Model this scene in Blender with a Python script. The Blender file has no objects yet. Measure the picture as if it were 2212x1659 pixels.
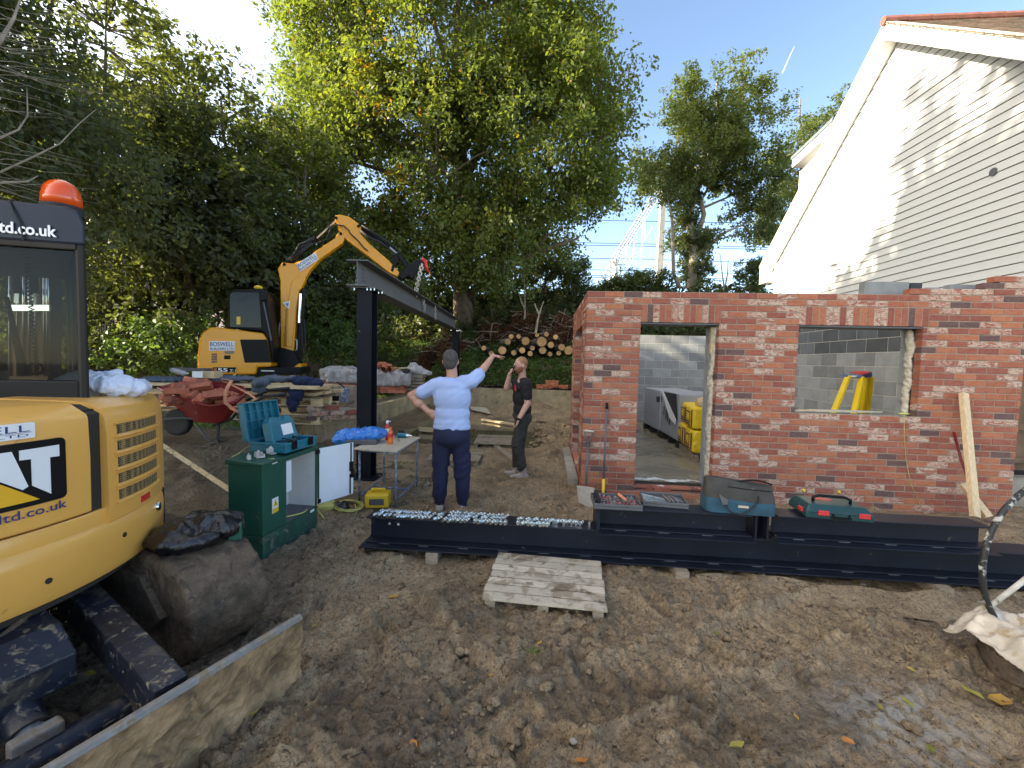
import bpy, bmesh, math, random
import numpy as np
from mathutils import Vector, Matrix
random.seed(7)
RG = np.random.default_rng(11)
D = bpy.data
SC = bpy.context.scene
COL = SC.collection
PI = math.pi
# ------------------------------------------------------------------ camera
PITCH, ROLL, EYE = 0.0545, 0.025, 1.7
FPX = 915.0                     # focal length in units of a 2212 px wide picture
cp, sp = math.cos(PITCH), math.sin(PITCH)
Fv = Vector((0, cp, -sp)); R0 = Vector((1, 0, 0)); U0 = Vector((0, sp, cp))
Rv = math.cos(ROLL)*R0 + math.sin(ROLL)*U0
Uv = -math.sin(ROLL)*R0 + math.cos(ROLL)*U0
CAM = Vector((0, 0, EYE))
cd = D.cameras.new('camera'); cam = D.objects.new('camera', cd); COL.objects.link(cam)
cd.sensor_width = 36; cd.lens = 36*FPX/2212; cd.clip_start = 0.05; cd.clip_end = 3000
cam.matrix_world = Matrix(((Rv.x, Uv.x, -Fv.x, 0), (Rv.y, Uv.y, -Fv.y, 0), (Rv.z, Uv.z, -Fv.z, EYE), (0, 0, 0, 1)))
SC.camera = cam
def ray(u, v): return Fv + (u-1106)/FPX*Rv + (829.5-v)/FPX*Uv
def PY(u, v, Y):
    d = ray(u, v); return CAM + d*(Y/d.y)
def PZ(u, v, z):
    d = ray(u, v); return CAM + d*((z-EYE)/d.z)
# ------------------------------------------------------------------ light
SUN_AZ, SUN_EL = math.radians(-100.0), math.radians(25.0)     # azimuth from +Y, negative = left
w = D.worlds.new('World'); SC.world = w; w.use_nodes = True
wn, wl = w.node_tree.nodes, w.node_tree.links
wn.clear()
sky = wn.new('ShaderNodeTexSky'); sky.sky_type = 'NISHITA'; sky.sun_disc = False
sky.sun_elevation = SUN_EL; sky.sun_rotation = SUN_AZ
sky.air_density = .72; sky.dust_density = .25; sky.ozone_density = 2.2; sky.altitude = 50
bg = wn.new('ShaderNodeBackground'); bg.inputs[1].default_value = 0.15
wo = wn.new('ShaderNodeOutputWorld')
# thin bright veil of high cloud round the sun, fading out across the sky
tcw = wn.new('ShaderNodeTexCoord'); dotn = wn.new('ShaderNodeVectorMath'); dotn.operation = 'DOT_PRODUCT'
wl.new(tcw.outputs['Generated'], dotn.inputs[0])
dotn.inputs[1].default_value = (math.sin(SUN_AZ)*math.cos(SUN_EL), math.cos(SUN_AZ)*math.cos(SUN_EL), math.sin(SUN_EL))
mx0 = wn.new('ShaderNodeMath'); mx0.operation = 'MAXIMUM'; wl.new(dotn.outputs['Value'], mx0.inputs[0]); mx0.inputs[1].default_value = 0
pw = wn.new('ShaderNodeMath'); pw.operation = 'POWER'; wl.new(mx0.outputs[0], pw.inputs[0]); pw.inputs[1].default_value = 3.0
vl = wn.new('ShaderNodeVectorMath'); vl.operation = 'SCALE'; vl.inputs[0].default_value = (9, 8, 6.6); wl.new(pw.outputs[0], vl.inputs['Scale'])
ad = wn.new('ShaderNodeVectorMath'); ad.operation = 'ADD'; wl.new(sky.outputs[0], ad.inputs[0]); wl.new(vl.outputs[0], ad.inputs[1])
wl.new(ad.outputs[0], bg.inputs[0]); wl.new(bg.outputs[0], wo.inputs[0])
sd = D.lights.new('sun', 'SUN'); sd.energy = 5.0; sd.angle = math.radians(0.5); sd.color = (1, .93, .80)
so = D.objects.new('sun', sd); COL.objects.link(so)
TOSUN = Vector((math.sin(SUN_AZ)*math.cos(SUN_EL), math.cos(SUN_AZ)*math.cos(SUN_EL), math.sin(SUN_EL)))
so.rotation_euler = TOSUN.to_track_quat('Z', 'Y').to_euler(); so.location = (-20, -5, 20)
vs = SC.view_settings
vs.view_transform = 'Standard'; vs.look = 'None'; vs.gamma = 1; vs.use_curve_mapping = False
vs.exposure = 1.87
vs.use_white_balance = True; vs.white_balance_temperature = 7600; vs.white_balance_tint = 8      # camera set for open shade
SC.render.engine = 'CYCLES'
try:
    SC.cycles.max_bounces = 6; SC.cycles.transparent_max_bounces = 6; SC.cycles.diffuse_bounces = 3
except Exception: pass
# ------------------------------------------------------------------ frames
BA = 0.0803                                       # the building stands turned by this angle
WB = Matrix.Rotation(-BA, 4, 'Z')
def BW(s, t, z=0.0): return WB @ Vector((s, t, z))
MA = math.atan2(-.427, .904)                      # the near machine: a along its blade direction, b along its blade
WM_ = Matrix.Translation((-3.08, 1.95, 0)) @ Matrix.Rotation(MA, 4, 'Z')
# ------------------------------------------------------------------ mesh builder
WMX = {}
def wmx(o): return WMX.get(o.name, Matrix.Identity(4))
class MB:
    def __init__(self): self.v = []; self.f = []; self.t = []; self.m = []; self.tone = 0.5; self.mi = 0
    def add(self, vs_, fs_, M=None):
        b = len(self.v)
        for p in vs_:
            p = Vector(p)
            if M is not None: p = M @ p
            self.v.append(p)
        for f in fs_:
            self.f.append([i+b for i in f]); self.t.append(self.tone); self.m.append(self.mi)
        return self
    def box(self, x0, x1, y0, y1, z0, z1, M=None):
        return self.add([(x0,y0,z0),(x1,y0,z0),(x1,y1,z0),(x0,y1,z0),(x0,y0,z1),(x1,y0,z1),(x1,y1,z1),(x0,y1,z1)],
            [(0,3,2,1),(4,5,6,7),(0,1,5,4),(1,2,6,5),(2,3,7,6),(3,0,4,7)], M)
    def cbox(self, c, s, rot=None, M=None):
        R = Matrix.Translation(Vector(c))
        if rot is not None:
            R = R @ (rot if isinstance(rot, Matrix) else Matrix.Rotation(rot, 4, 'Z'))
        if M is not None: R = M @ R
        x, y, z = s[0]/2, s[1]/2, s[2]/2
        return self.box(-x, x, -y, y, -z, z, R)
    def beam(self, p0, p1, w_, h, up=(0,0,1), M=None):
        p0, p1 = Vector(p0), Vector(p1); d = (p1-p0); L = d.length; d.normalize()
        sd_ = d.cross(Vector(up)); 
        if sd_.length < 1e-4: sd_ = Vector((1,0,0))
        sd_.normalize(); u_ = sd_.cross(d)
        R = Matrix(((d.x, sd_.x, u_.x, p0.x),(d.y, sd_.y, u_.y, p0.y),(d.z, sd_.z, u_.z, p0.z),(0,0,0,1)))
        if M is not None: R = M @ R
        return self.box(0, L, -w_/2, w_/2, -h/2, h/2, R)
    def tube(self, pts, r, n=8, M=None, caps=True, flat=1.0):
        pts = [Vector(p) for p in pts]; k = len(pts)
        rr = r if isinstance(r, (list, tuple)) else [r]*k
        tan = []
        for i in range(k):
            a_ = pts[max(i-1,0)]; b_ = pts[min(i+1,k-1)]
            d = b_-a_; tan.append(d.normalized() if d.length > 1e-9 else Vector((0,0,1)))
        up = Vector((0,0,1)) if abs(tan[0].z) < .9 else Vector((1,0,0))
        nrm = tan[0].cross(up).normalized()
        V = []; 
        for i in range(k):
            nrm = nrm - tan[i]*nrm.dot(tan[i])
            if nrm.length < 1e-6: nrm = tan[i].orthogonal()
            nrm.normalize(); bn = tan[i].cross(nrm)
            for j in range(n):
                a_ = 2*PI*j/n
                V.append(pts[i] + (nrm*math.cos(a_) + bn*math.sin(a_)*flat)*rr[i])
        Fc = []
        for i in range(k-1):
            for j in range(n):
                j2 = (j+1) % n
                Fc.append((i*n+j, i*n+j2, (i+1)*n+j2, (i+1)*n+j))
        if caps:
            Fc.append(tuple(range(n-1, -1, -1))); Fc.append(tuple((k-1)*n+j for j in range(n)))
        return self.add(V, Fc, M)
    def prism(self, poly, ext, M=None):
        ext = Vector(ext); n = len(poly); P = [Vector(p) for p in poly]
        return self.add(P+[p+ext for p in P], [tuple(range(n-1,-1,-1)), tuple(range(n,2*n))]+[(i,(i+1)%n,n+(i+1)%n,n+i) for i in range(n)], M)
    def lathe(self, prof, n=16, M=None, caps=True):
        V = []; k = len(prof)
        for (r, z) in prof:
            for j in range(n):
                a_ = 2*PI*j/n; V.append((r*math.cos(a_), r*math.sin(a_), z))
        Fc = [(i*n+j, i*n+(j+1)%n, (i+1)*n+(j+1)%n, (i+1)*n+j) for i in range(k-1) for j in range(n)]
        if caps: Fc += [tuple(range(n-1,-1,-1)), tuple((k-1)*n+j for j in range(n))]
        return self.add(V, Fc, M)
    def ell(self, c, r, n=12, m=8, M=None, rot=None):
        if not isinstance(r, (tuple, list)): r = (r, r, r)
        V = []; R = Matrix.Translation(Vector(c))
        if rot is not None: R = R @ rot
        R = R @ Matrix.Diagonal((r[0], r[1], r[2], 1))
        if M is not None: R = M @ R
        V.append((0,0,-1))
        for i in range(1, m):
            th = PI*i/m
            for j in range(n): V.append((math.sin(th)*math.cos(2*PI*j/n), math.sin(th)*math.sin(2*PI*j/n), -math.cos(th)))
        V.append((0,0,1)); e = len(V)-1
        Fc = [(0, 1+(j+1)%n, 1+j) for j in range(n)]
        for i in range(m-2):
            for j in range(n): Fc.append((1+i*n+j, 1+i*n+(j+1)%n, 1+(i+1)*n+(j+1)%n, 1+(i+1)*n+j))
        b = 1+(m-2)*n
        Fc += [(b+j, b+(j+1)%n, e) for j in range(n)]
        return self.add(V, Fc, R)
    def cap(self, p0, p1, r0, r1, n=10, M=None):
        """tapered capsule"""
        p0, p1 = Vector(p0), Vector(p1); d = (p1-p0); L = d.length
        if L < 1e-6: return self.ell(p0, r0, n, 8, M)
        d.normalize(); pts = []; rr = []
        for i in range(5):
            a_ = PI/2*i/4.6; pts.append(p0 - d*r0*math.cos(a_)); rr.append(max(r0*math.sin(a_), r0*.12))
        pts.append(p0); rr.append(r0); pts.append(p1); rr.append(r1)
        for i in range(4, -1, -1):
            a_ = PI/2*i/4.6; pts.append(p1 + d*r1*math.cos(a_)); rr.append(max(r1*math.sin(a_), r1*.12))
        return self.tube(pts, rr, n, M)
    def grid(self, fn, nu, nv, M=None):
        V = [fn(i/(nu-1), j/(nv-1)) for j in range(nv) for i in range(nu)]
        return self.add(V, [(j*nu+i, j*nu+i+1, (j+1)*nu+i+1, (j+1)*nu+i) for j in range(nv-1) for i in range(nu-1)], M)
    def mesh(self, name, mats):
        me = D.meshes.new(name)
        me.from_pydata([tuple(p) for p in self.v], [], self.f)
        if not isinstance(mats, (list, tuple)): mats = [mats]
        for m_ in mats: me.materials.append(m_)
        at = me.attributes.new('tone', 'FLOAT', 'FACE'); at.data.foreach_set('value', self.t)
        if len(mats) > 1: me.polygons.foreach_set('material_index', self.m)
        me.update(); return me
    def build(self, name, mats, parent=None, smooth=False, bevel=0, seg=2, **tg):
        me = self.mesh(name, mats)
        return link(name, me, parent, smooth, bevel, seg, **tg)
def link(name, me, parent=None, smooth=False, bevel=0, seg=2, M=None, **tg):
    if smooth:
        me.polygons.foreach_set('use_smooth', [True]*len(me.polygons))
        if smooth == 'auto':
            bm = bmesh.new(); bm.from_mesh(me)
            for e in bm.edges:
                if len(e.link_faces) == 2 and e.calc_face_angle(0) > .6: e.smooth = False
            bm.to_mesh(me); bm.free()
    o = D.objects.new(name, me); COL.objects.link(o)
    if M is not None: o.matrix_basis = M
    if parent is not None:
        o.parent = parent; o.matrix_parent_inverse = wmx(parent).inverted()
    WMX[o.name] = M.copy() if M is not None else Matrix.Identity(4)
    if bevel:
        b = o.modifiers.new('bevel', 'BEVEL'); b.width = bevel; b.segments = seg; b.limit_method = 'ANGLE'; b.angle_limit = .6
    for k, v in tg.items(): o[{'cat': 'category'}.get(k, k)] = v
    return o
def inst(name, me, M, parent=None, **tg):
    return link(name, me, parent, M=M, **tg)
def thing(name, label, cat, loc=(0,0,0), rotz=0.0, group=None, kind=None):
    o = D.objects.new(name, None); COL.objects.link(o)
    o.empty_display_size = .2
    o.location = loc; o.rotation_euler = (0, 0, rotz)
    o['label'] = label; o['category'] = cat
    if group: o['group'] = group
    if kind: o['kind'] = kind
    WMX[o.name] = Matrix.Translation(Vector(loc)) @ Matrix.Rotation(rotz, 4, 'Z')
    return o
def T(x, y, z): return Matrix.Translation((x, y, z))
def RX(a_): return Matrix.Rotation(a_, 4, 'X')
def RY(a_): return Matrix.Rotation(a_, 4, 'Y')
def RZ(a_): return Matrix.Rotation(a_, 4, 'Z')
def remeshed(mb, voxel, smooth_it=4, mats=None, name='m', fn=None):
    me = mb.mesh('tmp', D.materials[0] if mats is None else mats)
    o = D.objects.new('tmp', me); COL.objects.link(o)
    r = o.modifiers.new('r', 'REMESH'); r.mode = 'VOXEL'; r.voxel_size = voxel; r.use_smooth_shade = True
    if smooth_it:
        s = o.modifiers.new('s', 'SMOOTH'); s.factor = .5; s.iterations = smooth_it
    dg = bpy.context.evaluated_depsgraph_get(); dg.update()
    out = D.meshes.new_from_object(o.evaluated_get(dg)); out.name = name
    D.objects.remove(o); D.meshes.remove(me)
    if fn is not None:
        n = len(out.vertices); co = np.empty(n*3); out.vertices.foreach_get('co', co); co = co.reshape(n, 3)
        no = np.empty(n*3); out.vertices.foreach_get('normal', no); no = no.reshape(n, 3)
        co = fn(co, no); out.vertices.foreach_set('co', co.ravel()); out.update()
    return out
# ------------------------------------------------------------------ numpy noise
_PT = RG.permutation(512); _PT = np.concatenate([_PT, _PT, _PT])
_GR = RG.normal(size=(512, 3)); _GR /= np.linalg.norm(_GR, axis=1)[:, None]
def pnoise(x, y, z=0.0):
    x = np.asarray(x, float); y = np.asarray(y, float); z = np.asarray(z, float) + 0*x
    xi = np.floor(x).astype(int); yi = np.floor(y).astype(int); zi = np.floor(z).astype(int)
    xf = x-xi; yf = y-yi; zf = z-zi
    def fade(t_): return t_*t_*t_*(t_*(t_*6-15)+10)
    u_, v_, w_ = fade(xf), fade(yf), fade(zf)
    def g(dx, dy, dz):
        h = _PT[(_PT[(_PT[(xi+dx) & 511] + yi+dy) & 511] + zi+dz) & 511]
        G = _GR[h]; return G[..., 0]*(xf-dx)+G[..., 1]*(yf-dy)+G[..., 2]*(zf-dz)
    def lp(a_, b_, t_): return a_+t_*(b_-a_)
    return 1.5*lp(lp(lp(g(0,0,0), g(1,0,0), u_), lp(g(0,1,0), g(1,1,0), u_), v_),
              lp(lp(g(0,0,1), g(1,0,1), u_), lp(g(0,1,1), g(1,1,1), u_), v_), w_)
def fbm(x, y, z=0.0, o=4, gain=.5, ridged=False):
    s = 0; a_ = 1; f = 1
    for i in range(o):
        n = pnoise(np.asarray(x)*f+13.7*i, np.asarray(y)*f+7.1*i, np.asarray(z)*f)
        s = s + a_*((1-2*np.abs(n)) if ridged else n); a_ *= gain; f *= 2.03
    return s
def worley(x, y, seed=0):
    xi = np.floor(x).astype(int); yi = np.floor(y).astype(int)
    best = np.full(np.shape(x), 9.0); sec = np.full(np.shape(x), 9.0)
    for dx in (-1, 0, 1):
        for dy in (-1, 0, 1):
            h = _PT[(_PT[(xi+dx+seed*17) & 511] + yi+dy) & 511]
            px = xi+dx+(h % 97)/97.0; py = yi+dy+(h*7 % 89)/89.0
            d = np.hypot(px-x, py-y)
            sec = np.where(d < best, best, np.minimum(sec, d)); best = np.minimum(best, d)
    return best, sec
def crumple(amp, sc, seed=0.0, o=4):
    def fn(co, no):
        n = fbm(co[:, 0]*sc+seed, co[:, 1]*sc, co[:, 2]*sc, o, .55, True)
        return co + no*(amp*(n-.3))[:, None]
    return fn
def drape(amp, sc, seed=0.0, zs=.35):
    def fn(co, no):
        n = fbm(co[:, 0]*sc+seed, co[:, 1]*sc, co[:, 2]*sc*zs+seed, 3, .5, True)
        return co + no*(amp*(n-.5))[:, None]
    return fn
# ------------------------------------------------------------------ materials
def nt(m): return m.node_tree.nodes, m.node_tree.links
def ramp(N, stops, interp='LINEAR'):
    r = N.new('ShaderNodeValToRGB'); r.color_ramp.interpolation = interp
    el = r.color_ramp.elements
    el[0].position = stops[0][0]; el[0].color = (*stops[0][1], 1)
    el[1].position = stops[-1][0]; el[1].color = (*stops[-1][1], 1)
    for p, c in stops[1:-1]:
        e = el.new(p); e.color = (*c, 1)
    return r
def mixc(N, L, fac, a_, b_, mode='MIX'):
    m = N.new('ShaderNodeMix'); m.data_type = 'RGBA'; m.blend_type = mode
    for k, v in ((0, fac), (6, a_), (7, b_)):
        if isinstance(v, (int, float)): m.inputs[k].default_value = v
        elif isinstance(v, tuple): m.inputs[k].default_value = (*v, 1)
        else: L.new(v, m.inputs[k])
    return m.outputs[2]
def noise_n(N, L, sc, det=4, rough=.55, dist=0, vec=None):
    n = N.new('ShaderNodeTexNoise'); n.inputs['Scale'].default_value = sc; n.inputs['Detail'].default_value = det
    n.inputs['Roughness'].default_value = rough; n.inputs['Distortion'].default_value = dist
    if vec is not None: L.new(vec, n.inputs['Vector'])
    return n.outputs['Fac']
def mth(N, L, op, a_, b_=0.0, clamp=False):
    m = N.new('ShaderNodeMath'); m.operation = op; m.use_clamp = clamp
    for k, v in ((0, a_), (1, b_)):
        if isinstance(v, (int, float)): m.inputs[k].default_value = v
        else: L.new(v, m.inputs[k])
    return m.outputs[0]
def mat(name, col, rough=.6, metal=0.0, var=.18, vs_=6.0, bump=0.0, bs=60.0, dirt=None, dirt2=None, spec=.5, coat=0.0, stretch=None, tone=0.0, alpha=None, trans=0.0, soft=.05):
    """general painted / weathered surface. dirt = (colour, amount 0..1, scale)"""
    m = D.materials.new(name); m.use_nodes = True
    N, L = nt(m); P = N['Principled BSDF']
    tc = N.new('ShaderNodeTexCoord'); vec = tc.outputs['Object']
    if stretch:
        mp = N.new('ShaderNodeMapping'); mp.inputs['Scale'].default_value = stretch; L.new(vec, mp.inputs[0]); vec = mp.outputs[0]
    n1 = noise_n(N, L, vs_, 5, .6, .3, vec)
    dk = tuple(c*(1-var) for c in col); lt = tuple(min(1, c*(1+var)) for c in col)
    r = ramp(N, [(.3, dk), (.7, lt)]); L.new(n1, r.inputs[0]); c = r.outputs[0]
    if tone:
        at = N.new('ShaderNodeAttribute'); at.attribute_name = 'tone'
        f = mth(N, L, 'MULTIPLY_ADD', at.outputs['Fac'], 2*tone); f.node.inputs[2].default_value = 1-tone
        v = N.new('ShaderNodeVectorMath'); v.operation = 'SCALE'; L.new(c, v.inputs[0]); L.new(f, v.inputs['Scale']); c = v.outputs[0]
    rg = rough
    for dd in (dirt, dirt2):
        if dd:
            n2 = noise_n(N, L, dd[2], 8, .65, .6, tc.outputs['Object'])
            a0 = .5 + .22*(1-2*dd[1])
            rr = ramp(N, [(max(0, a0-.03), (0,0,0)), (min(1, a0+soft), (1,1,1))]); L.new(n2, rr.inputs[0])
            c = mixc(N, L, rr.outputs[0], c, dd[0])
            rgm = mth(N, L, 'MULTIPLY_ADD', rr.outputs[0], .9-rough); 
            rgm.node.inputs[2].default_value = rough
            if dd is dirt: L.new(rgm, P.inputs['Roughness'])
    L.new(c, P.inputs['Base Color'])
    if not dirt: P.inputs['Roughness'].default_value = rg
    P.inputs['Metallic'].default_value = metal
    P.inputs['Specular IOR Level'].default_value = spec
    if coat: P.inputs['Coat Weight'].default_value = coat
    if trans: P.inputs['Transmission Weight'].default_value = trans
    if alpha is not None: P.inputs['Alpha'].default_value = alpha
    if bump:
        n3 = noise_n(N, L, bs, 6, .6, 0, vec)
        b = N.new('ShaderNodeBump'); b.inputs['Strength'].default_value = .6; b.inputs['Distance'].default_value = bump
        L.new(n3, b.inputs['Height']); L.new(b.outputs[0], P.inputs['Normal'])
    return m
def leafmat(name, stops, trans=.45, rough=.45):
    m = D.materials.new(name); m.use_nodes = True; N, L = nt(m); P = N['Principled BSDF']; out = N['Material Output']
    at = N.new('ShaderNodeAttribute'); at.attribute_name = 'tone'
    r = ramp(N, stops); L.new(at.outputs['Fac'], r.inputs[0])
    L.new(r.outputs[0], P.inputs['Base Color']); P.inputs['Roughness'].default_value = rough
    P.inputs['Specular IOR Level'].default_value = .35
    tr = N.new('ShaderNodeBsdfTranslucent')
    v = N.new('ShaderNodeMix'); v.data_type = 'RGBA'; v.blend_type = 'MULTIPLY'; v.inputs[0].default_value = 1
    L.new(r.outputs[0], v.inputs[6]); v.inputs[7].default_value = (1.9, 1.8, .7, 1); L.new(v.outputs[2], tr.inputs[0])
    mx = N.new('ShaderNodeMixShader'); mx.inputs[0].default_value = trans
    L.new(P.outputs[0], mx.inputs[1]); L.new(tr.outputs[0], mx.inputs[2]); L.new(mx.outputs[0], out.inputs[0])
    return m
def glassmat(name, tint=(.6,.65,.62), alpha=.35, rough=.03):
    m = D.materials.new(name); m.use_nodes = True; N, L = nt(m); P = N['Principled BSDF']; out = N['Material Output']
    t_ = N.new('ShaderNodeBsdfTransparent'); t_.inputs[0].default_value = (*tint, 1)
    P.inputs['Base Color'].default_value = (.02,.02,.02,1); P.inputs['Roughness'].default_value = rough
    mx = N.new('ShaderNodeMixShader'); mx.inputs[0].default_value = alpha
    L.new(t_.outputs[0], mx.inputs[1]); L.new(P.outputs[0], mx.inputs[2]); L.new(mx.outputs[0], out.inputs[0])
    return m
MUDC = (.165, .125, .082); CEM = (.42, .40, .36)
M = {}
M['yellow'] = mat('cat_yellow', (.76, .385, .085), .32, var=.04, vs_=2, spec=.5, coat=.2, dirt=((.40,.25,.11), .14, 2.2), dirt2=((.14,.10,.065), .085, 17))
M['jcb'] = mat('jcb_yellow', (.82, .33, .004), .35, var=.05, vs_=2, coat=.2)
M['logoyellow'] = mat('logo_yellow', (.80, .42, .02), .4, var=.02)
M['black'] = mat('black_paint', (.007,.007,.008), .45, var=.1, spec=.18)
M['navy'] = mat('navy_paint', (.007,.014,.030), .42, var=.12, spec=.3)
M['rubber'] = mat('rubber', (.018,.018,.018), .7, var=.3)
M['gap'] = mat('dark_seal', (.025,.02,.017), .8)
M['steel'] = mat('dark_steel', (.009,.012,.021), .42, var=.25, vs_=3, metal=0, spec=.32, dirt=((.030,.032,.038), .10, 3.0), dirt2=((.13,.10,.065), .10, 13), bump=.0006, bs=200)
M['steelg'] = mat('grey_primer', (.085,.088,.092), .5, var=.2, vs_=4, dirt=((.24,.24,.23), .1, 5), dirt2=((.03,.03,.03), .03, 9))
M['steelpost'] = mat('post_paint', (.006,.008,.014), .6, spec=.2, var=.25, vs_=3, dirt=((.30,.31,.31), .05, 2.6))
M['chrome'] = mat('chrome', (.75,.75,.76), .15, metal=1, var=.03)
M['zinc'] = mat('zinc', (.62,.68,.70), .25, metal=1, var=.1, vs_=60)
M['white'] = mat('white_plastic', (.72,.75,.80), .4, var=.04)
M['sticker'] = mat('sticker_white', (.78,.79,.80), .35, var=.03)
M['blueink'] = mat('blue_ink', (.02,.03,.16), .5)
M['redtape'] = mat('red_tape', (.62,.02,.015), .4)
M['muddysteel'] = mat('muddy_steel', (.010,.014,.024), .38, var=.3, vs_=10, spec=.4, dirt=((.24,.195,.13), .30, 26), dirt2=((.075,.060,.045), .30, 7), bump=.004, bs=40, soft=.10)
M['muddyblade'] = mat('muddy_blade', (.29,.185,.10), .85, var=.45, vs_=9, spec=.2, soft=.14, dirt=((.30,.25,.19), .20, 18), dirt2=((.10,.068,.042), .44, 7), bump=.016, bs=34)
M['bladetop'] = mat('blade_top', (.20,.19,.18), .5, var=.4, vs_=12, soft=.12, dirt=((.19,.145,.095), .52, 12), bump=.002, bs=50)
M['tracksoil'] = mat('track_soil', (.10,.068,.043), .8, var=.5, vs_=12, dirt=((.15,.11,.075), .3, 26), dirt2=((.05,.036,.026), .3, 14), bump=.03, bs=34)
M['green'] = mat('green_paint', (.012,.085,.058), .38, var=.12, vs_=3, dirt=((.10,.17,.13), .09, 7), spec=.5, bump=.0006, bs=25)
M['greenbase'] = mat('green_base', (.014,.07,.05), .55, var=.25, vs_=8, dirt=((.16,.15,.11), .28, 9))
M['inner'] = mat('cabinet_inner', (.62,.60,.58), .5, var=.05, dirt=((.35,.32,.28), .08, 6))
M['teal'] = mat('teal_plastic', (.005,.155,.22), .38, var=.1, vs_=5, dirt=((.12,.20,.22), .08, 14))
M['grey'] = mat('grey_plastic', (.09,.09,.095), .5, var=.15)
M['ply'] = mat('plywood', (.50,.44,.34), .6, var=.12, vs_=8, dirt=((.32,.28,.22), .15, 10))
M['legblue'] = mat('worn_blue_steel', (.10,.15,.26), .5, var=.3, vs_=20, dirt=((.38,.38,.38), .42, 18))
M['blueplastic'] = mat('blue_plastic', (.02,.20,.62), .28, var=.1, coat=.3)
M['orange'] = mat('orange_plastic', (.80,.17,.01), .2, var=.05, coat=.4)
M['yellowp'] = mat('yellow_plastic', (.78,.50,.03), .4, var=.05, dirt=((.35,.26,.1), .1, 10))
M['cable'] = mat('cable', (.50,.48,.14), .5, var=.2, vs_=10)
M['wood'] = mat('pine', (.60,.45,.26), .65, var=.22, vs_=4, stretch=(2,14,14), bump=.001, bs=50, tone=.22)
M['woodv'] = mat('pine_upright', (.56,.42,.25), .65, var=.2, vs_=4, stretch=(14,14,1.6), bump=.001, bs=50, tone=.2)
M['woodold'] = mat('old_wood', (.30,.235,.165), .75, var=.3, vs_=5, stretch=(2,14,14), dirt=((.15,.12,.085), .3, 7), bump=.002, bs=50, tone=.25)
M['woodpallet'] = mat('pallet_wood', (.50,.42,.32), .7, var=.2, vs_=6, stretch=(2,18,18), dirt=((.17,.125,.08), .36, 5.0), dirt2=((.30,.235,.16), .40, 8), bump=.004, bs=26, tone=.15)
M['rust'] = mat('rusty_tray', (.19,.012,.014), .4, var=.2, vs_=4, dirt=((.30,.20,.18), .1, 12))
M['brickloose'] = mat('loose_brick', (.42,.13,.075), .8, var=.25, vs_=9, bump=.003, bs=40, tone=.3, dirt=((.50,.36,.28), .12, 8))
M['cloth_grey'] = mat('grey_cloth', (.09,.11,.14), .9, var=.2, vs_=12, bump=.002, bs=120)
M['cloth_navy'] = mat('navy_cloth', (.012,.022,.065), .9, var=.2, vs_=12, bump=.002, bs=120)
M['strap'] = mat('orange_strap', (.62,.24,.13), .7, var=.3, vs_=20)
M['poly'] = mat('translucent_poly', (.46,.43,.42), .25, var=.3, vs_=6, bump=.03, bs=9, alpha=.80, stretch=(1,1,.35))
M['sackwhite'] = mat('carrier_bag', (.62,.66,.78), .3, var=.12, vs_=9, bump=.02, bs=13)
M['blackbag'] = mat('black_plastic', (.005,.005,.009), .14, var=.2, bump=.03, bs=16, spec=.7)
M['sack'] = mat('dirty_sack', (.52,.45,.36), .65, var=.22, vs_=7, bump=.008, bs=16, dirt=((.34,.25,.15), .3, 6))
M['concrete'] = mat('concrete', (.30,.27,.22), .7, var=.25, vs_=3, bump=.002, bs=40, dirt=((.20,.17,.12), .3, 2))
M['wetfloor'] = mat('wet_floor', (.26,.225,.15), .12, var=.35, vs_=1.6, dirt=((.16,.145,.11), .45, 1.3), bump=.0006, bs=12)
M['mortar'] = mat('mortar', (.30,.245,.19), .9, var=.15, vs_=20, bump=.004, bs=90)
M['block'] = mat('concrete_block', (.25,.26,.26), .85, var=.14, vs_=5, bump=.0015, bs=120, tone=.25)
M['blockdark'] = mat('dense_dark_block', (.105,.115,.125), .85, var=.2, vs_=3, bump=.0015, bs=120, tone=.35)
M['blockmortar'] = mat('block_mortar', (.46,.44,.39), .9, var=.1, vs_=10)
M['blockpit'] = mat('weathered_block', (.34,.275,.165), .85, var=.25, vs_=4, bump=.003, bs=50, tone=.15, dirt=((.20,.165,.09), .3, 3))
M['clad'] = mat('white_cladding', (.56,.565,.55), .6, var=.015, vs_=2)
M['cladgap'] = mat('cladding_shadow_gap', (.10,.10,.13), .8)
M['upvc'] = mat('upvc_board', (.85,.85,.84), .4, var=.02)
M['tile'] = mat('roof_tile', (.13,.085,.058), .9, var=.35, vs_=3, bump=.006, bs=25, tone=.35, dirt=((.07,.062,.045), .4, 2))
M['ridge'] = mat('ridge_tile', (.22,.085,.06), .8, var=.2, vs_=6)
M['lead'] = mat('lead_roof', (.12,.15,.17), .6)
M['bark'] = mat('bark', (.13,.10,.075), .9, var=.4, vs_=6, bump=.02, bs=14)
M['barkpale'] = mat('pale_bark', (.26,.22,.17), .9, var=.3, vs_=6, bump=.01, bs=14)
M['logcut'] = mat('cut_wood', (.50,.28,.11), .7, var=.25, vs_=5, bump=.003, bs=30, tone=.3)
M['twig'] = mat('twig', (.22,.17,.12), .9, var=.3, tone=.4)
M['deadbrush'] = mat('dead_brush', (.15,.055,.03), .9, var=.4, vs_=3, tone=.4)
M['galv'] = mat('galvanised', (.55,.55,.54), .45, metal=.3, var=.15, vs_=3, dirt=((.42,.36,.30), .2, 5))
M['insul'] = mat('insulation', (.50,.45,.36), .95, var=.2, vs_=20, bump=.01, bs=30)
M['foil'] = mat('dpc_foil', (.60,.58,.53), .35, metal=.3, var=.3, vs_=9, bump=.004, bs=30)
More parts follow.
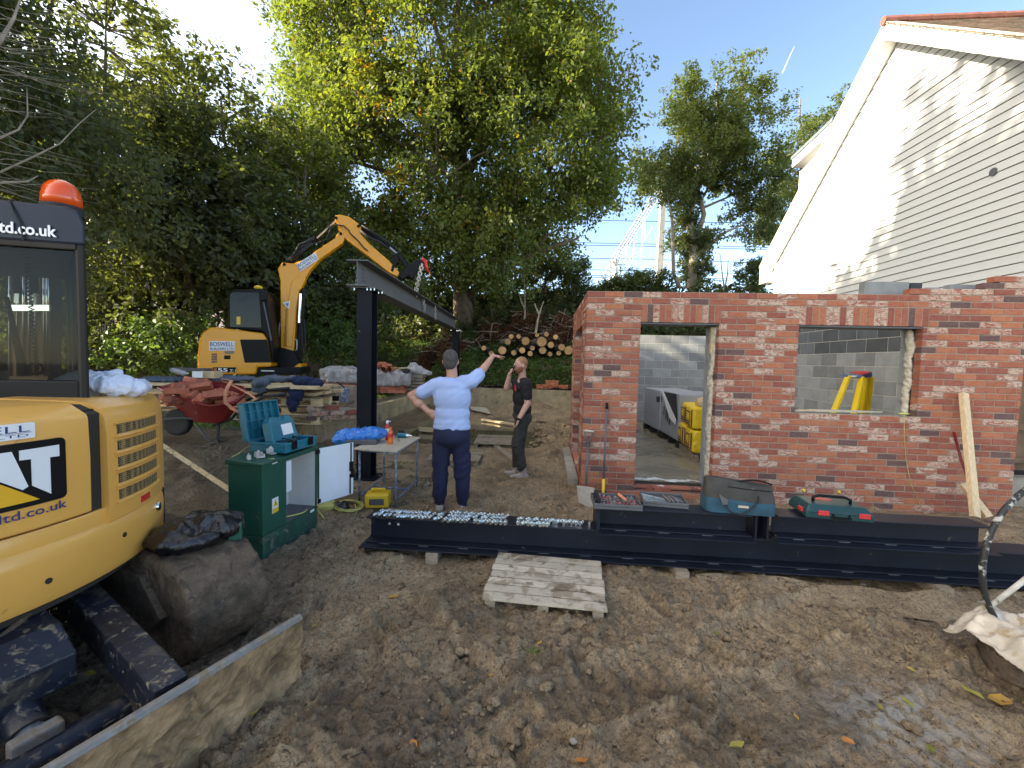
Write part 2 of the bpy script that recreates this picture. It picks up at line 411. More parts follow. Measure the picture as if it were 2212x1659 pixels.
M['skin'] = mat('skin', (.50,.26,.185), .5, var=.07, vs_=12)
M['skinpale'] = mat('pale_skin', (.54,.31,.235), .5, var=.07, vs_=12)
M['hairgrey'] = mat('grey_hair', (.065,.055,.05), .8, var=.35, vs_=30, bump=.003, bs=150)
M['hairginger'] = mat('ginger_hair', (.34,.17,.085), .7, var=.25, vs_=40, bump=.003, bs=150)
M['beard'] = mat('ginger_beard', (.26,.075,.035), .8, var=.3, vs_=40, bump=.003, bs=150)
M['shirtblue'] = mat('pale_blue_cotton', (.37,.47,.74), .9, var=.03, vs_=5, bump=.0015, bs=120)
M['shirtblack'] = mat('black_cotton', (.008,.008,.011), .85, var=.2, vs_=5)
M['trousnavy'] = mat('navy_joggers', (.009,.012,.042), .9, var=.25, vs_=5, bump=.001, bs=80)
M['trousgrey'] = mat('charcoal_trousers', (.035,.036,.034), .9, var=.3, vs_=7, dirt=((.09,.08,.06), .12, 9))
M['boots'] = mat('dusty_boots', (.33,.29,.26), .8, var=.2, vs_=14, dirt=((.2,.16,.12), .2, 14))
M['beacon'] = mat('beacon_lens', (.80,.09,.01), .2, var=.05, vs_=10, coat=.6)
M['sacky'] = mat('yellow_bag', (.76,.52,.02), .35, var=.08, vs_=8, bump=.004, bs=20)
M['sackp'] = mat('purple_print', (.10,.035,.06), .5)
M['shrink'] = mat('grey_shrinkwrap', (.30,.31,.345), .35, var=.1, vs_=4, bump=.006, bs=14)
M['pir'] = mat('dark_board', (.03,.03,.035), .6)
M['clay'] = mat('clay_pipe', (.45,.16,.06), .7)
M['water'] = mat('puddle_water', (.13,.105,.065), .04, var=.1, spec=.6)
M['glass'] = glassmat('cab_glass', (.60,.64,.62), .22)
M['glassdark'] = glassmat('dark_cab_glass', (.10,.13,.12), .55, .08)
M['bagteal'] = mat('bag_teal', (.018,.07,.105), .8, var=.25, vs_=10, bump=.001, bs=90)
M['bagdark'] = mat('bag_charcoal', (.045,.042,.036), .85, var=.3, vs_=9, dirt=((.13,.12,.10), .15, 8))
M['casegreen'] = mat('case_dark_green', (.008,.045,.048), .4, var=.2, vs_=5, dirt=((.13,.15,.14), .13, 16))
M['redp'] = mat('red_plastic', (.55,.035,.04), .4, var=.1, dirt=((.5,.2,.2), .1, 20))
M['socket'] = mat('socket_steel', (.30,.27,.26), .4, metal=.5, var=.4, vs_=30, tone=.5)
M['fence'] = mat('fence_wood', (.16,.10,.06), .8, var=.3, vs_=4)
M['mixwheel'] = mat('mixer_wheel', (.018,.018,.018), .6, var=.3, vs_=8, dirt=((.50,.48,.43), .36, 16), bump=.004, bs=30)
M['mixdrum'] = mat('mixer_spoke', (.46,.43,.37), .8, var=.3, vs_=8, dirt=((.06,.05,.04), .2, 14), bump=.004, bs=30)
M['lsteel'] = mat('scratched_weld', (.10,.105,.12), .5, var=.2)
def brickmat():
    m = D.materials.new('creased_red_brick'); m.use_nodes = True; N, L = nt(m); P = N['Principled BSDF']
    at = N.new('ShaderNodeAttribute'); at.attribute_name = 'tone'
    tone = at.outputs['Fac']
    r = ramp(N, [(0, (.065,.05,.05)), (.07, (.075,.056,.056)), (.08, (.23,.058,.036)), (.3, (.31,.080,.044)), (.5, (.38,.115,.052)), (.66, (.46,.150,.060)), (.67, (.32,.105,.072)), (1, (.39,.155,.105))])
    L.new(tone, r.inputs[0])
    tc = N.new('ShaderNodeTexCoord'); oi = N.new('ShaderNodeObjectInfo')
    off = N.new('ShaderNodeVectorMath'); off.operation = 'ADD'; L.new(tc.outputs['Object'], off.inputs[0])
    cm = N.new('ShaderNodeCombineXYZ'); k = mth(N, L, 'MULTIPLY', oi.outputs['Random'], 37.0); L.new(k, cm.inputs[0]); L.new(k, cm.inputs[2]); L.new(cm.outputs[0], off.inputs[1])
    mp = N.new('ShaderNodeMapping'); mp.inputs['Scale'].default_value = (1, 1, 2.6); L.new(off.outputs[0], mp.inputs[0])
    n1 = noise_n(N, L, 14, 6, .65, 1.2, mp.outputs[0])
    c = mixc(N, L, mth(N, L, 'MULTIPLY', n1, .5), r.outputs[0], (.22,.06,.045))
    # white creases on the rustic faces
    n2 = noise_n(N, L, 6.0, 3, .55, 2.4, mp.outputs[0])
    cr = ramp(N, [(.44, (0,0,0)), (.49, (1,1,1)), (.55, (1,1,1)), (.61, (.15,.15,.15))]); L.new(n2, cr.inputs[0])
    hi = ramp(N, [(.0, (.08,.08,.08)), (.66, (.16,.16,.16)), (.68, (.35,.35,.35)), (.82, (1,1,1)), (1, (1,1,1))]); L.new(tone, hi.inputs[0])
    f = mth(N, L, 'MULTIPLY', cr.outputs[0], hi.outputs[0])
    c = mixc(N, L, f, c, (.50,.385,.30))
    L.new(c, P.inputs['Base Color']); P.inputs['Roughness'].default_value = .85
    b = N.new('ShaderNodeBump'); b.inputs['Distance'].default_value = .004; b.inputs['Strength'].default_value = .7
    L.new(n2, b.inputs['Height']); L.new(b.outputs[0], P.inputs['Normal'])
    return m
M['brick'] = brickmat()
def mudmat():
    m = D.materials.new('wet_mud'); m.use_nodes = True; N, L = nt(m); P = N['Principled BSDF']
    tc = N.new('ShaderNodeTexCoord'); v = tc.outputs['Object']
    n0 = noise_n(N, L, .9, 5, .6, .6, v); n1 = noise_n(N, L, 5.5, 8, .68, .8, v); n2 = noise_n(N, L, 42, 8, .7, .4, v)
    r = ramp(N, [(.34, (.105,.073,.045)), (.44, (.26,.185,.105)), (.54, (.385,.28,.165)), (.66, (.47,.355,.222))])
    mx = mth(N, L, 'ADD', mth(N, L, 'MULTIPLY', n1, .6), mth(N, L, 'MULTIPLY', n0, .4)); L.new(mx, r.inputs[0])
    at = N.new('ShaderNodeAttribute'); at.attribute_name = 'soil'     # per-vertex kind of soil: 0 mud, 1 dark churned earth; set by place
    c = mixc(N, L, mth(N, L, 'MULTIPLY', at.outputs['Fac'], .6, True), r.outputs[0], (.075,.053,.036))
    r2 = ramp(N, [(.35, (.55,.55,.55)), (.7, (1.25,1.22,1.2))]); L.new(n2, r2.inputs[0])
    c = mixc(N, L, .85, c, r2.outputs[0], 'MULTIPLY')
    n5 = noise_n(N, L, 75, 7, .75, 1.2, v); r5 = ramp(N, [(.40, (.22,.20,.18)), (.455, (1,1,1)), (.58, (1,1,1)), (.64, (1.35,1.33,1.28))]); L.new(n5, r5.inputs[0])  # peaty specks in the colour, also standing in for crevice shade
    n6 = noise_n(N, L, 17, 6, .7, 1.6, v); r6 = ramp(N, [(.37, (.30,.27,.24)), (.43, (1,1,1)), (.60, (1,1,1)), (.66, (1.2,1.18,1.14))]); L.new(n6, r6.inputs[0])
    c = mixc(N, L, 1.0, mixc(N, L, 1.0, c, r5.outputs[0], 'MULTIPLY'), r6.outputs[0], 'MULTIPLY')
    # spilt cement by the mixer
    ce = N.new('ShaderNodeAttribute'); ce.attribute_name = 'cement'
    cf = mth(N, L, 'MULTIPLY', ce.outputs['Fac'], mth(N, L, 'GREATER_THAN', noise_n(N, L, 16, 7, .7, .5, v), .49))
    c = mixc(N, L, mth(N, L, 'MULTIPLY', cf, .6), c, (.40,.385,.35))
    L.new(c, P.inputs['Base Color'])
    rr = ramp(N, [(.35, (.55,.55,.55)), (.55, (.9,.9,.9))]); L.new(n1, rr.inputs[0])
    L.new(mth(N, L, 'MULTIPLY', rr.outputs[0], mth(N, L, 'SUBTRACT', 1.0, mth(N, L, 'MULTIPLY', at.outputs['Fac'], .55), True)), P.inputs['Roughness'])
    b = N.new('ShaderNodeBump'); b.inputs['Distance'].default_value = .04; b.inputs['Strength'].default_value = 1.0
    n4 = noise_n(N, L, 150, 5, .7, 1.0, v); h12 = mth(N, L, 'ADD', mth(N, L, 'MULTIPLY', n1, .55), mth(N, L, 'MULTIPLY', n2, .34)); h34 = mth(N, L, 'ADD', mth(N, L, 'MULTIPLY', n4, .14), mth(N, L, 'MULTIPLY', n6, .35)); hsum = mth(N, L, 'ADD', h12, h34)
    L.new(hsum, b.inputs['Height']); L.new(b.outputs[0], P.inputs['Normal'])
    return m
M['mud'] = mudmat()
M['oakleaf'] = leafmat('oak_leaf', [(0, (.062,.088,.034)), (.5, (.092,.130,.038)), (.85, (.125,.155,.036)), (.96, (.17,.16,.02)), (1, (.22,.11,.02))], .48)
M['darkleaf'] = leafmat('dark_leaf', [(0, (.050,.064,.038)), (.5, (.085,.108,.050)), (.85, (.12,.15,.045)), (1, (.17,.20,.05))], .52)
M['midleaf'] = leafmat('mid_leaf', [(0, (.050,.072,.034)), (.6, (.085,.115,.042)), (1, (.15,.18,.06))], .48)
M['ivyleaf'] = leafmat('ivy_leaf', [(0, (.045,.085,.028)), (.6, (.095,.16,.048)), (.9, (.14,.21,.06)), (1, (.22,.21,.06))], .4)
M['needle'] = leafmat('dead_needles', [(0, (.05,.02,.012)), (.6, (.13,.045,.02)), (1, (.28,.11,.045))], .2, .8)
M['litter'] = leafmat('leaf_litter', [(0, (.07,.045,.03)), (.7, (.15,.10,.06)), (1, (.33,.25,.16))], .1, .8)
M['fallen'] = leafmat('fallen_leaf', [(0, (.20,.20,.04)), (.5, (.42,.32,.06)), (1, (.48,.19,.05))], .2, .6)
def text(s, size, M4, mt, parent, name='lettering', ext=.0008, bold=0.0, sx=1.0, label=None, bend=None):
    c = D.curves.new('t', 'FONT'); c.body = s; c.size = size; c.extrude = ext; c.offset = bold; c.align_x = 'LEFT'; c.align_y = 'BOTTOM_BASELINE'
    c.resolution_u = 3
    o = D.objects.new('t', c); COL.objects.link(o)
    dg = bpy.context.evaluated_depsgraph_get(); dg.update()
    me = D.meshes.new_from_object(o.evaluated_get(dg)); D.objects.remove(o)
    X = M4 @ Matrix.Diagonal((sx, 1, 1, 1))
    me.transform(X)
    if bend is not None:
        for v in me.vertices: v.co = bend(v.co)
    me.materials.clear(); me.materials.append(mt); me.name = name
    ob = link(name, me, parent)
    if label: ob['label'] = label
    return ob
# ================================================================== GROUND
def sstep(a_, b_, x):
    t_ = np.clip((x-a_)/(b_-a_), 0, 1); return t_*t_*(3-2*t_)
cB, sB = math.cos(BA), math.sin(BA)
def toB(x, y): return x*cB - y*sB, x*sB + y*cB
def height(x, y, detail=True):
    x = np.asarray(x, float); y = np.asarray(y, float)
    s, t = toB(x, y)
    h = .58*sstep(-4.05, -4.35, s)*sstep(5.15, 5.45, t)
    h = np.maximum(h, .58*sstep(3.55, 5.1, t)*sstep(-2.85, -3.9, s)*sstep(5.50, 5.34, t))
    h = np.maximum(h, .58*sstep(3.55, 5.1, t)*sstep(-4.0, -4.4, s))
    bank = .72 + np.clip((t-15.0)*.48, 0, 4.95)
    hb = np.where(t > 14.82, bank, 0)
    # left of the pit the bank starts further back
    hb = np.where((t > 12.0) & (s < -4.3), np.maximum(.58, .58+np.clip((t-15.5)*.46, 0, 5.0)), hb)
    h = np.maximum(h, hb)
    h = h + .05*fbm(x*.35, y*.35, o=2)*(t > 5.3)*(s < -4.3)
    if not detail: return h
    near = np.exp(-np.maximum(y-1, 0)/9.0)
    slab = sstep(-3.9, -3.5, s)*sstep(-.9, -1.3, s)*sstep(4.1, 4.5, t)*sstep(7.8, 7.0, t)      # the smooth wet slab by the post
    far = (t < 15)
    pit = sstep(8.0, 8.6, t)*sstep(12.8, 12.0, t)*sstep(-3.6, -3.0, s)*sstep(.9, .3, s)
    A = 1-.85*slab
    qx = x + .12*fbm(x*2.1, y*2.1, o=3); qy = y + .12*fbm(x*2.1+40, y*2.1, o=3)
    d = .038*fbm(qx*1.1, qy*1.1, o=3)
    d += .024*fbm(qx*3.7, qy*3.7, 3.3, o=5, gain=.62, ridged=True)
    w1, w2 = worley(qx*5.2, qy*5.2); d += .012*np.clip(w2-w1, 0, .35)*2.5*sstep(-.2, .25, pnoise(x*1.3, y*1.3, 9))
    w1, w2 = worley(qx*11, qy*11+3, 3); d += .008*np.clip(.55-w1, 0, .5)*2*sstep(-.3, .2, pnoise(x*2.1, y*2.1, 2)); d -= .026*sstep(.14, .0, w2-w1)*sstep(-.4, .1, pnoise(x*1.7, y*1.7, 6))
    w1, w2 = worley(qx*23, qy*23+9, 5); d += .005*np.clip(.55-w1, 0, .5)*2; d -= .012*sstep(.16, .0, w2-w1)*sstep(-.3, .2, pnoise(x*3.1, y*3.1, 12))
    d += .014*fbm(qx*13, qy*13, 5.1, o=4, gain=.7, ridged=True)
    flat_ = sstep(.02, .30, fbm(x*.9+7, y*.9+3, 2.0, o=3)); d = d*(1-.62*flat_)
    fade_ = sstep(9.0, 4.0, y); d = d*(.55+.45*fade_)
    # ribbed tracks of the machine across the right foreground
    for (x0, y0, x1, y1, hw) in ((.2, 1.05, 3.6, 2.55, .17), (-.3, 1.75, 3.2, 3.25, .17), (-.9, 2.9, .9, 1.0, .15)):
        L_ = math.hypot(x1-x0, y1-y0); ux, uy = (x1-x0)/L_, (y1-y0)/L_
        al = (x-x0)*ux+(y-y0)*uy; ac = -(x-x0)*uy+(y-y0)*ux+.03*pnoise(al*.9, al*0, 3.3)
        band = sstep(hw+.03, hw-.03, np.abs(ac))*sstep(-.3, .1, pnoise(al*1.1+x0, ac*2, 8.1)+.1)*sstep(0, .2, al)*sstep(L_, L_-.2, al)
        d = d*(1-.45*band) - .016*band + .009*band*np.tanh(3*np.sin(al*2*math.pi/.085)) + .014*np.exp(-((np.abs(ac)-hw-.03)/.03)**2)*sstep(0, .2, al)*sstep(L_, L_-.2, al)
    # a few boot and track prints
    for (px, py, ang, L_) in PRINTS:
        u_ = (x-px)*math.cos(ang)+(y-py)*math.sin(ang); v_ = -(x-px)*math.sin(ang)+(y-py)*math.cos(ang)
        e = (u_/L_)**2+(v_/(.42*L_))**2
        d += -.034*np.exp(-e**3)+.022*np.exp(-(e-1.6)**2*3.5)
    churn = sstep(-.6, -1.4, x)*sstep(4.2, 2.4, y)
    d += churn*.03*fbm(x*4.4, y*4.4, 8.8, o=4, gain=.65, ridged=True)
    rim = np.exp(-((s-.25)/.35)**2)*sstep(6.0, 8, t)*sstep(14.6, 13.5, t)
    d += rim*(.12+.10*fbm(x*2.4, y*2.4, 2.2, o=4, gain=.6))
    mound = np.exp(-(((s+.9)/.7)**2+((t-13.7)/.8)**2)); d += mound*(.38+.12*fbm(x*3, y*3, o=4, gain=.6))
    h = h + np.where(far, d*A, .5*d) - .085*pit
    h = h + .025*sstep(.9, 0, np.abs(s-1.0))*0
    return h
PR = np.random.default_rng(3)
PRINTS = [(PR.uniform(-1.6, 3.2), PR.uniform(1.1, 3.0), PR.uniform(0, 3.1), PR.uniform(.09, .17)) for _ in range(30)] + \
         [(PR.uniform(-1.2, .6), PR.uniform(4.2, 7.8), PR.uniform(.8, 2.2), PR.uniform(.09, .14)) for _ in range(16)]
def grow(a_, b_, s0, g, sgn=1):
    out = [a_]; st = s0
    while (out[-1] < b_ if sgn > 0 else out[-1] > b_):
        out.append(out[-1]+sgn*st); st *= g
    return out
xs = np.arange(-2.4, 3.5, .0170)
xs = np.array(grow(xs[0]-.017, -400, .018, 1.055, -1)[::-1] + list(xs) + grow(xs[-1]+.017, 400, .018, 1.07))
ys = [-60, -30, -12, -5, -2, -.8, 0, .4, .7]
y_ = .9
while y_ < 16: ys.append(y_); y_ += .0031*y_**1.45+.0058
st = .25
while y_ < 900: ys.append(y_); y_ += st; st *= 1.09
ys = np.array(ys)
GX, GY = np.meshgrid(xs, ys)
GH = height(GX, GY)
def gz(x, y): return float(height(np.array([x]), np.array([y]), False)[0])
def gridmesh(name, X, Y, Z, mt):
    nv, nu = X.shape
    me = D.meshes.new(name); me.vertices.add(nu*nv)
    me.vertices.foreach_set('co', np.stack([X, Y, Z], -1).astype(np.float32).ravel())
    idx = np.arange(nu*nv).reshape(nv, nu)
    q = np.stack([idx[:-1, :-1], idx[:-1, 1:], idx[1:, 1:], idx[1:, :-1]], -1).reshape(-1, 4)
    n = len(q); me.loops.add(n*4); me.polygons.add(n)
    me.loops.foreach_set('vertex_index', q.ravel().astype(np.int32))
    me.polygons.foreach_set('loop_start', np.arange(0, n*4, 4, dtype=np.int32))
    me.polygons.foreach_set('use_smooth', np.ones(n, dtype=bool))
    me.materials.append(mt); me.update(calc_edges=True); return me
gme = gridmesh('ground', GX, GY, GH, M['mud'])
S_, T_ = toB(GX, GY)
soil = np.clip(sstep(-.9, -1.8, GX)*sstep(4.3, 3.2, GY)*.7 + sstep(-2.4, -3.2, S_)*sstep(3.0, 4.0, T_)*.75 + .8*sstep(.18, .42, pnoise(GX*1.3, GY*1.3, 4)+.3*pnoise(GX*9, GY*9, 4)) + (T_ > 14.8)*.8 + 1.3*np.exp(-((GX+.28+.12*np.sin(GY*5))/.17)**2)*sstep(3.3, 2.9, GY)*sstep(1.2, 1.6, GY)*(.5+pnoise(GX*11, GY*11, 7)), 0, 1)
cem = np.exp(-(((GX-1.95)/.33)**2+((GY-1.95)/.26)**2)**1.3)
for nme, arr in (('soil', soil), ('cement', cem)):
    at = gme.attributes.new(nme, 'FLOAT', 'POINT'); at.data.foreach_set('value', arr.astype(np.float32).ravel())
link('ground', gme, kind='structure', label='churned brown mud of the building site with boot prints')
# puddles in the footings
def sheet(name, fn, x0, x1, y0, y1, z, mt, label, nx=30, ny=20):
    X, Y = np.meshgrid(np.linspace(x0, x1, nx), np.linspace(y0, y1, ny))
    me = gridmesh(name, X, Y, z+0*X, mt); return link(name, me, kind='structure', label=label)
sheet('puddle', None, -3.1, 1.0, 8.0, 12.2, -.022, M['water'], 'brown rainwater lying in the low part of the footings')
sheet('puddle', None, -2.6, -.9, 4.3, 6.9, .004, M['water'], 'thin muddy water on the slab beside the steel post')
# ================================================================== LEAVES
def leaves(name, C_, size, mt, tone, parent=None, seed=1, upbias=.3, width=.55, nbias=None, **tg):
    r = np.random.default_rng(seed); n = len(C_)
    a_ = r.normal(size=(n, 3)); a_ /= np.linalg.norm(a_, axis=1)[:, None]
    nn = r.normal(size=(n, 3)); nn[:, 2] = np.abs(nn[:, 2])*.8+upbias
    if nbias is not None: nn += nbias
    nn /= np.linalg.norm(nn, axis=1)[:, None]
    a_ -= nn*(a_*nn).sum(1)[:, None]; a_ /= np.maximum(np.linalg.norm(a_, axis=1)[:, None], 1e-6)
    b_ = np.cross(nn, a_)
    sz = (np.asarray(size)*r.uniform(.6, 1.35, n))[:, None]
    V = np.empty((n, 4, 3))
    V[:, 0] = C_-a_*sz*.5; V[:, 1] = C_+b_*sz*width*.5+nn*sz*.1; V[:, 2] = C_+a_*sz*.5; V[:, 3] = C_-b_*sz*width*.5+nn*sz*.1
    me = D.meshes.new(name); me.vertices.add(n*4); me.vertices.foreach_set('co', V.astype(np.float32).ravel())
    me.loops.add(n*4); me.polygons.add(n)
    me.loops.foreach_set('vertex_index', np.arange(n*4, dtype=np.int32)); me.polygons.foreach_set('loop_start', np.arange(0, n*4, 4, dtype=np.int32))
    at = me.attributes.new('tone', 'FLOAT', 'FACE'); at.data.foreach_set('value', np.clip(tone, 0, 1).astype(np.float32))
    me.materials.append(mt); me.update(calc_edges=True)
    return link(name, me, parent, **tg)
def clumps(centers, R, per, r, sub=7, s1=.55, s2=.20, flat=.8):
    n = len(centers); R = np.broadcast_to(R, (n,))
    subs = centers[:, None, :] + r.normal(size=(n, sub, 3))*(R*s1)[:, None, None]*np.array([1, 1, flat])
    st = r.random((n, sub))
    k = per//sub
    P = subs[:, :, None, :] + r.normal(size=(n, sub, k, 3))*(R*s2)[:, None, None, None]
    tn = np.repeat(st[:, :, None], k, 2)
    return P.reshape(-1, 3), tn.reshape(-1)
def tree(name, label, base, ells, ncl, per, leaf, R, mt, seed, tr=.35, fork=.35, bark='bark', limbs=9, group=None, gap=.18, hollow=.55, tone0=.15, tone1=.75, cat='tree', extra=None, top=None, sub=8, front=None):
    r = np.random.default_rng(seed); base = Vector(base)
    o = thing(name, label, cat, base, 0, group)
    vols = np.array([e[1][0]*e[1][1]*e[1][2] for e in ells]); vols = vols/vols.sum()
    Cs = []
    while len(Cs) < ncl:
        e = ells[r.choice(len(ells), p=vols)]
        d = r.normal(size=3); d /= np.linalg.norm(d); rad = (hollow**3 + (1-hollow**3)*r.random())**(1/3)
        p = np.array(e[0])+d*rad*np.array(e[1])
        if p[2] < base.z+.4: continue
        if front is not None and p[1] > front: continue
        if pnoise(p[0]*.33+seed, p[1]*.33, p[2]*.33) < -gap*1.6: continue
        Cs.append(p)
    Cs = np.array(Cs)
    P, tn = clumps(Cs, R, per, r, sub)
    kt = r.random(len(Cs)); big = pnoise(Cs[:, 0]*.25, Cs[:, 1]*.25, Cs[:, 2]*.25+seed)
    tone = np.repeat(kt*.3+big*.35, len(P)//len(Cs)) + tn*.3
    tone = tone0+(tone1-tone0)*tone*1.15+.1 + r.normal(size=len(P))*.10
    rare = r.random(len(P)); tone = np.where(rare > .992, 1.0, tone)
    c = np.mean([np.array(e[0]) for e in ells], axis=0)
    nb = (P-c); nb /= np.maximum(np.linalg.norm(nb, axis=1)[:, None], .01)
    leaves('crown', P, leaf, mt, tone, o, seed, .25, nbias=nb*.5)
    # trunk and limbs
    mb = MB(); H = max(e[0][2]+e[1][2]*.6 for e in ells)
    tp = Vector(top) if top else Vector((c[0], c[1], H))
    pts = []
    for i in range(9):
        f = i/8; q = base.lerp(tp, f); q += Vector((r.normal()*tr*.6, r.normal()*tr*.6, 0))*(f > .1); pts.append(q)
    pts[0] = base - Vector((0, 0, .3))
    mb.tube(pts, [tr*(1.35 if i == 0 else 1)*(1-.85*i/8) for i in range(9)], 8)
    K = Cs[r.choice(len(Cs), limbs, replace=False)]
    for _ in range(4):
        d = np.linalg.norm(Cs[:, None]-K[None], axis=2); a_ = d.argmin(1)
        K = np.array([Cs[a_ == j].mean(0) if (a_ == j).any() else K[j] for j in range(limbs)])
    for j in range(limbs):
        f0 = fork + (1-fork)*.65*np.clip((K[j][2]-base.z)/max(H-base.z, .1)-.25, 0, 1)
        p0 = base.lerp(tp, f0); k_ = Vector(K[j]); mid = p0.lerp(k_, .5)+Vector((r.normal()*.3, r.normal()*.3, (k_-p0).length*.10))
        L_ = [p0, p0.lerp(mid, .5), mid, mid.lerp(k_, .55)+Vector((r.normal()*.2, r.normal()*.2, .1)), k_]
        r0 = tr*.5*(1-.5*f0); mb.tube(L_, [r0, r0*.8, r0*.6, r0*.42, r0*.25], 6)
        for q in Cs[a_ == j][:60]:
            q = Vector(q); b0 = L_[2] if (q-L_[2]).length < (q-L_[3]).length else (L_[3] if (q-L_[3]).length < (q-k_).length else k_)
            mm = b0.lerp(q, .5)+Vector((r.normal()*.15, r.normal()*.15, .12))*min(1, (q-b0).length)
            mb.tube([b0, mm, q], [r0*.24, r0*.15, r0*.05], 4, caps=False)
    if extra: extra(mb, r)
    mb.build('trunk', M[bark], o, smooth=True)
    return o
def limbs_oak(mb, r):
    # the long low limb reaching right
    g = [PY(1000, 655, 20.5), PY(1030, 622, 20.2), PY(1075, 596, 20), PY(1110, 570, 19.8), PY(1150, 548, 19.6), PY(1200, 530, 19.4), PY(1250, 515, 19.2)]
    mb.tube(g, [.26, .22, .19, .15, .12, .08, .04], 8)
    mb.tube([g[4], PY(1180, 510, 19), PY(1215, 490, 19)], [.1, .06, .02], 5)
    mb.tube([g[2], PY(1085, 540, 20), PY(1110, 490, 20)], [.14, .1, .03], 6)
gz20 = gz(-2.3, 20.5)
tree('oak_tree', 'huge spreading oak tree with yellow green leaves behind the steel beam', (-2.35, 20.5, gz20),
     [((-3.6, 20.9, 15.8), (7.4, 5.2, 5.8)), ((-5.4, 20.0, 10.4), (5.6, 4.4, 3.8)), ((.9, 19.8, 12.0), (4.2, 4.2, 4.6)), ((1.9, 19.4, 8.5), (2.7, 2.6, 2.2)), ((-3.2, 18.6, 7.2), (3.4, 2.0, 2.6)), ((-2.6, 21.2, 20.3), (5.4, 4.4, 3.4)), ((-9.8, 19.6, 9.8), (1.7, 2.4, 2.4)), ((-1.2, 18.2, 6.6), (2.2, 1.4, 1.7))],
     900, 240, .185, .92, M['oakleaf'], 5, tr=.40, fork=.18, limbs=15, gap=.24, tone0=.30, tone1=.98, extra=limbs_oak, sub=10, hollow=.62, front=21.6)
# wood on the left, one tree after another
WL = [
 ('broad_leaf_tree', 'tall dark tree in the wood, its top cut by the upper left corner', (-14.0, 12.0), [((-13.4, 12.6, 9.0), (4.3, 4.0, 3.9)), ((-12.4, 12.0, 4.6), (4.0, 3.4, 3.0))], 210, 'darkleaf', 21, 12.5),
 ('broad_leaf_tree', 'dark tree in the wood with sky showing through, left of the oak', (-10.6, 16.0), [((-10.9, 15.6, 9.0), (2.8, 2.9, 2.8)), ((-10.2, 15.2, 5.6), (3.0, 2.6, 2.6))], 125, 'darkleaf', 22, 11),
 ('broad_leaf_tree', 'lower green tree with lit leaves beside the left edge of the oak', (-7.9, 16.4), [((-8.3, 16.0, 6.9), (2.3, 2.2, 2.9)), ((-7.0, 15.8, 4.4), (2.8, 2.2, 2.2))], 112, 'midleaf', 23, 8),
 ('broad_leaf_tree', 'shaded tree of the wood directly above the yellow cab of the far excavator', (-9.8, 13.0), [((-9.6, 13.0, 5.2), (2.6, 2.2, 2.6))], 100, 'darkleaf', 24, 7),
 ('broad_leaf_tree', 'dark overhanging tree behind the orange beacon', (-10.6, 8.3), [((-9.5, 7.4, 5.0), (2.6, 1.8, 2.6)), ((-9.6, 6.4, 8.6), (2.2, 1.6, 2.0))], 125, 'darkleaf', 25, 8),
]
for (nm, lb, (bx, by), el, ncl, mt, sd_, H) in WL:
    tree(nm, lb, (bx, by, gz(bx, by)), el, ncl, 200 if by > 10 else 320, .185 if by > 10 else .098, .74, M[mt], sd_, tr=.22, fork=.25, limbs=7, group='trees of the wood on the left', gap=.2, tone0=.1, tone1=.8)
# trees standing outside the left edge of the photograph, which shade the yard
for i, (cx, cy, top, rx, ry) in enumerate([(-11.5, 2.4, 16.8, 3.6, 5.6), (-20, 16.5, 8, 3.2, 3.2)]):
    tree('boundary_tree', ['tall dense tree of the boundary belt nearest the yard', 'rounded tree on the far left edge of the wood'][i],
         (cx, cy, 0), [((cx, cy, top*.52), (rx, ry, top*.47))]+([((-11.8, 4.2, 8.0), (3.2, 3.9, 5.4))] if i == 0 else []), 420 if i < 2 else 200, 64, .62, 1.2, M['darkleaf'], 40+i, tr=.4, limbs=6, group='trees along the left boundary', gap=.5, hollow=.2)
# the tall tree behind the new building, ivy up its trunk
def px(u, v, Y): p = PY(u, v, Y); return (p.x, p.y, p.z)
def limbs_right(mb, r):
    mb.tube([PY(1495, 622, 25), PY(1497, 560, 25), PY(1490, 480, 25), PY(1500, 400, 25), PY(1540, 260, 25)], [.30, .26, .2, .14, .04], 7)
    mb.tube([PY(1497, 560, 25), PY(1560, 505, 24.6), PY(1640, 470, 24.4)], [.16, .08, .02], 5)
    mb.tube([PY(1468, 622, 24), PY(1455, 590, 24), PY(1452, 480, 24), PY(1440, 400, 24)], [.12, .10, .08, .02], 6)
tree('ash_tree', 'tall airy tree with ivy covered trunk behind the red brick wall', PY(1493, 628, 25),
     [(px(1560, 250, 25.2), (3.4, 3, 2.7)), (px(1520, 340, 25), (4.6, 3, 2.2)), (px(1600, 390, 25), (2.6, 2.4, 2.0)), (px(1420, 400, 24.5), (1.9, 1.6, 2.0)), (px(1500, 500, 25), (1.6, 1.4, 2.3)), (px(1640, 480, 25), (1.2, 1.2, 1.2))],
     250, 220, .17, .66, M['midleaf'], 31, tr=.2, fork=.3, bark='barkpale', limbs=10, gap=.13, tone0=.2, tone1=1.0, extra=limbs_right, hollow=.35, sub=9)
tree('ivy_tree', 'narrow dark ivy clad stem standing against the trunk of the ash', PY(1500, 628, 25.6), [(px(1500, 560, 25.3), (.75, .7, 1.9)), (px(1478, 500, 25.3), (.9, .8, 1.4)), (px(1510, 600, 25.3), (1.1, .8, .8))], 60, 190, .13, .42, M['darkleaf'], 33, tr=.2, limbs=4, gap=.6, hollow=.1)
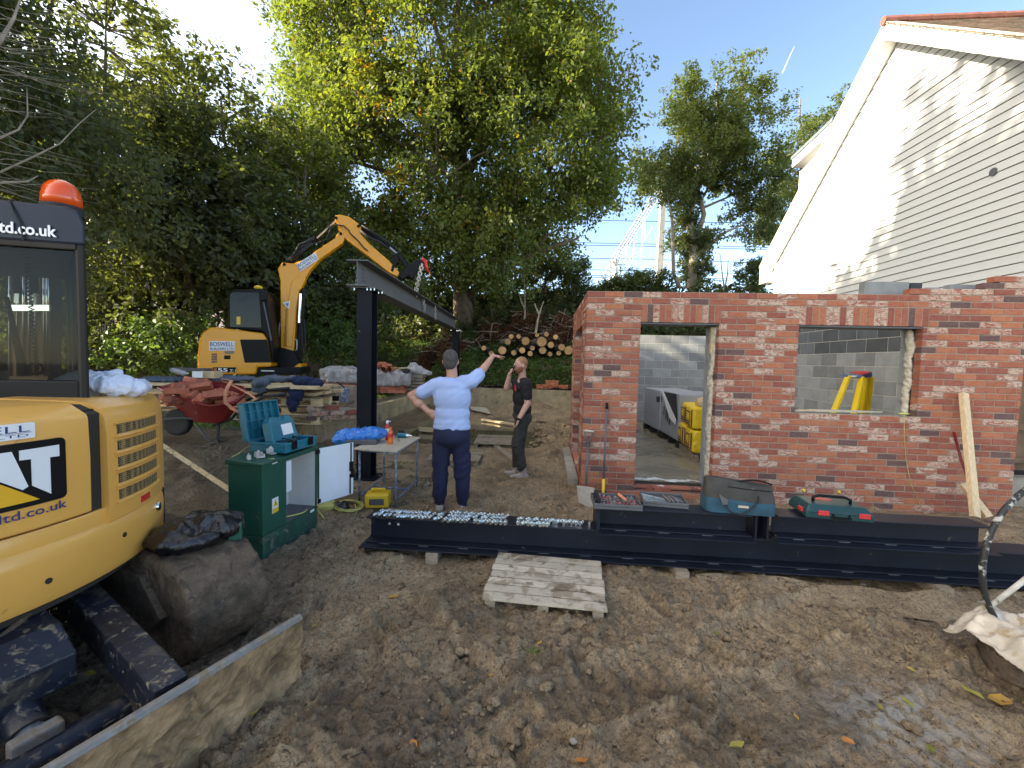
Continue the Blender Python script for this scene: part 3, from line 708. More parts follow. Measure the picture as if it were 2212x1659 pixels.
tree('sycamore_tree', 'dark tree half hidden by the white house', PY(1745, 560, 30), [(px(1720, 350, 30), (1.9, 2, 2.8)), (px(1690, 470, 30), (1.7, 2, 2.2)), (px(1795, 250, 30), (1.6, 1.5, 1.6)), (px(1650, 600, 29), (1.6, 1.4, 1.2))], 90, 200, .17, .70, M['midleaf'], 34, tr=.3, limbs=6, gap=.25)
# shrubs along the top of the bank
for i, (u, v, Y, rx, rz, mt) in enumerate([(1395, 606, 24, 1.5, .7, 'midleaf'), (1345, 618, 24, .9, .5, 'midleaf'), (1640, 596, 24.5, 1.1, 1.1, 'midleaf'), (1180, 560, 24, 1.6, 1.7, 'darkleaf'), (1090, 560, 24.5, 2.2, 2.0, 'midleaf'), (1225, 590, 23.8, 1.1, 1.0, 'darkleaf'), (950, 590, 23.5, 2.4, 2.2, 'darkleaf'), (790, 560, 22.5, 3.0, 2.6, 'darkleaf')]):
    p = PY(u, v, Y)
    tree('shrub', ['bushy shrub on the skyline left of the concrete mast', 'small shrub on the skyline at the foot of the gantry', 'rounded shrub against the white house corner', 'dark shrub on the bank under the right side of the oak', 'light green shrub behind the far end of the steel beam', 'small dark shrub nearest the left corner of the brick wall top', 'dark shrub below the oak above the steel beam', 'large dark shrub beside the excavator boom'][i],
         (p.x, p.y, p.z-rz-.25), [((p.x, p.y, p.z), (rx, 1.2, rz))], int(16+14*rx*rz), 160, .13, .42, M[mt], 60+i, tr=.07, limbs=4, group='shrubs along the top of the bank', gap=.4, hollow=.1, cat='shrub')
# undergrowth shrubs behind the excavators
for i, (u, v, Y, rx, rz, mt) in enumerate([(380, 740, 11.5, .95, .85, 'ivyleaf'), (310, 770, 10.5, .9, .5, 'ivyleaf'), (215, 770, 10.2, .9, .6, 'darkleaf'), (250, 640, 13, 1.8, 1.4, 'darkleaf'), (400, 600, 14, 1.8, 1.5, 'darkleaf'), (540, 580, 14.5, 1.8, 1.6, 'darkleaf'), (690, 620, 14.5, 1.5, 1.5, 'darkleaf'), (720, 730, 14, 1.3, .8, 'ivyleaf')]):
    p = PY(u, v, Y)
    tree('undergrowth_shrub', ['bright leafy bush just left of the far excavator', 'low green bush behind the white carrier bag', 'dark low bush at the edge of the cab glass', 'deep shaded bush behind the green railings', 'dark bush in the wood left of the far cab', 'dark bush in the wood above the far cab roof', 'dark bush in the wood behind the upright boom', 'light bush between the boom and the steel post'][i],
         (p.x, p.y, gz(p.x, p.y)), [((p.x, p.y, p.z), (rx, .9, rz))], int(16+13*rx*rz), 150, .11, .36, M[mt], 80+i, tr=.05, limbs=3, group='undergrowth at the edge of the wood', gap=.5, hollow=.1, cat='bush')
# bramble and ivy on the bank, dark hedge above it
r = np.random.default_rng(77)
def onbank(n, s0, s1, t0, t1, jitter, lump=.35, mask=None):
    s = r.uniform(s0, s1, n); t = t0+(t1-t0)*r.random(n)**1.15
    if mask is not None: k = mask(s, t); s, t = s[k], t[k]
    x = s*cB+t*sB; y = -s*sB+t*cB
    z = height(x, y, False)+.04
    L_ = np.clip(fbm(x*.9, y*.9, 1.0, o=3), -.4, 1.2)
    z = z + lump*(L_+.4)*r.random(len(s))**.5 + jitter*r.random(len(s))
    return np.stack([x, y, z], 1), L_
P1, l1 = onbank(48000, -13, 6, 14.95, 19.5, .10, .30)
leaves('bank_bramble', P1, .115, M['ivyleaf'], .25+.3*l1+r.normal(size=len(P1))*.16, None, 9, .9, kind='stuff', label='green ivy and bramble covering the bank', cat='bramble')
P1, l1 = onbank(26000, -16, -4.3, 11.0, 15.0, .14, .55)
leaves('wood_edge_bramble', P1, .12, M['darkleaf'], .35+.35*l1+r.normal(size=len(P1))*.2, None, 10, .9, kind='stuff', label='dark bramble in the shade of the wood edge', cat='bramble')
P1, l1 = onbank(38000, -14, 12, 19.3, 26, .15, 1.0)
leaves('hedge', P1, .21, M['darkleaf'], .25+.25*l1+r.normal(size=len(P1))*.12, None, 12, .4, kind='stuff', label='dark dense hedge across the top of the bank', cat='hedge')
P1, l1 = onbank(7000, -5, 7, 23.0, 25.0, .25, .3)
leaves('skyline_grass', P1, .22, M['midleaf'], .4+r.normal(size=len(P1))*.2, None, 13, .2, .12, kind='stuff', label='rough grass on the skyline of the bank', cat='grass')
P1, l1 = onbank(9000, -4.0, 2.0, 14.9, 16.2, .05, .12)
leaves('leaf_litter', P1, .10, M['litter'], .4+r.normal(size=len(P1))*.25, None, 14, .8, kind='stuff', label='brown leaf litter just above the back retaining wall', cat='leaf litter')
P1, l1 = onbank(5200, -5.6, -4.3, 5.6, 14.0, .03, .05)
leaves('grass', P1, .10, M['ivyleaf'], .6+r.normal(size=len(P1))*.2, None, 15, -.4, .12, kind='stuff', label='thin grass along the top of the left retaining wall', cat='grass')
# heap of dead conifer brush behind the logs
def bushpile(name, label, s0, s1, t0, t1, n, hgt, ntw):
    s = r.uniform(s0, s1, n); t = r.uniform(t0, t1, n); x = s*cB+t*sB; y = -s*sB+t*cB
    cx, ct = (s0+s1)/2, (t0+t1)/2
    e = np.clip(1-((s-cx)/((s1-s0)/2))**2, 0, 1)**.5*np.clip(1-((t-ct)/((t1-t0)/2))**2, 0, 1)**.4
    z = height(x, y, False)+hgt*e*r.random(n)**.6*(.75+.5*pnoise(x*1.1, y*1.1, 3))
    o = thing(name, label, 'brush pile', (cx*cB+ct*sB, -cx*sB+ct*cB, gz(cx*cB+ct*sB, -cx*sB+ct*cB)))
    leaves('dead_needles', np.stack([x, y, z], 1), .13, M['needle'], .4+.5*pnoise(x, y, z)+r.normal(size=n)*.15, o, 17, .2, .25)['kind'] = 'stuff'
    mb = MB()
    for i in range(ntw):
        k = r.integers(n); a_ = Vector((x[k], y[k], z[k]))
        d = Vector((r.normal(), r.normal()*.5, r.normal()*.35)).normalized()*r.uniform(.4, 1.3)
        mb.tone = r.random(); mb.tube([a_-d*.5, a_+Vector((0, 0, r.normal()*.08)), a_+d*.5], [.022, .016, .006], 4, caps=False)
    mb.build('twigs', M['twig'], o, kind='stuff')
bushpile('brush_pile', 'heap of rust brown dead branches behind the cut logs', -3.2, 1.0, 18.0, 20.5, 9000, 1.3, 150)
bushpile('brush_pile', 'small rusty brown heap of dead branches left of the far post', -5.4, -3.2, 16.2, 18.2, 4500, 1.15, 60)
bushpile('brush_pile', 'brown brush at the right hand end of the log stack', -.2, 1.6, 18.0, 20.0, 3500, 1.5, 60)
# log stack
lgs = [(1085,757,.20),(1062,764,.13),(1097,738,.15),(1120,727,.11),(1135,737,.20),(1128,757,.15),(1145,764,.13),(1150,752,.12),(1170,738,.25),(1172,757,.18),(1190,745,.16),(1213,750,.17),(1228,757,.22),(1207,763,.12),(1250,763,.13),(1262,727,.16),(1240,737,.10),(1273,733,.10),(1180,722,.12),(1160,724,.10),(1200,728,.12),(1104,727,.12),(1295,745,.14),(1045,752,.12),(1290,727,.09),(1110,762,.14),(1188,765,.12),(1244,748,.11)]
for i, (u, v, R_) in enumerate(lgs):
    Y = 17.0-.004*(765-v); p = PY(u, v, Y-.3+.02*i % .3)
    R_ *= .86
    o = thing('log', ('thick sawn log in the stack on the bank, cut end facing the yard' if R_ > .17 else 'thin sawn log in the stack on the bank, cut end facing the yard'), 'log', (p.x, p.y, p.z-R_), 0, 'sawn logs stacked on the bank')
    d = Vector((random.uniform(-.25, .25), 1, random.uniform(-.05, .1))).normalized()*1.1
    mb = MB(); pts = [p, p+d*.5, p+d]; mb.tube(pts, [R_, R_*.97, R_*.9], 12); mb.build('bark', M['bark'], o, smooth='auto')
    mb = MB(); mb.tone = random.random(); p = p-Vector((0, .02, 0)); mb.tube([p-d*.012, p+d*.03], R_*.88, 12); mb.build('cut_face', M['logcut'], o)
# near bare branches entering at the top left
o = thing('bare_branches', 'bare grey twigs and branches hanging in at the upper left edge', 'branch', PY(-60, 300, 4.5))
mb = MB()
def twig(uv, Y, r0): mb.tone = random.random(); mb.tube([PY(a_, b_, Y+.1*i) for i, (a_, b_) in enumerate(uv)], [r0*(1-.8*i/(len(uv)-1)) for i in range(len(uv))], 5)
twig([(-80, 385), (0, 372), (70, 340), (130, 310), (170, 268), (208, 236)], 4.6, .014)
twig([(-80, 330), (0, 298), (40, 280), (60, 250), (58, 190)], 4.8, .018)
twig([(-80, 160), (0, 90), (30, 40), (50, -20)], 4.4, .03)
twig([(-80, 410), (0, 395), (60, 392), (82, 380)], 4.5, .02)
rr = random.Random(4)
for i in range(46):
    y0 = rr.uniform(-10, 430); L_ = rr.uniform(120, 330); sl = rr.uniform(.05, .55)
    pts = [(-60+L_*k/5, y0+sl*L_*k/5*(1-.3*k/5)+rr.uniform(-5, 5)) for k in range(6)]
    twig(pts, rr.uniform(4.3, 6.0), .0055)
mb.build('twigs', M['barkpale'], o, kind='stuff')
# dead pale branch sticking up on the bank, thin stems
for lb, uvs, Y in (('pale forked dead branch beyond the far steel post', [[(1157, 720), (1162, 690), (1168, 668), (1175, 650)], [(1165, 680), (1158, 665), (1155, 655)]], 16.5),
                   ('thin pale sapling stem in front of the dark hedge', [[(1133, 690), (1134, 640), (1132, 600)], [(1134, 670), (1124, 645), (1120, 630)]], 19),
                   ('two bare dead stems on the skyline near the white house', [[(1565, 625), (1560, 590), (1556, 550)], [(1566, 622), (1572, 590), (1573, 560)]], 24)):
    p = PY(*uvs[0][0], Y); o = thing('dead_branch', lb, 'branch', p); mb = MB()
    for uv in uvs: mb.tube([PY(a_, b_, Y) for a_, b_ in uv], [.05-.035*i/(len(uv)-1) for i in range(len(uv))], 5)
    mb.build('stem', M['barkpale'], o)
# ================================================================== RAILWAY GANTRY
o = thing('railway_mast', 'grey concrete mast of the overhead railway line among the leaves', 'mast', PY(1424, 635, 30))
MB().prism([PY(1416, 640, 30), PY(1431, 640, 30), PY(1440, 372, 30), PY(1432, 372, 30)], (0, .4, 0)).build('post', M['galv'], o)
o = thing('railway_gantry', 'white lattice gantry slanting up behind the tree to the mast', 'gantry', PY(1310, 625, 31))
mb = MB()
def lat(u0, v0, u1, v1, wd, Y0, Y1, n):
    for off in (-wd, -wd*.33, wd*.33, wd):
        mb.tube([PY(u0+off*.8, v0+off*.45, Y0), PY(u1+off*.8, v1+off*.45, Y1)], .045, 4)
    for i in range(n):
        f = i/n; a_ = (u0+(u1-u0)*f, v0+(v1-v0)*f); Y = Y0+(Y1-Y0)*f
        mb.tube([PY(a_[0]-wd*.8, a_[1]-wd*.45, Y), PY(a_[0]+wd*.8, a_[1]+wd*.45, Y)], .03, 4)
lat(1292, 640, 1330, 560, 9, 30, 32, 9); lat(1330, 560, 1432, 398, 9, 32, 34, 26)
mb.build('lattice', M['galv'], o)
mb = MB(); mb.tube([PY(1329, 640, 32), PY(1328, 560, 32)], .2, 8); mb.build('support_post', M['galv'], o)
mb = MB(); mb.tube([PY(1317, 572, 32), PY(1345, 572, 32)], .05, 4); mb.build('bracket', M['galv'], o)
mb = MB(); mb.tube([PY(1345, 522, 33), PY(1372, 522, 33)], .05, 4); mb.build('bracket', M['galv'], o)
mb = MB()
for (a_, b_, c_, d_) in [(1390, 470, 1387, 530), (1394, 470, 1394, 520), (1394, 520, 1410, 490), (1354, 530, 1352, 575), (1371, 522, 1366, 566), (1352, 565, 1380, 545), (1340, 575, 1340, 600), (1316, 572, 1316, 610), (1387, 530, 1384, 560)]:
    mb.tube([PY(a_, b_, 32), PY(c_, d_, 32)], .05, 5)
mb.build('cantilever_arms', M['galv'], o)
for i, (v0, v1, Y) in enumerate([(478, 478, 34), (560, 566, 34), (585, 590, 33), (597, 603, 33), (601, 607, 33), (618, 622, 33), (527, 532, 34), (532, 536, 34)]):
    mb = MB(); mb.tube([PY(1180, v0-4, Y), PY(1400, v0, Y), PY(1800, v1+7, Y)], .022, 4)
    mb.build('overhead_wire', M['black'], label='thin overhead railway wire crossing the sky, %s' % ['topmost and faintest', 'third from the bottom', 'in the lower bundle of three, upper', 'in the lower bundle of three, middle', 'in the lower bundle of three, lower', 'lowest, just above the shrubs', 'upper of the close pair', 'lower of the close pair'][i], cat='wire', group='overhead railway wires')
# palisade railings deep in the wood
o = thing('metal_railings', 'grey green upright railings deep in the shade beside the near cab', 'fence', PY(215, 715, 13.5))
for i in range(14):
    mb = MB(); p = PY(196+5.2*i, 720, 13.5); mb.box(p.x-.018, p.x+.018, p.y, p.y+.015, p.z-.3, p.z+.45); mb.build('pale', M['lsteel'], o)
mb = MB(); a_, b_ = PY(190, 700, 13.52), PY(275, 704, 13.52); mb.beam(a_, b_, .03, .04); mb.build('rail', M['lsteel'], o)
# ================================================================== BRICK BUILDING
T0 = 5.335; ZK = lambda k: .19+.075*k
bld = thing('brick_building', 'unfinished single storey building of red creased bricks without a roof', 'building', BW(.475, T0, 0), -BA)
S0, S1 = .475, 5.465
DOOR = (1.137, 2.069); WIN = (2.985, 4.36)
OPEN = [(DOOR[0], DOOR[1], 0, 26), (DOOR[0], DOOR[1]+.012, 27, 29), (WIN[0], WIN[1], 13, 26), (WIN[0]-.005, WIN[1]+.06, 27, 29)]
def topk(s): return 31 if s < 4.24 else (32 if s < 4.93 else (33 if s < 5.07 else 34))
core = MB()
def wbox(mb, s0, s1, t0, t1, z0, z1): mb.box(s0, s1, t0, t1, z0, z1, WB)
g = .006; tb = T0+.1
for (a_, b_, z0, z1) in [(S0+g, DOOR[0]-g, -.2, ZK(32)-.006), (DOOR[0]-g, DOOR[1]+g, ZK(27)+.004, ZK(32)-.006), (DOOR[0]-g, DOOR[1]+g, -.2, ZK(0)-.014),
                         (DOOR[1]+g, WIN[0]-g, -.2, ZK(32)-.006), (WIN[0]-g, WIN[1]+g, -.2, ZK(13)-.006), (WIN[0]-g, WIN[1]+g, ZK(27)+.004, ZK(32)-.006),
                         (WIN[1]+g, S1-g, -.2, ZK(32)-.006), (4.30, S1-g, ZK(32)-.006, ZK(32)+.06), (5.0, S1-g, ZK(32)+.06, ZK(33)+.055), (5.14, S1-g, ZK(33)+.055, ZK(34)+.05)]:
    wbox(core, a_, b_, T0+g, tb, z0, z1)
front = core.build('front_wall', M['mortar'], bld)
def brickmesh(L_, H_, Dp, sd_, tone):
    mb = MB(); rr = random.Random(sd_); c = .004
    v = []
    for (x, z) in ((0, 0), (1, 0), (1, 1), (0, 1)):
        v.append((x*L_+rr.uniform(-.0015, .0015), rr.uniform(0, .003)+c, z*H_+rr.uniform(-.001, .001)))
    for (x, z) in ((0, 0), (1, 0), (1, 1), (0, 1)):
        v.append((x*L_+(c if x == 0 else -c), rr.uniform(-.0015, .0015), z*H_+(c if z == 0 else -c)))
    for (x, z) in ((0, 0), (1, 0), (1, 1), (0, 1)): v.append((x*L_, Dp, z*H_))
    mb.tone = tone
    mb.add(v, [(4,5,6,7), (0,1,5,4), (1,2,6,5), (2,3,7,6), (3,0,4,7), (0,8,9,1), (1,9,10,2), (2,10,11,3), (3,11,8,0), (11,10,9,8)])
    return mb
NV = 44
tones = [.02]*3 + [.75+.25*i/12 for i in range(13)] + [.09+.56*i/27 for i in range(28)]
BM = [brickmesh(.215, .065, .1, i, tones[i]) for i in range(NV)]
SM = [brickmesh(.065, .215, .1, 100+i, tones[i]) for i in range(NV)]
BMe = [b.mesh('brick', M['brick']) for b in BM]; SMe = [b.mesh('brick', M['brick']) for b in SM]
BL = []                 # (distance, matrix, mesh list, builder list, variant)
rb = random.Random(12)
def addbrick(s, t, z, L_, kind=0, rot=0.0, sc_x=None):
    v = rb.randrange(NV)
    Mx = WB @ T(s, t+rb.uniform(-.0012, .0012), z) @ RZ(rot) @ RZ(rb.uniform(-.004, .004)) @ Matrix.Diagonal((L_/.215 if kind == 0 else L_/.065, 1, 1, 1))
    BL.append(((Mx.translation-CAM).length, Mx, kind, v))
def solid(k):
    iv = [(S0, S1)]
    for (a_, b_, k0, k1) in OPEN:
        if k0 <= k <= k1:
            o2 = []
            for (x, y) in iv:
                if b_ <= x or a_ >= y: o2.append((x, y)); continue
                if a_-x > .02: o2.append((x, a_))
                if y-b_ > .02: o2.append((b_, y))
            iv = o2
    return iv
for k in range(-3, 35):
    for (a_, b_) in solid(k):
        x = S0 + (0 if k % 2 else -.1125) - .225
        while x < b_:
            x0, x1 = max(x, a_), min(x+.215, b_)
            if x1-x0 > .03 and k <= topk((x0+x1)/2):
                if x+.225+.03 > b_ > x+.215: x1 = b_
                if x0-a_ < .03 and x0 > a_: x0 = a_
                addbrick(x0, T0, ZK(k), x1-x0)
            x += .225
for (a_, b_) in ((DOOR[0], DOOR[1]+.012), (WIN[0]-.005, WIN[1]+.06)):
    n = round((b_-a_)/.075); p = (b_-a_)/n
    for i in range(n): addbrick(a_+p*i+.004, T0, ZK(27), p-.010, 1)
BL.sort(key=lambda q: q[0])
for (d_, Mx, kind, v) in BL[:235]: inst('brick', (BMe if kind == 0 else SMe)[v], Mx, front)
mb = MB()
for (d_, Mx, kind, v) in BL[235:]:
    b = (BM if kind == 0 else SM)[v]; mb.tone = tones[v]; mb.add(b.v, b.f, Mx)
mb.build('brickwork', M['brick'], front, kind='stuff')
# left flank wall with its own opening
side = MB()
SD = (5.95, 7.25)
for (t0, t1, z0, z1) in [(T0+.11, SD[0]-g, -.2, ZK(32)-.006), (SD[0]-g, SD[1]+g, ZK(27)+.004, ZK(32)-.006), (SD[1]+g, 8.0-g, -.2, ZK(32)-.006), (SD[0]-g, SD[1]+g, -.2, ZK(0)-.02)]:
    wbox(side, S0+g, S0+.1, t0, t1, z0, z1)
sidew = side.build('side_wall', M['mortar'], bld)
mb = MB(); n_ = 0
for k in range(-3, 32):
    for (a_, b_) in ([(T0+.105, 8.0)] if (k > 29) else [(T0+.105, SD[0]), (SD[1], 8.0)] if 0 <= k else [(T0+.105, 8.0)]):
        x = T0 - (0 if k % 2 == 0 else .1125)
        while x < b_:
            x0, x1 = max(x, a_), min(x+.215, b_)
            if x1-x0 > .03:
                v = rb.randrange(NV); Mx = WB @ T(S0, x1, ZK(k)) @ RZ(-PI/2) @ Matrix.Diagonal(((x1-x0)/.215, 1, 1, 1))
                if x0 < SD[0] and n_ < 60: inst('brick', BMe[v], Mx, sidew); n_ += 1
                else: mb.tone = tones[v]; mb.add(BM[v].v, BM[v].f, Mx)
            x += .225
for i in range(17):
    v = rb.randrange(NV); p = (SD[1]-SD[0])/17
    mb.tone = tones[v]; mb.add(SM[v].v, SM[v].f, WB @ T(S0, SD[0]+p*(i+1)-.004, ZK(27)) @ RZ(-PI/2))
mb.build('brickwork', M['brick'], sidew, kind='stuff')
# return of the left wall and inner leaf
BLK = []
def blockwall(name, face, p0, length, z0, rows, thick=.1, parent=None, opens=(), clipz=99, single=True, matl='block', bl=.44, bh=.215, mort='blockmortar'):
    """face 's': runs along s at t=p0[1]; 't': runs along t at s=p0[0]"""
    mbm = MB()
    def bx(m_, a0, a1, d0, d1, z_0, z_1):
        if face == 's': wbox(m_, p0[0]+a0, p0[0]+a1, p0[1]+d0, p0[1]+d1, z_0, z_1)
        else: wbox(m_, p0[0]+d0, p0[0]+d1, p0[1]+a0, p0[1]+a1, z_0, z_1)
    zt = z0+rows*(bh+.01)-.01
    segs = [(0, length, z0-.01, min(zt, clipz))]
    for (a_, b_, za, zb) in opens:
        o2 = []
        for (x, y, q0, q1) in segs:
            if b_ <= x or a_ >= y: o2.append((x, y, q0, q1)); continue
            o2 += [(x, a_, q0, q1), (b_, y, q0, q1)]
            if za-q0 > .02: o2.append((a_, b_, q0, za))
            if q1-zb > .02: o2.append((a_, b_, zb, q1))
        segs = [q for q in o2 if q[1]-q[0] > .01]
    for (x, y, q0, q1) in segs: bx(mbm, x+.003, y-.003, .003, thick-.003, q0, q1-.003)
    wl_ = mbm.build(name, M[mort], parent)
    for k in range(rows):
        x = -(k % 2)*(bl/2+.005); zc = z0+k*(bh+.01)
        while x < length:
            iv = [(max(x, 0), min(x+bl, length))]
            for (a_, b_, za, zb) in opens:
                if za < zc+bh/2 < zb:
                    o2 = []
                    for (p, q) in iv:
                        if b_ <= p or a_ >= q: o2.append((p, q))
                        else: o2 += [(p, min(a_, q)), (max(b_, p), q)]
                    iv = o2
            for (p, q) in iv:
                if q-p > .04:
                    mb_ = MB(); mb_.tone = rb.random(); bx(mb_, p+.0, q-.0, 0, thick, zc, zc+bh)
                    mb_.build('block', M['blockdark' if (name == 'right_wall' and 7 < k < 11) else matl], wl_, bevel=.003, seg=1)
            x += bl+.01
    return wl_
blockwall('back_wall', 's', (1.08, 11.7), 4.25, .02, 11, parent=bld)
blockwall('right_wall', 't', (5.23, 5.66), 6.0, .185, 11, parent=bld)
blockwall('return_wall', 's', (.475+.11, 7.9), .5, .185, 11, parent=bld)
mb = MB(); wbox(mb, .98, 1.08, 8.0, 11.8, -.1, 2.62); mb.build('left_wall', M['block'], bld)
mb = MB(); wbox(mb, 5.33, 5.46, 5.45, 11.8, -.1, 2.6); mb.build('outer_right_wall', M['mortar'], bld)
# inner leaf of the front wall seen in the reveals
il = MB(); za = ZK(0)
TI0, TI1 = T0+.205, T0+.305
for (a_, b_, z0, z1) in [(S0+.11, DOOR[0], .1, 2.55), (WIN[1]+.015, 5.22, .1, 2.55), (DOOR[1]-.035, WIN[0], .1, 2.55), (WIN[0], WIN[1]+.015, .1, ZK(13)-.02), (DOOR[0], DOOR[1]-.035, 2.3, 2.55), (WIN[0], WIN[1]+.015, 2.3, 2.55)]:
    wbox(il, a_, b_, TI0, TI1, z0, z1)
il.build('inner_leaf', M['block'], bld)
mb = MB()
for i in range(9):                                  # the blocks that show in the door and window jambs
    for (s_, w_) in ((DOOR[1]-.045, .012), (WIN[1]+.003, .014)):
        z0 = ZK(0)+.225*i; 
        if s_ > 4 and z0 < 1.0: continue
        if z0 > 2.1: continue
        b_ = MB(); wbox(b_, s_, s_+w_, TI0-.004, TI1+.004, z0, z0+.213); b_.tone = rb.random(); b_.build('block', M['block'], bld)
# lintels, cavity closers, insulation
mb = MB(); wbox(mb, DOOR[0]-.08, DOOR[1]+.03, T0+.012, T0+.30, ZK(27)-.020, ZK(27)-.004); mb.build('steel_lintel', M['steelg'], bld)
mb = MB(); wbox(mb, WIN[0]-.06, WIN[1]+.08, T0+.012, T0+.30, ZK(27)-.020, ZK(27)-.004); mb.build('steel_lintel', M['steelg'], bld)
def lumpstrip(s_, z0, z1, seed, n=9):
    mb = MB(); rr = random.Random(seed)
    for i in range(n):
        z = z0+(z1-z0)*(i+.5)/n
        mb.ell((0, 0, 0), (.012+rr.random()*.014, .05, (z1-z0)/n*.95), 8, 6, WB @ T(s_+rr.uniform(-.01, .012), T0+.155, z) @ RX(rr.uniform(-.3, .3)))
    me = remeshed(mb, .012, 2, M['insul'], 'insulation', crumple(.012, 22, seed)); return link('insulation', me, bld)
lumpstrip(DOOR[1]-.01, .22, 2.12, 3, 12); lumpstrip(WIN[1]-.012, 1.18, 2.14, 4, 7)
mb = MB(); mb.beam(BW(DOOR[1]-.02, T0+.15, 1.85), BW(DOOR[1]-.02, T0+.15, 2.18), .05, .045); mb.tone = .5; mb.build('wood_packer', M['wood'], bld)
# door threshold with torn damp proof membrane
mb = MB(); wbox(mb, DOOR[0], DOOR[1], T0+.0, T0+.30, ZK(0)-.055, ZK(0)-.035); mb.build('threshold', M['gap'], bld)
def foil(s, t):
    return BW(DOOR[0]-.03+s*(DOOR[1]-DOOR[0]+.05), T0+.01+t*.045, ZK(0)-.03+.02*float(pnoise(s*7.0, t*.6, 1.5))+.012*float(pnoise(s*19.0, t, 4.5))+t*.012)
mb = MB(); mb.grid(foil, 60, 4); mb.grid(lambda s, t: foil(s, t)+Vector((0, .23, .035)), 60, 4); mb.build('damp_membrane', M['foil'], bld, smooth=True)
mb = MB(); wbox(mb, 1.08, 5.23, T0+.3, 11.7, .0, .165); wbox(mb, .59, 1.08, T0+.3, 7.9, .0, .165); mb.build('concrete_floor', M['wetfloor'], bld)
mb = MB(); wbox(mb, .33, .47, T0+.35, 8.3, -.1, .14); mb.build('concrete_footing', M['concrete'], bld, bevel=.01)
# sill level clutter is separate: things standing in the building
def onto(s, t, z, rz=0): return WB @ T(s, t, z) @ RZ(rz)
# blocks and odd bricks lying on top of the wall
def topblock(label, u0, u1, v1, t, hgt, zb, name='concrete_block', mt='block', grp='loose blocks on top of the brick wall', dz=0.1):
    def s_at(u): x = (u-1106)/FPX; return (x-BA)/(1+BA*x)*t
    s0, s1 = s_at(u0), s_at(u1); mb = MB(); mb.tone = .35; mb.box(s0, s1, t, t+dz, zb, zb+hgt, WB)
    return mb.build(name, M[mt], bevel=.005, label=label, cat='block', group=grp)
topblock('big grey block standing on the wall above the window', 1853, 1948, 0, T0+.2, .215, 2.555)
topblock('black damp course roll end standing right of the big grey block', 1951, 1976, 0, T0+.2, .205, 2.555, name='plastic_box', mt='pir')
topblock('thin grey slab lying just right of the black box', 1983, 2014, 0, T0+.12, .035, ZK(33)-.008)
topblock('grey block lying near the stepped right end of the wall', 2036, 2136, 0, T0+.22, .13, 2.62)
# galvanised sheet edges etc are left out; fence behind the right end
o = thing('timber_fence', 'brown boarded fence beyond the right end of the brick wall', 'fence', BW(5.6, 5.9, 0), -BA)
for i in range(9):
    mb = MB(); mb.tone = rb.random(); wbox(mb, 5.62+.15*i, 5.62+.15*i+.143, 5.95, 5.97, .45, 1.9); mb.build('board', M['fence'], o)
mb = MB(); wbox(mb, 5.6, 7.0, 5.90, 5.95, .98, 1.05); wbox(mb, 5.6, 7.0, 5.90, 5.95, .55, .62); mb.build('rail', M['fence'], o)
mb = MB(); wbox(mb, 5.52, 7.0, 5.6, 5.75, -.1, .43); mb.build('concrete_gravel_board', M['concrete'], o)
# ------------------------------------------------------------------ retaining walls round the pit
def retwall(name, label, face, p0, length, z0, rows, bh=.215, top=.55):
    o = thing(name, label, 'retaining wall', BW(*p0, 0), -BA)
    wl_ = blockwall('core', face, p0, length, z0, rows, .2, o, matl='blockpit', mort='concrete', bh=bh)
    return o
retwall('retaining_wall', 'low block retaining wall along the left of the pit', 't', (-4.30, 5.42), 9.3, -.125, 3)
retwall('retaining_wall', 'low block retaining wall across the back of the pit', 's', (-4.3, 14.75), 6.6, -.13, 4, bh=.205)
mb = MB(); rr = random.Random(5)
mb.grid(lambda s, t: BW(-4.1+s*3.6, 14.735-.06*(1-t)+.02*math.sin(s*23)*(1-t), .02+t*.70), 70, 8)
mb.build('mud_smear', M['blockpit'], smooth=True, label='smeared render on the face of the back retaining wall', cat='render')
mb = MB(); mb.grid(lambda s, t: BW(-4.1+s*5.6, 14.78+t*.5, .74+t*.12+.03*math.sin(s*33)), 60, 4); mb.build('membrane', M['blackbag'], smooth=True, label='black membrane strip along the top of the back retaining wall', cat='membrane')
# ------------------------------------------------------------------ WHITE HOUSE
SH = 7.19
hs = thing('white_house', 'white clad house with a steep gable and brown tiled roof', 'house', BW(SH, 14, 0), -BA)
def PSn(u, v, S):
    d = ray(u, v); k = Vector((cB, -sB, 0)); return CAM + d*(S/d.dot(k))
def tz(u, v, S=SH):
    p = PSn(u, v, S); _, t = toB(p.x, p.y); return t, p.z
TA, ZA = tz(1942, 82)                # wall apex
TL, ZL = tz(1687, 550)
kL = (ZA-ZL)/(TL-TA)                 # far slope
tR, zR = tz(2212, 121); kR = (ZA-zR)/(TA-tR)
TR = TA-(TL-TA)*.98
def roofz(t): return ZA-(t-TA)*kL if t > TA else ZA-(TA-t)*kR
Wn = .155; zb = 0.0; k = 0
TLw = tz(1674, 620)[0]
mb = MB(); mb.prism([BW(SH+.03, TLw, -.2), BW(SH+.03, TLw, roofz(TLw)), BW(SH+.03, TA, ZA), BW(SH+.03, TR, roofz(TR)), BW(SH+.03, TR, -.2)], WB.to_3x3() @ Vector((8, 0, 0)))
mb.build('wall', M['cladgap'], hs)
zt = 0.0
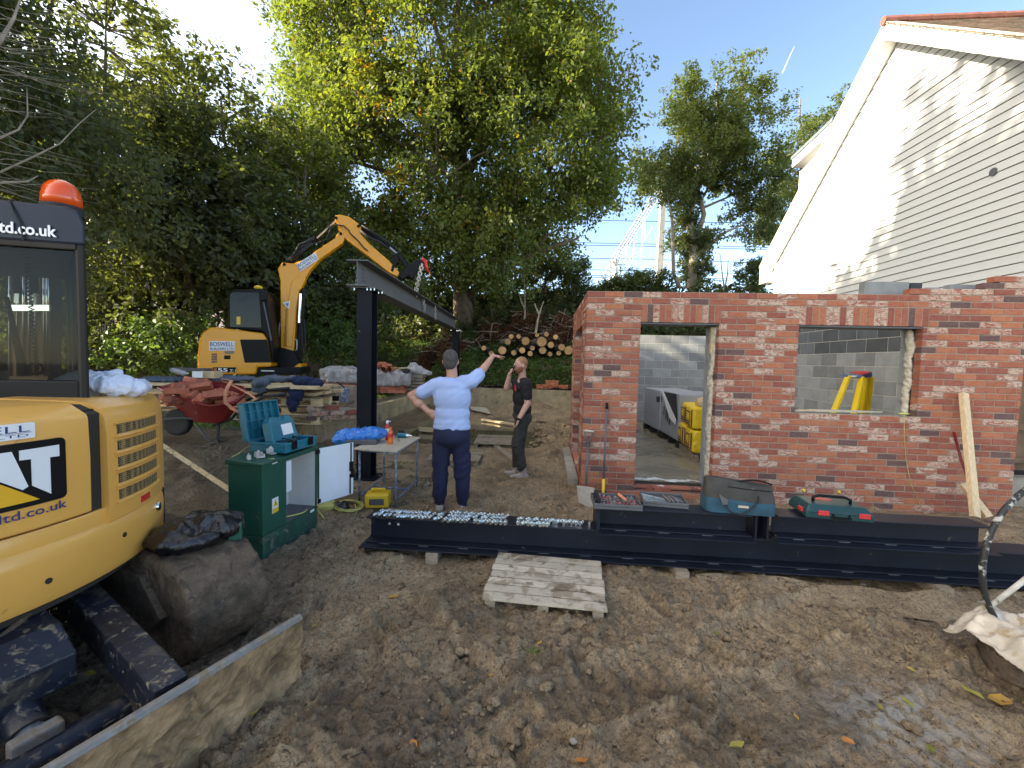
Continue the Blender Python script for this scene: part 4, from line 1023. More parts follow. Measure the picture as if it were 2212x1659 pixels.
while zt < ZA:
    z0, z1 = zt, zt+Wn-.012
    tl = min(TLw, TA+(ZA-z0)/kL-.0); tr_ = max(TR, TA-(ZA-z0)/kR)
    tl1 = min(TLw, TA+max(ZA-z1, .0)/kL); tr1 = max(TR, TA-max(ZA-z1, 0)/kR)
    if z1 > 1.2:
        mb = MB()
        q = [(tl, z0, 0), (tr_, z0, 0), (tr1, min(z1, ZA), .016), (tl1, min(z1, ZA), .016)]
        V = [BW(SH+d, t, z) for (t, z, d) in q]+[BW(SH+.034, t, z) for (t, z, d) in q]
        mb.add(V, [(0,1,2,3), (7,6,5,4), (0,4,5,1), (1,5,6,2), (2,6,7,3), (3,7,4,0)])
        mb.build('cladding_board', M['clad'], hs)
    zt += Wn
# barge boards
def slope_beam(name, t0, t1, off0, off1, s0, s1, mt, parent=hs):
    mb = MB(); side_ = 1 if t1 > TA else -1
    P_ = [(t0, roofz(t0)+off0), (t1, roofz(t1)+off0), (t1, roofz(t1)+off1), (t0, roofz(t0)+off1)]
    mb.prism([BW(s0, t, z) for t, z in P_], WB.to_3x3() @ Vector((s1-s0, 0, 0))); return mb.build(name, M[mt], parent)
TE = TLw+.45
slope_beam('barge_board', TA, TE, -.02, .30, SH-.28, SH-.25, 'upvc'); slope_beam('barge_board', TA, TR-.4, -.02, .30, SH-.28, SH-.25, 'upvc')
slope_beam('soffit', TA, TE, -.02, .01, SH-.25, SH, 'upvc'); slope_beam('soffit', TA, TR-.4, -.02, .01, SH-.25, SH, 'upvc')
slope_beam('verge_mortar', TA, TE, .30, .36, SH-.31, SH-.1, 'insul'); slope_beam('verge_mortar', TA, TR-.4, .30, .35, SH-.31, SH-.1, 'insul')
# tiled near slope
mb = MB(); rr = random.Random(9)
sl = math.hypot(1, kR)
for i in range(40):
    for j in range(30):
        t0 = TR-.4+.16*(i); 
        if t0 > TA-.02: break
        z0 = roofz(t0)+.345; s0 = SH-.32+.165*j; mb.tone = rr.random()
        t1 = min(t0+.19, TA); z1 = roofz(t1)+.325
        V = [BW(s0, t0, z0), BW(s0+.16, t0, z0), BW(s0+.16, t1, z1), BW(s0, t1, z1)]
        mb.add(V+[p-Vector((0, 0, .018)) for p in V], [(0,1,2,3), (0,4,5,1), (3,7,4,0), (1,5,6,2)])
mb.build('roof', [M['tile']], hs, kind='stuff')
slope_beam('far_roof_slope', TA, TE, .29, .33, SH-.10, SH+6, 'tile')
for j in range(9):
    mb = MB(); mb.tube([BW(SH-.34+.46*j, TA, roofz(TA)+.36), BW(SH-.34+.46*j+.452, TA, roofz(TA)+.37)], .085, 10); mb.build('ridge_tile', M['ridge'], hs, smooth='auto')
# corner board, box end, downpipe
mb = MB(); wbox(mb, SH-.02, SH+.03, TLw-.09, TLw+.03, 0, roofz(TLw)); mb.build('corner_board', M['upvc'], hs)
mb = MB(); tE, zE = tz(1665, 560); wbox(mb, SH-.28, SH+.05, TLw, TE, roofz(TE)-.22, roofz(TE)+.1); mb.build('box_end', M['upvc'], hs)
# vent hole
tv, zv = tz(2146, 371)
mb = MB(); mb.tube([BW(SH-.012, tv, zv), BW(SH+.05, tv, zv)], .062, 16); mb.build('vent', M['steelg'], hs, smooth='auto')
# dormer on the far slope
pd = PY(1712, 352, 14.4); 
sdm, tdm = toB(pd.x, pd.y)
mb = MB()
e0 = PY(1712, 345, 14.6); e1 = PY(1800, 262, 12.6)
mb.prism([e0, e1, e1-Vector((0, 0, .26)), e0-Vector((0, 0, .26))], (3, 0, 0)); mb.build('dormer_fascia', M['upvc'], hs)
mb = MB(); mb.prism([e0+Vector((-.03, .05, .004)), e1+Vector((-.03, 0, .004)), e1+Vector((-.03, 0, .11)), e0+Vector((-.03, .05, .11))], (3.2, 0, 0)); mb.build('dormer_roof', M['lead'], hs)
f0 = PY(1727, 372, 14.3); f1 = PY(1800, 300, 12.7)
mb = MB(); mb.prism([f0, f1, Vector((f1.x, f1.y, 3)), Vector((f0.x, f0.y, 3))], (3, 0.1, 0)); mb.build('dormer_cheek', M['clad'], hs)
# ================================================================== STEELWORK
def isec(mb, W4, L_, H_, B_, tf, tw, plate=None):
    """I section along local x, centred on y, bottom at z=0"""
    mb.box(0, L_, -B_/2, B_/2, 0, tf, W4); mb.box(0, L_, -B_/2, B_/2, H_-tf, H_, W4); mb.box(0.001, L_-.001, -tw/2, tw/2, tf, H_-tf, W4)
def post(s, t, ztop, label, cls='steelpost'):
    o = thing('steel_post', label, 'steel post', BW(s, t, 0), -BA, 'posts of the steel frame')
    b = .205
    mb = MB(); wbox(mb, s-b/2, s+b/2, t, t+.012, .012, ztop); wbox(mb, s-b/2, s+b/2, t+.193, t+.205, .012, ztop); wbox(mb, s-.004, s+.004, t+.012, t+.193, .012, ztop)
    mb.build('column', M[cls], o)
    mb = MB(); wbox(mb, s-.21, s+.21, t-.11, t+.31, -.01, .012); mb.build('base_plate', M[cls], o)
    mb = MB(); wbox(mb, s-.17, s+.17, t-.06, t+.27, ztop, ztop+.016); mb.build('cap_plate', M['steelg'], o)
    for dx in (-.13, .05, .10, .15):
        for dy in (-.03, .24):
            mb = MB(); p = BW(s+dx, t+dy, ztop-.03); mb.tube([p, p+Vector((0, 0, .03))], .014, 6); mb.build('bolt', M['zinc'], o)
    return o
post(-2.505, 5.65, 2.635, 'near dark steel post holding the raised grey beam, paint scuffed')
pf = PY(984, 711, 13.6); sf, tf_ = toB(pf.x, pf.y)
post(sf, tf_, 2.635, 'far steel post at the back end of the raised beam')
A0, A1 = PY(771, 594, 5.72), PY(983, 700, 13.75)
A0.z = 2.652; A1.z = 2.652; dd = (A1-A0); ang = math.atan2(dd.y, dd.x)
Wb = T(*A0) @ RZ(ang)
o = thing('raised_steel_beam', 'grey primed steel beam resting across the two posts', 'steel beam', A0, ang)
mb = MB(); isec(mb, Wb, dd.length, .345, .285, .017, .012); mb.build('beam', M['steelg'], o, bevel=.003, seg=1)
for x in (.18, .26):
    for z in (.10, .15, .20, .25):
        mb = MB(); mb.tube([Wb @ Vector((x, -.009, z)), Wb @ Vector((x, -.0065, z))], .010, 8); mb.build('bolt_hole', M['black'], o)
# chain slings hanging over the beam
o = thing('lifting_chain', 'thin grey chain hanging from the red hook over the beam', 'chain', PY(915, 600, 8.6))
def chain(o, pts, r=.010, ll=.05):
    P_ = [Vector(p) for p in pts]; seg = []
    for a_, b_ in zip(P_[:-1], P_[1:]):
        n = max(1, int((b_-a_).length/ll)); seg += [a_.lerp(b_, i/n) for i in range(n)]
    seg.append(P_[-1]); mb = MB()
    for i, (a_, b_) in enumerate(zip(seg[:-1], seg[1:])):
        d = (b_-a_); s_ = d.cross(Vector((0, 1, 0) if i % 2 else (1, 0, .3))).normalized()*r
        mb.tube([a_-d*.1+s_, b_+d*.1+s_], r*.45, 4); mb.tube([a_-d*.1-s_, b_+d*.1-s_], r*.45, 4)
    return mb.build('chain_links', M['galv'], o)
chain(o, [PY(912, 570, 8.5), PY(905, 600, 8.5), PY(900, 622, 8.6), PY(897, 640, 8.7)], .03)
chain(o, [PY(914, 640, 9.2), PY(917, 668, 9.3), PY(914, 680, 9.4)], .02)
chain(o, [PY(940, 662, 9.9), PY(940, 690, 10.1)], .02)
# ------------------------------------------------------------------ beams lying in the front
def lybeam(label, s0, s1, t, z, H_=.215, B_=.205, plate=.36, ends=(0, 0), skew=0.0):
    o = thing('steel_beam', label, 'steel beam', BW(s0, t, z), -BA, 'dark blue steel beams laid on the ground')
    W4 = WB @ T(s0, t+.13, z) @ RZ(skew)
    mb = MB(); L_ = s1-s0
    isec(mb, W4 @ T(0, 0, .012), L_, H_-.012, B_, .013, .009); mb.build('beam', M['steel'], o, bevel=.003, seg=2)
    mb = MB(); mb.box(-.03, L_+.0, -B_/2-.085, B_/2+.085, 0, .010, W4); mb.build('bottom_plate', M['steel'], o, bevel=.002, seg=1)
    # intermittent welds along the plate
    n = int(L_/.34)
    for i in range(n):
        mb = MB(); x = .12+i*.34; mb.box(x, x+.085, -B_/2-.004, -B_/2+.001, .0095, .014, W4); mb.build('weld', M['lsteel'], o)
    for k, e in enumerate(ends):
        if e:
            x0 = -.012 if k == 0 else L_+.001
            mb = MB(); mb.box(x0, x0+.011, -B_/2-.03, B_/2+.03, -.0, H_+.03 if e == 2 else H_, W4); mb.build('end_plate', M['steel'], o, bevel=.002, seg=1)
    return o, W4
ob, Wlong = lybeam('longest dark blue beam, lowest of the pile, with rows of bolts on it', -1.50, 4.6, 3.42, .10, H_=.235)
for x in (.17, .25):
    mb = MB(); mb.tube([Wlong @ Vector((x, -.012, .15)), Wlong @ Vector((x, -.006, .15))], .011, 10); mb.build('bolt_hole', M['foil'], ob)
lybeam('short dark beam of the upper tier carrying the socket trays and tool bag', .475, 1.66, 3.40, .337, H_=.19, ends=(0, 0))
o2_, W2_ = lybeam('upper tier dark beam at the right carrying the green power tool case', 1.86, 3.42, 3.42, .337, H_=.19)
mb = MB(); wbox(mb, .44, .47, 3.42, 3.66, .337, .60); mb.build('steel_end_plate', M['steel'], label='dark end plate standing at the left end of the upper short beam', cat='steel plate', group='loose end plates', bevel=.002)
mb = MB(); wbox(mb, 1.685, 1.70, 3.44, 3.70, .337, .57); wbox(mb, 1.70, 1.775, 3.565, 3.575, .337, .56); wbox(mb, 1.775, 1.79, 3.44, 3.70, .337, .565); mb.build('steel_splice', M['steel'], label='short dark steel splice wedged between the two upper beams', cat='steel plate', bevel=.002)
for i, (s, t) in enumerate([(-.9, 3.35), (1.1, 3.30), (3.0, 3.30)]):
    mb = MB(); mb.tone = rb.random(); wbox(mb, s-.05, s+.05, t, t+.55, -.03, .098); mb.build('timber_bearer', M['woodold'], label=['muddy timber bearer under the left part of the long beam', 'muddy timber bearer under the middle of the long beam', 'muddy timber bearer under the right part of the long beam'][i], cat='bearer', group='bearers under the long steel beam')
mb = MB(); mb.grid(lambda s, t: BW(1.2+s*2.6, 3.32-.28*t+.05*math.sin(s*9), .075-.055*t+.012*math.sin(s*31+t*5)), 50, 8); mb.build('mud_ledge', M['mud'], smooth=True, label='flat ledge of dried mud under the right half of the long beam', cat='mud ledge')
# galvanised socket bolts set out on the long beam
def boltmesh():
    mb = MB(); mb.tube([(0, -.032, .0145), (0, -.012, .0145)], .0145, 8); mb.tube([(0, -.012, .0145), (0, .006, .0145)], [.0185, .0185], 6); mb.tube([(0, .006, .0145), (0, .040, .0145)], .0125, 8)
    mb.tube([(0, .022, .0145), (0, .034, .0145)], .017, 6)
    return mb.mesh('bolt', M['zinc'])
bme = boltmesh(); zt_ = .10+.235+.001
def bolts(n, s0, s1, rows, grp, lab, seed, t0=3.475):
    r_ = random.Random(seed)
    for rw in range(rows):
        for i in range(n):
            s = s0+(s1-s0)*(i+.5*(rw % 2))/n+r_.uniform(-.004, .004)
            if r_.random() < .04: continue
            Mx = WB @ T(s, t0+.083*rw+r_.uniform(-.008, .008)-.0*s, zt_+(.0 if rw < 3 else .0)) @ RZ(r_.uniform(-.35, .25)-.25)
            inst('bolt', bme, Mx, label=lab, cat='bolt', group=grp)
bolts(17, -1.43, -.93, 2, 'left cluster of bolts on the long beam', 'galvanised bolt lying in the left cluster on the long beam', 1)
bolts(2, -.905, -.85, 2, 'pair of bolts beside the middle cluster', 'galvanised bolt just left of the middle cluster on the long beam', 2, 3.47)
bolts(15, -.82, -.27, 2, 'middle cluster of bolts on the long beam', 'galvanised bolt lying in the middle cluster on the long beam', 3, 3.455)
bolts(13, -.80, -.27, 1, 'middle cluster of bolts on the long beam', 'galvanised bolt lying in the middle cluster on the long beam', 33, 3.605)
bolts(17, -.20, .36, 1, 'right cluster of bolts on the long beam', 'galvanised bolt lying in the right cluster on the long beam', 4, 3.55)
bolts(9, -.20, .08, 1, 'right cluster of bolts on the long beam', 'galvanised bolt lying in the right cluster on the long beam', 5, 3.475)
mb = MB(); mb.tube([BW(.405, 3.56, zt_), BW(.405, 3.56, zt_+.025)], .017, 6); mb.build('nut', M['zinc'], label='single nut standing alone right of the bolt clusters', cat='nut')
# ================================================================== FAR EXCAVATOR
DV = Vector((.956, .292, 0)); NV_ = Vector((-.292, .956, 0)); PM = PY(625, 790, 10.1)
def PP(u, v, off=0.0):
    d = ray(u, v); k = (PM+NV_*off-CAM).dot(NV_)/d.dot(NV_); return CAM+d*k
def z6(x, y): return ((480+x/3.16)*.864, (500+y/3.16)*.864)
def P6(x, y, off=0.0): return PP(*z6(x, y), off)
ex = thing('excavator', 'yellow mini excavator with black cab and raised boom beside the wood', 'excavator', (PM.x-1.2, PM.y+.6, gz(PM.x-1.2, PM.y+.6)), .296)
def part6(name, poly, o0, o1, mt, parent=ex, bevel=.02):
    mb = MB(); mb.prism([P6(x, y, o0) for x, y in poly], NV_*(o1-o0)); return mb.build(name, M[mt], parent, bevel=bevel)
part6('engine_cover', [(45,1378),(42,1240),(60,1085),(85,1042),(145,1005),(200,1005),(560,1052),(592,1100),(625,1290),(625,1318),(512,1322),(505,1378)], -.80, .75, 'jcb', bevel=.035)
part6('counterweight', [(40,1380),(34,1250),(54,1090),(72,1060),(110,1085),(125,1235),(165,1380)], -.70, .65, 'jcb', bevel=.05)
part6('side_panel', [(378,1102),(590,1102),(627,1283),(415,1285)], -.825, -.79, 'black', bevel=.01)
part6('nameplate', [(165,1322),(347,1322),(347,1362),(165,1362)], -.815, -.79, 'black', bevel=0)
part6('skirt', [(505,1322),(860,1322),(860,1378),(505,1380)], -.74, .6, 'black')
part6('step', [(545,1344),(648,1346),(648,1356),(545,1355)], -.79, -.74, 'galv', bevel=0)
part6('boom_foot', [(735,1368),(845,1290),(866,1300),(855,1380),(735,1382)], -.30, .5, 'jcb')
cabo = part6('cab', [(285,1010),(285,760),(292,728),(318,706),(548,700),(572,714),(600,800),(640,1110),(640,1290),(600,1110),(560,1040)], -.78, .40, 'black', bevel=.03)
part6('window', [(300,1002),(300,765),(306,740),(325,728),(530,732),(548,1008)], -.795, -.785, 'glassdark', bevel=0)
mb = MB(); e_ = DV*.012; q = [P6(578, 745, -.72)+e_, P6(578, 745, .34)+e_, P6(638, 1105, .34)+e_, P6(638, 1105, -.72)+e_]; mb.prism(q, DV*.006); mb.build('front_window', M['glassdark'], ex)
part6('hazard_label', [(352,922),(382,922),(382,984),(352,984)], -.80, -.796, 'yellowp', bevel=0)
part6('handrail', [(545,740),(556,738),(632,1110),(622,1112)], -.83, -.80, 'grey', bevel=0)
part6('mirror', [(532,712),(570,706),(600,725),(590,790),(545,800),(530,760)], -.95, -.84, 'black', bevel=.02)
mb = MB(); p = P6(525, 692, -.3); mb.ell(p, (.09, .09, .05)); mb.build('beacon', M['yellowp'], ex, smooth=True)
part6('door_latch', [(252,1228),(302,1228),(302,1258),(252,1258)], -.815, -.80, 'black', bevel=.01)
part6('label_strip', [(258,1192),(332,1192),(332,1216),(258,1216)], -.812, -.80, 'woodold', bevel=0)
part6('swing_post', [(665,1230),(700,1165),(800,1190),(850,1290),(862,1340),(735,1375),(680,1300)], -.22, .28, 'black')
boom = part6('boom', [(700,1168),(697,640),(675,542),(715,492),(752,497),(800,500),(900,462),(985,395),(1130,300),(1150,262),(1175,248),(1198,260),(1205,300),(1192,340),(1010,470),(930,560),(895,620),(888,650),(862,700),(845,720),(825,860),(805,1195),(770,1200)], -.11, .11, 'jcb', bevel=.02)
part6('boom_rib', [(745,1160),(760,800),(790,640),(850,590),(885,640),(862,700),(840,720),(818,860),(790,1160)], -.135, -.11, 'jcb', boom, bevel=.01)
stick = part6('dipper', [(1128,160),(1130,122),(1165,113),(1240,130),(1312,182),(1335,215),(1330,262),(1400,342),(1560,482),(1640,572),(1625,607),(1565,580),(1385,440),(1222,318),(1190,282),(1155,240),(1150,190)], -.09, .09, 'jcb', bevel=.02)
def rod6(name, a_, b_, r, mt, off=-.16, parent=ex): mb = MB(); mb.tube([P6(*a_, off), P6(*b_, off)], r, 8); return mb.build(name, M[mt], parent, smooth='auto')
rod6('cylinder', (760, 490), (985, 300), .075, 'black', 0); rod6('ram', (985, 300), (1130, 170), .035, 'chrome', 0)
rod6('cylinder', (1345, 215), (1560, 375), .06, 'black', 0); rod6('ram', (1560, 375), (1625, 430), .03, 'chrome', 0)
rod6('cylinder', (862, 980), (880, 700), .06, 'black', 0); rod6('ram', (845, 970), (855, 740), .035, 'chrome', -.09)
rod6('cylinder', (830, 1250), (862, 980), .07, 'black', 0)
for pin in ((728, 508), (832, 685), (1175, 265), (1138, 140), (1315, 205), (1190, 300)): rod6('pin', pin, (pin[0]+1, pin[1]), .0, 'black') if False else None
def disc6(x, y, r, mt, parent=ex, off=-.13):
    mb = MB(); p = P6(x, y, off); mb.tube([p, p+NV_*(.02-off*0)], r, 12); return mb.build('pin', M[mt], parent)
for (x, y) in ((728, 508), (832, 685), (1175, 265), (1138, 140), (1315, 205)): disc6(x, y, .035, 'black')
def hose6(pts, r=.018, off=-.18, mt='rubber'): mb = MB(); mb.tube([P6(x, y, off) for x, y in pts], r, 6); return mb.build('hose', M[mt], ex, smooth=True)
hose6([(780,470),(830,380),(870,370),(930,350),(1010,335),(1060,310),(1100,220),(1145,195),(1200,205),(1240,240),(1250,265),(1310,320),(1360,380),(1390,402)])
hose6([(790,480),(850,350),(880,345),(960,300)], .03); hose6([(800,465),(870,400),(950,340)], .04)
hose6([(885,940),(895,1080),(890,1230),(875,1255),(860,1220)], .015); hose6([(868,1000),(872,1120),(865,1260)], .02)
hose6([(1340,200),(1420,250),(1500,300),(1580,350),(1640,410)], .018); hose6([(1330,240),(1400,300),(1480,330),(1550,380)], .03)
hose6([(815,1110),(820,1100),(830,1110),(828,1180),(815,1190)], .012, -.25, 'galv')
hose6([(695,970),(688,1020),(690,1080)], .012, -.85, 'grey')
part6('link', [(1590,480),(1600,425),(1630,412),(1650,440),(1600,540),(1590,570),(1568,560)], -.10, .10, 'black')
part6('link', [(1610,420),(1640,410),(1722,530),(1700,560)], -.12, -.05, 'black'); part6('link', [(1640,440),(1720,510),(1690,540)], .05, .12, 'black')
qh = part6('quick_hitch', [(1640,590),(1680,540),(1730,500),(1800,460),(1825,490),(1790,545),(1755,615),(1740,625),(1710,600),(1660,628),(1640,610)], -.14, .14, 'black')
o = thing('lifting_hook', 'red lifting hook hanging from the excavator hitch', 'hook', P6(1840, 490))
mb = MB(); mb.tube([P6(1815, 465), P6(1840, 485), P6(1850, 530), P6(1865, 570)], [.05, .065, .05, .03], 7); mb.build('hook', M['redtape'], o, smooth=True)
mb = MB(); mb.tube([P6(1775, 545), P6(1800, 505), P6(1815, 520), P6(1800, 545)], .02, 6); mb.build('eye', M['orange'], o, smooth=True); mb = MB(); mb.tube([P6(1870, 560), P6(1882, 590), P6(1870, 615), P6(1862, 600)], .012, 6); mb.build('latch', M['orange'], o, smooth=True)
# tracks of the far machine
mb = MB(); c0 = P6(40, 1430, -.8); c1 = P6(700, 1470, -.8)
for off in (0, 1.15):
    q0, q1 = PP(455, 835, -.8+off), PP(690, 852, -.8+off); q0.z = q1.z = gz(q0.x, q0.y)+.28
    mb.prism([q0+DV*(-.28*math.cos(a_))*-1*(-1)+Vector((0, 0, .28*math.sin(a_))) for a_ in [PI/2+PI*i/8 for i in range(9)]]+[q1+DV*(.28*math.sin(a_))+Vector((0, 0, -.28*math.cos(a_))) for a_ in [PI*i/8 for i in range(9)]], NV_*.38)
mb.build('track', M['tracksoil'], ex)
# lettering
def textfit(s, bl, br, tl, mt, parent, name='lettering', lift=None, sy=1.0, bold=0.0):
    c = D.curves.new('t', 'FONT'); c.body = s; c.size = 1; c.resolution_u = 3; c.offset = bold; c.extrude = .002
    o = D.objects.new('t', c); COL.objects.link(o); dg = bpy.context.evaluated_depsgraph_get(); dg.update()
    me = D.meshes.new_from_object(o.evaluated_get(dg)); D.objects.remove(o)
    xs_ = [v.co.x for v in me.vertices]; ys_ = [v.co.y for v in me.vertices]
    x0, x1, y0, y1 = min(xs_), max(xs_), min(ys_), max(ys_); bl, br, tl = Vector(bl), Vector(br), Vector(tl)
    n = (br-bl).cross(tl-bl).normalized()
    for v in me.vertices:
        v.co = bl + (br-bl)*((v.co.x-x0)/(x1-x0)) + (tl-bl)*((v.co.y-y0)/(y1-y0)) + n*(v.co.z+.003)
    me.materials.clear(); me.materials.append(M[mt]); me.name = name
    return link(name, me, parent)
def q6(x0, y0, x1, y1, off): return P6(x0, y1, off), P6(x1, y1, off), P6(x0, y0, off)
stk = part6('sticker', [(135,1115),(337,1115),(337,1190),(135,1190)], -.812, -.80, 'sticker', bevel=0)
textfit('BOSWELL', *q6(143, 1122, 330, 1156, -.814), 'blueink', stk); textfit('BUILDERS LTD', *q6(143, 1166, 330, 1184, -.814), 'blueink', stk)
textfit('55', *q6(205, 1328, 282, 1358, -.817), 'sticker', ex, bold=.02); textfit('Z-1', *q6(300, 1338, 345, 1360, -.817), 'sticker', ex)
part6('logo', [(172,1328),(197,1328),(197,1358),(172,1358)], -.818, -.815, 'clay', bevel=0)
mb = MB()
for i in range(3):
    for j in range(4): q = [P6(155+15*i, 1212+20*j, -.812), P6(166+15*i, 1212+20*j, -.812), P6(166+15*i, 1226+20*j, -.812), P6(155+15*i, 1226+20*j, -.812)]; mb.add(q, [(0, 1, 2, 3)])
mb.build('pictograms', M['steelg'], ex)
mb = MB(); mb.prism([P6(825, 508, -.150), P6(975, 412, -.150), P6(998, 470, -.150), P6(855, 566, -.150)], NV_*.036); s2 = mb.build('sticker', M['sticker'], boom)
textfit('BOSWELL', P6(842, 536, -.152), P6(983, 444, -.152), P6(832, 512, -.152), 'blueink', s2); textfit('BUILDERS LTD', P6(854, 558, -.152), P6(992, 466, -.152), P6(847, 543, -.152), 'blueink', s2)
textfit('boswellbuildersltd.co.uk', P6(740, 1155, -.15), P6(750, 860, -.15), P6(722, 1154, -.15), 'black', boom)
mb = MB(); mb.prism([P6(717, 812, -.15), P6(775, 797, -.15), P6(768, 862, -.15), P6(745, 845, -.15)], NV_*.01); mb.build('sticker', M['sticker'], boom)
mb = MB(); mb.prism([P6(735, 818, -.156), P6(765, 808, -.156), P6(760, 845, -.156)], NV_*.004); mb.build('emblem', M['legblue'], boom)
# ================================================================== NEAR EXCAVATOR
CX = Vector((-3.08, 1.95, 0)); RT = 1.13
nx = thing('excavator', 'yellow excavator seen from behind at the left edge with dark cab and dozer blade', 'excavator', CX, MA)
def pol(th, r, z): a_ = math.radians(th); return CX + Vector((math.cos(a_)*r, math.sin(a_)*r, z))
def arcpanel(name, th0, th1, prof, mt, parent=nx, n=28, bevel=0):
    mb = MB(); k = len(prof); V = []
    for i in range(n+1):
        th = th0+(th1-th0)*i/n
        for (r_, z) in prof: V.append(pol(th, r_, z))
    Fc = [(i*k+j, (i+1)*k+j, (i+1)*k+(j+1) % k, i*k+(j+1) % k) for i in range(n) for j in range(k)]
    Fc += [tuple(range(k)), tuple(n*k+j for j in range(k-1, -1, -1))]
    mb.add(V, Fc); return mb.build(name, M[mt], parent, smooth='auto', bevel=bevel)
R_ = RT
arcpanel('counterweight', -95, 78, [(R_-.5, .60), (R_-.05, .595), (R_-.012, .61), (R_, .64), (R_+.004, .80), (R_-.002, .845), (R_-.016, .862), (R_-.016, .925), (R_-.022, .935), (R_-.5, .935)], 'yellow', n=60)
cover = arcpanel('engine_cover', -95, .2, [(R_-.5, .943), (R_-.020, .943), (R_-.012, .950), (R_-.010, 1.20), (R_-.016, 1.385), (R_-.024, 1.405), (R_-.10, 1.452), (R_-.13, 1.458), (R_-.5, 1.462)], 'yellow', n=40)
door = arcpanel('side_door', 4.2, 80, [(R_-.5, .85), (R_-.016, .85), (R_-.002, .862), (R_, .90), (R_-.004, 1.30), (R_-.014, 1.385), (R_-.035, 1.42), (R_-.10, 1.448), (R_-.16, 1.456), (R_-.5, 1.462)], 'yellow', n=50)
arcpanel('seal', -1, 5.4, [(R_-.4, .82), (R_-.035, .82), (R_-.035, 1.40), (R_-.12, 1.44), (R_-.4, 1.44)], 'gap', n=6)
arcpanel('inner_frame', -96, 82, [(.3, .50), (R_-.06, .56), (R_-.06, 1.42), (.3, 1.44)], 'gap', n=40)
# cooling slots in the side door
grl = D.materials.new('honeycomb_grille'); grl.use_nodes = True; N_, L_ = nt(grl)
tc_ = N_.new('ShaderNodeTexCoord'); vo = N_.new('ShaderNodeTexVoronoi'); vo.inputs['Scale'].default_value = 95; vo.inputs['Randomness'].default_value = .12
L_.new(tc_.outputs['Object'], vo.inputs['Vector']); rp = ramp(N_, [(.42, (.008, .008, .008)), (.5, (.30, .20, .08))]); L_.new(vo.outputs['Distance'], rp.inputs[0])
L_.new(rp.outputs[0], N_['Principled BSDF'].inputs['Base Color']); N_['Principled BSDF'].inputs['Roughness'].default_value = .5
M['grille'] = grl
for i in range(5):
    z1 = 1.335-.083*i; z0 = z1-.046
    arcpanel('louvre_slot', 7.3, 25.5, [(R_-.02, z0), (R_+.0015, z0), (R_+.0015, z1), (R_-.02, z1)], 'grille', door, n=10)
    arcpanel('louvre_lip', 6.4, 26.8, [(R_-.01, z0-.016), (R_+.011, z0-.014), (R_+.006, z0-.002), (R_-.01, z0)], 'yellow', door, n=12)
    arcpanel('louvre_lip', 6.4, 26.8, [(R_-.01, z1+.002), (R_+.004, z1+.003), (R_+.004, z1+.010), (R_-.01, z1+.012)], 'yellow', door, n=12)
def onarc(th, z, d=0.0): return pol(th, R_-.008+d, z)
def arcpoly(name, pts, d0, d1, mt, parent=cover, sub=8):
    """pts (arc length from right edge of the plate, z) as strips, sagging with the curve"""
    c = bmesh.new(); vs_b = [c.verts.new((x, z, 0)) for x, z in pts]; c.faces.new(vs_b)
    for it in range(4):
        xs_ = sorted(v.co.x for v in c.verts)
    xmin, xmax = min(p[0] for p in pts), max(p[0] for p in pts); n = max(1, int((xmax-xmin)/.02))
    for i in range(1, n):
        bmesh.ops.bisect_plane(c, geom=c.verts[:]+c.edges[:]+c.faces[:], plane_co=(xmin+(xmax-xmin)*i/n, 0, 0), plane_no=(1, 0, 0))
    r_ = bmesh.ops.extrude_face_region(c, geom=c.faces[:])
    for v in [g_ for g_ in r_['geom'] if isinstance(g_, bmesh.types.BMVert)]: v.co.z = 1
    for v in c.verts:
        th = -5.3+math.degrees(v.co.x/R_); v.co = pol(th, R_-.008+(d1 if v.co.z > .5 else d0), v.co.y)
    bmesh.ops.recalc_face_normals(c, faces=c.faces[:])
    me = D.meshes.new(name); c.to_mesh(me); c.free(); me.materials.append(M[mt]); return link(name, me, parent)
def rrect(x0, x1, z0, z1, r, n=4):
    P_ = []
    for (cx, cz, a0) in ((x1-r, z1-r, 0), (x0+r, z1-r, 90), (x0+r, z0+r, 180), (x1-r, z0+r, 270)):
        for i in range(n+1): a_ = math.radians(a0+90*i/n); P_.append((cx+r*math.cos(a_), cz+r*math.sin(a_)))
    return P_
plate = arcpoly('logo_plate', rrect(-.60, .0, 1.050, 1.318, .022), -.01, .0035, 'black')
arcpoly('letter', [(-.158, 1.288), (-.158, 1.248), (-.122, 1.246), (-.122, 1.135), (-.060, 1.082), (-.060, 1.240), (-.026, 1.238), (-.026, 1.288)], 0, .006, 'sticker', plate)
arcpoly('letter', [(-.235, 1.288), (-.180, 1.288), (-.134, 1.135), (-.152, 1.125), (-.215, 1.175), (-.262, 1.135), (-.30, 1.082), (-.335, 1.082)], 0, .006, 'sticker', plate)
arcpoly('letter', [(-.53, 1.288), (-.40, 1.288), (-.37, 1.262), (-.37, 1.222), (-.425, 1.222), (-.425, 1.245), (-.495, 1.245), (-.495, 1.125), (-.425, 1.125), (-.425, 1.148), (-.37, 1.148), (-.37, 1.108), (-.40, 1.082), (-.53, 1.082), (-.56, 1.108), (-.56, 1.262)], 0, .006, 'sticker', plate)
arcpoly('triangle', [(-.215, 1.165), (-.100, 1.072), (-.330, 1.072)], 0, .0075, 'logoyellow', plate)
stk = arcpoly('sticker', rrect(-.50, -.105, 1.334, 1.397, .004), -.01, .003, 'sticker')
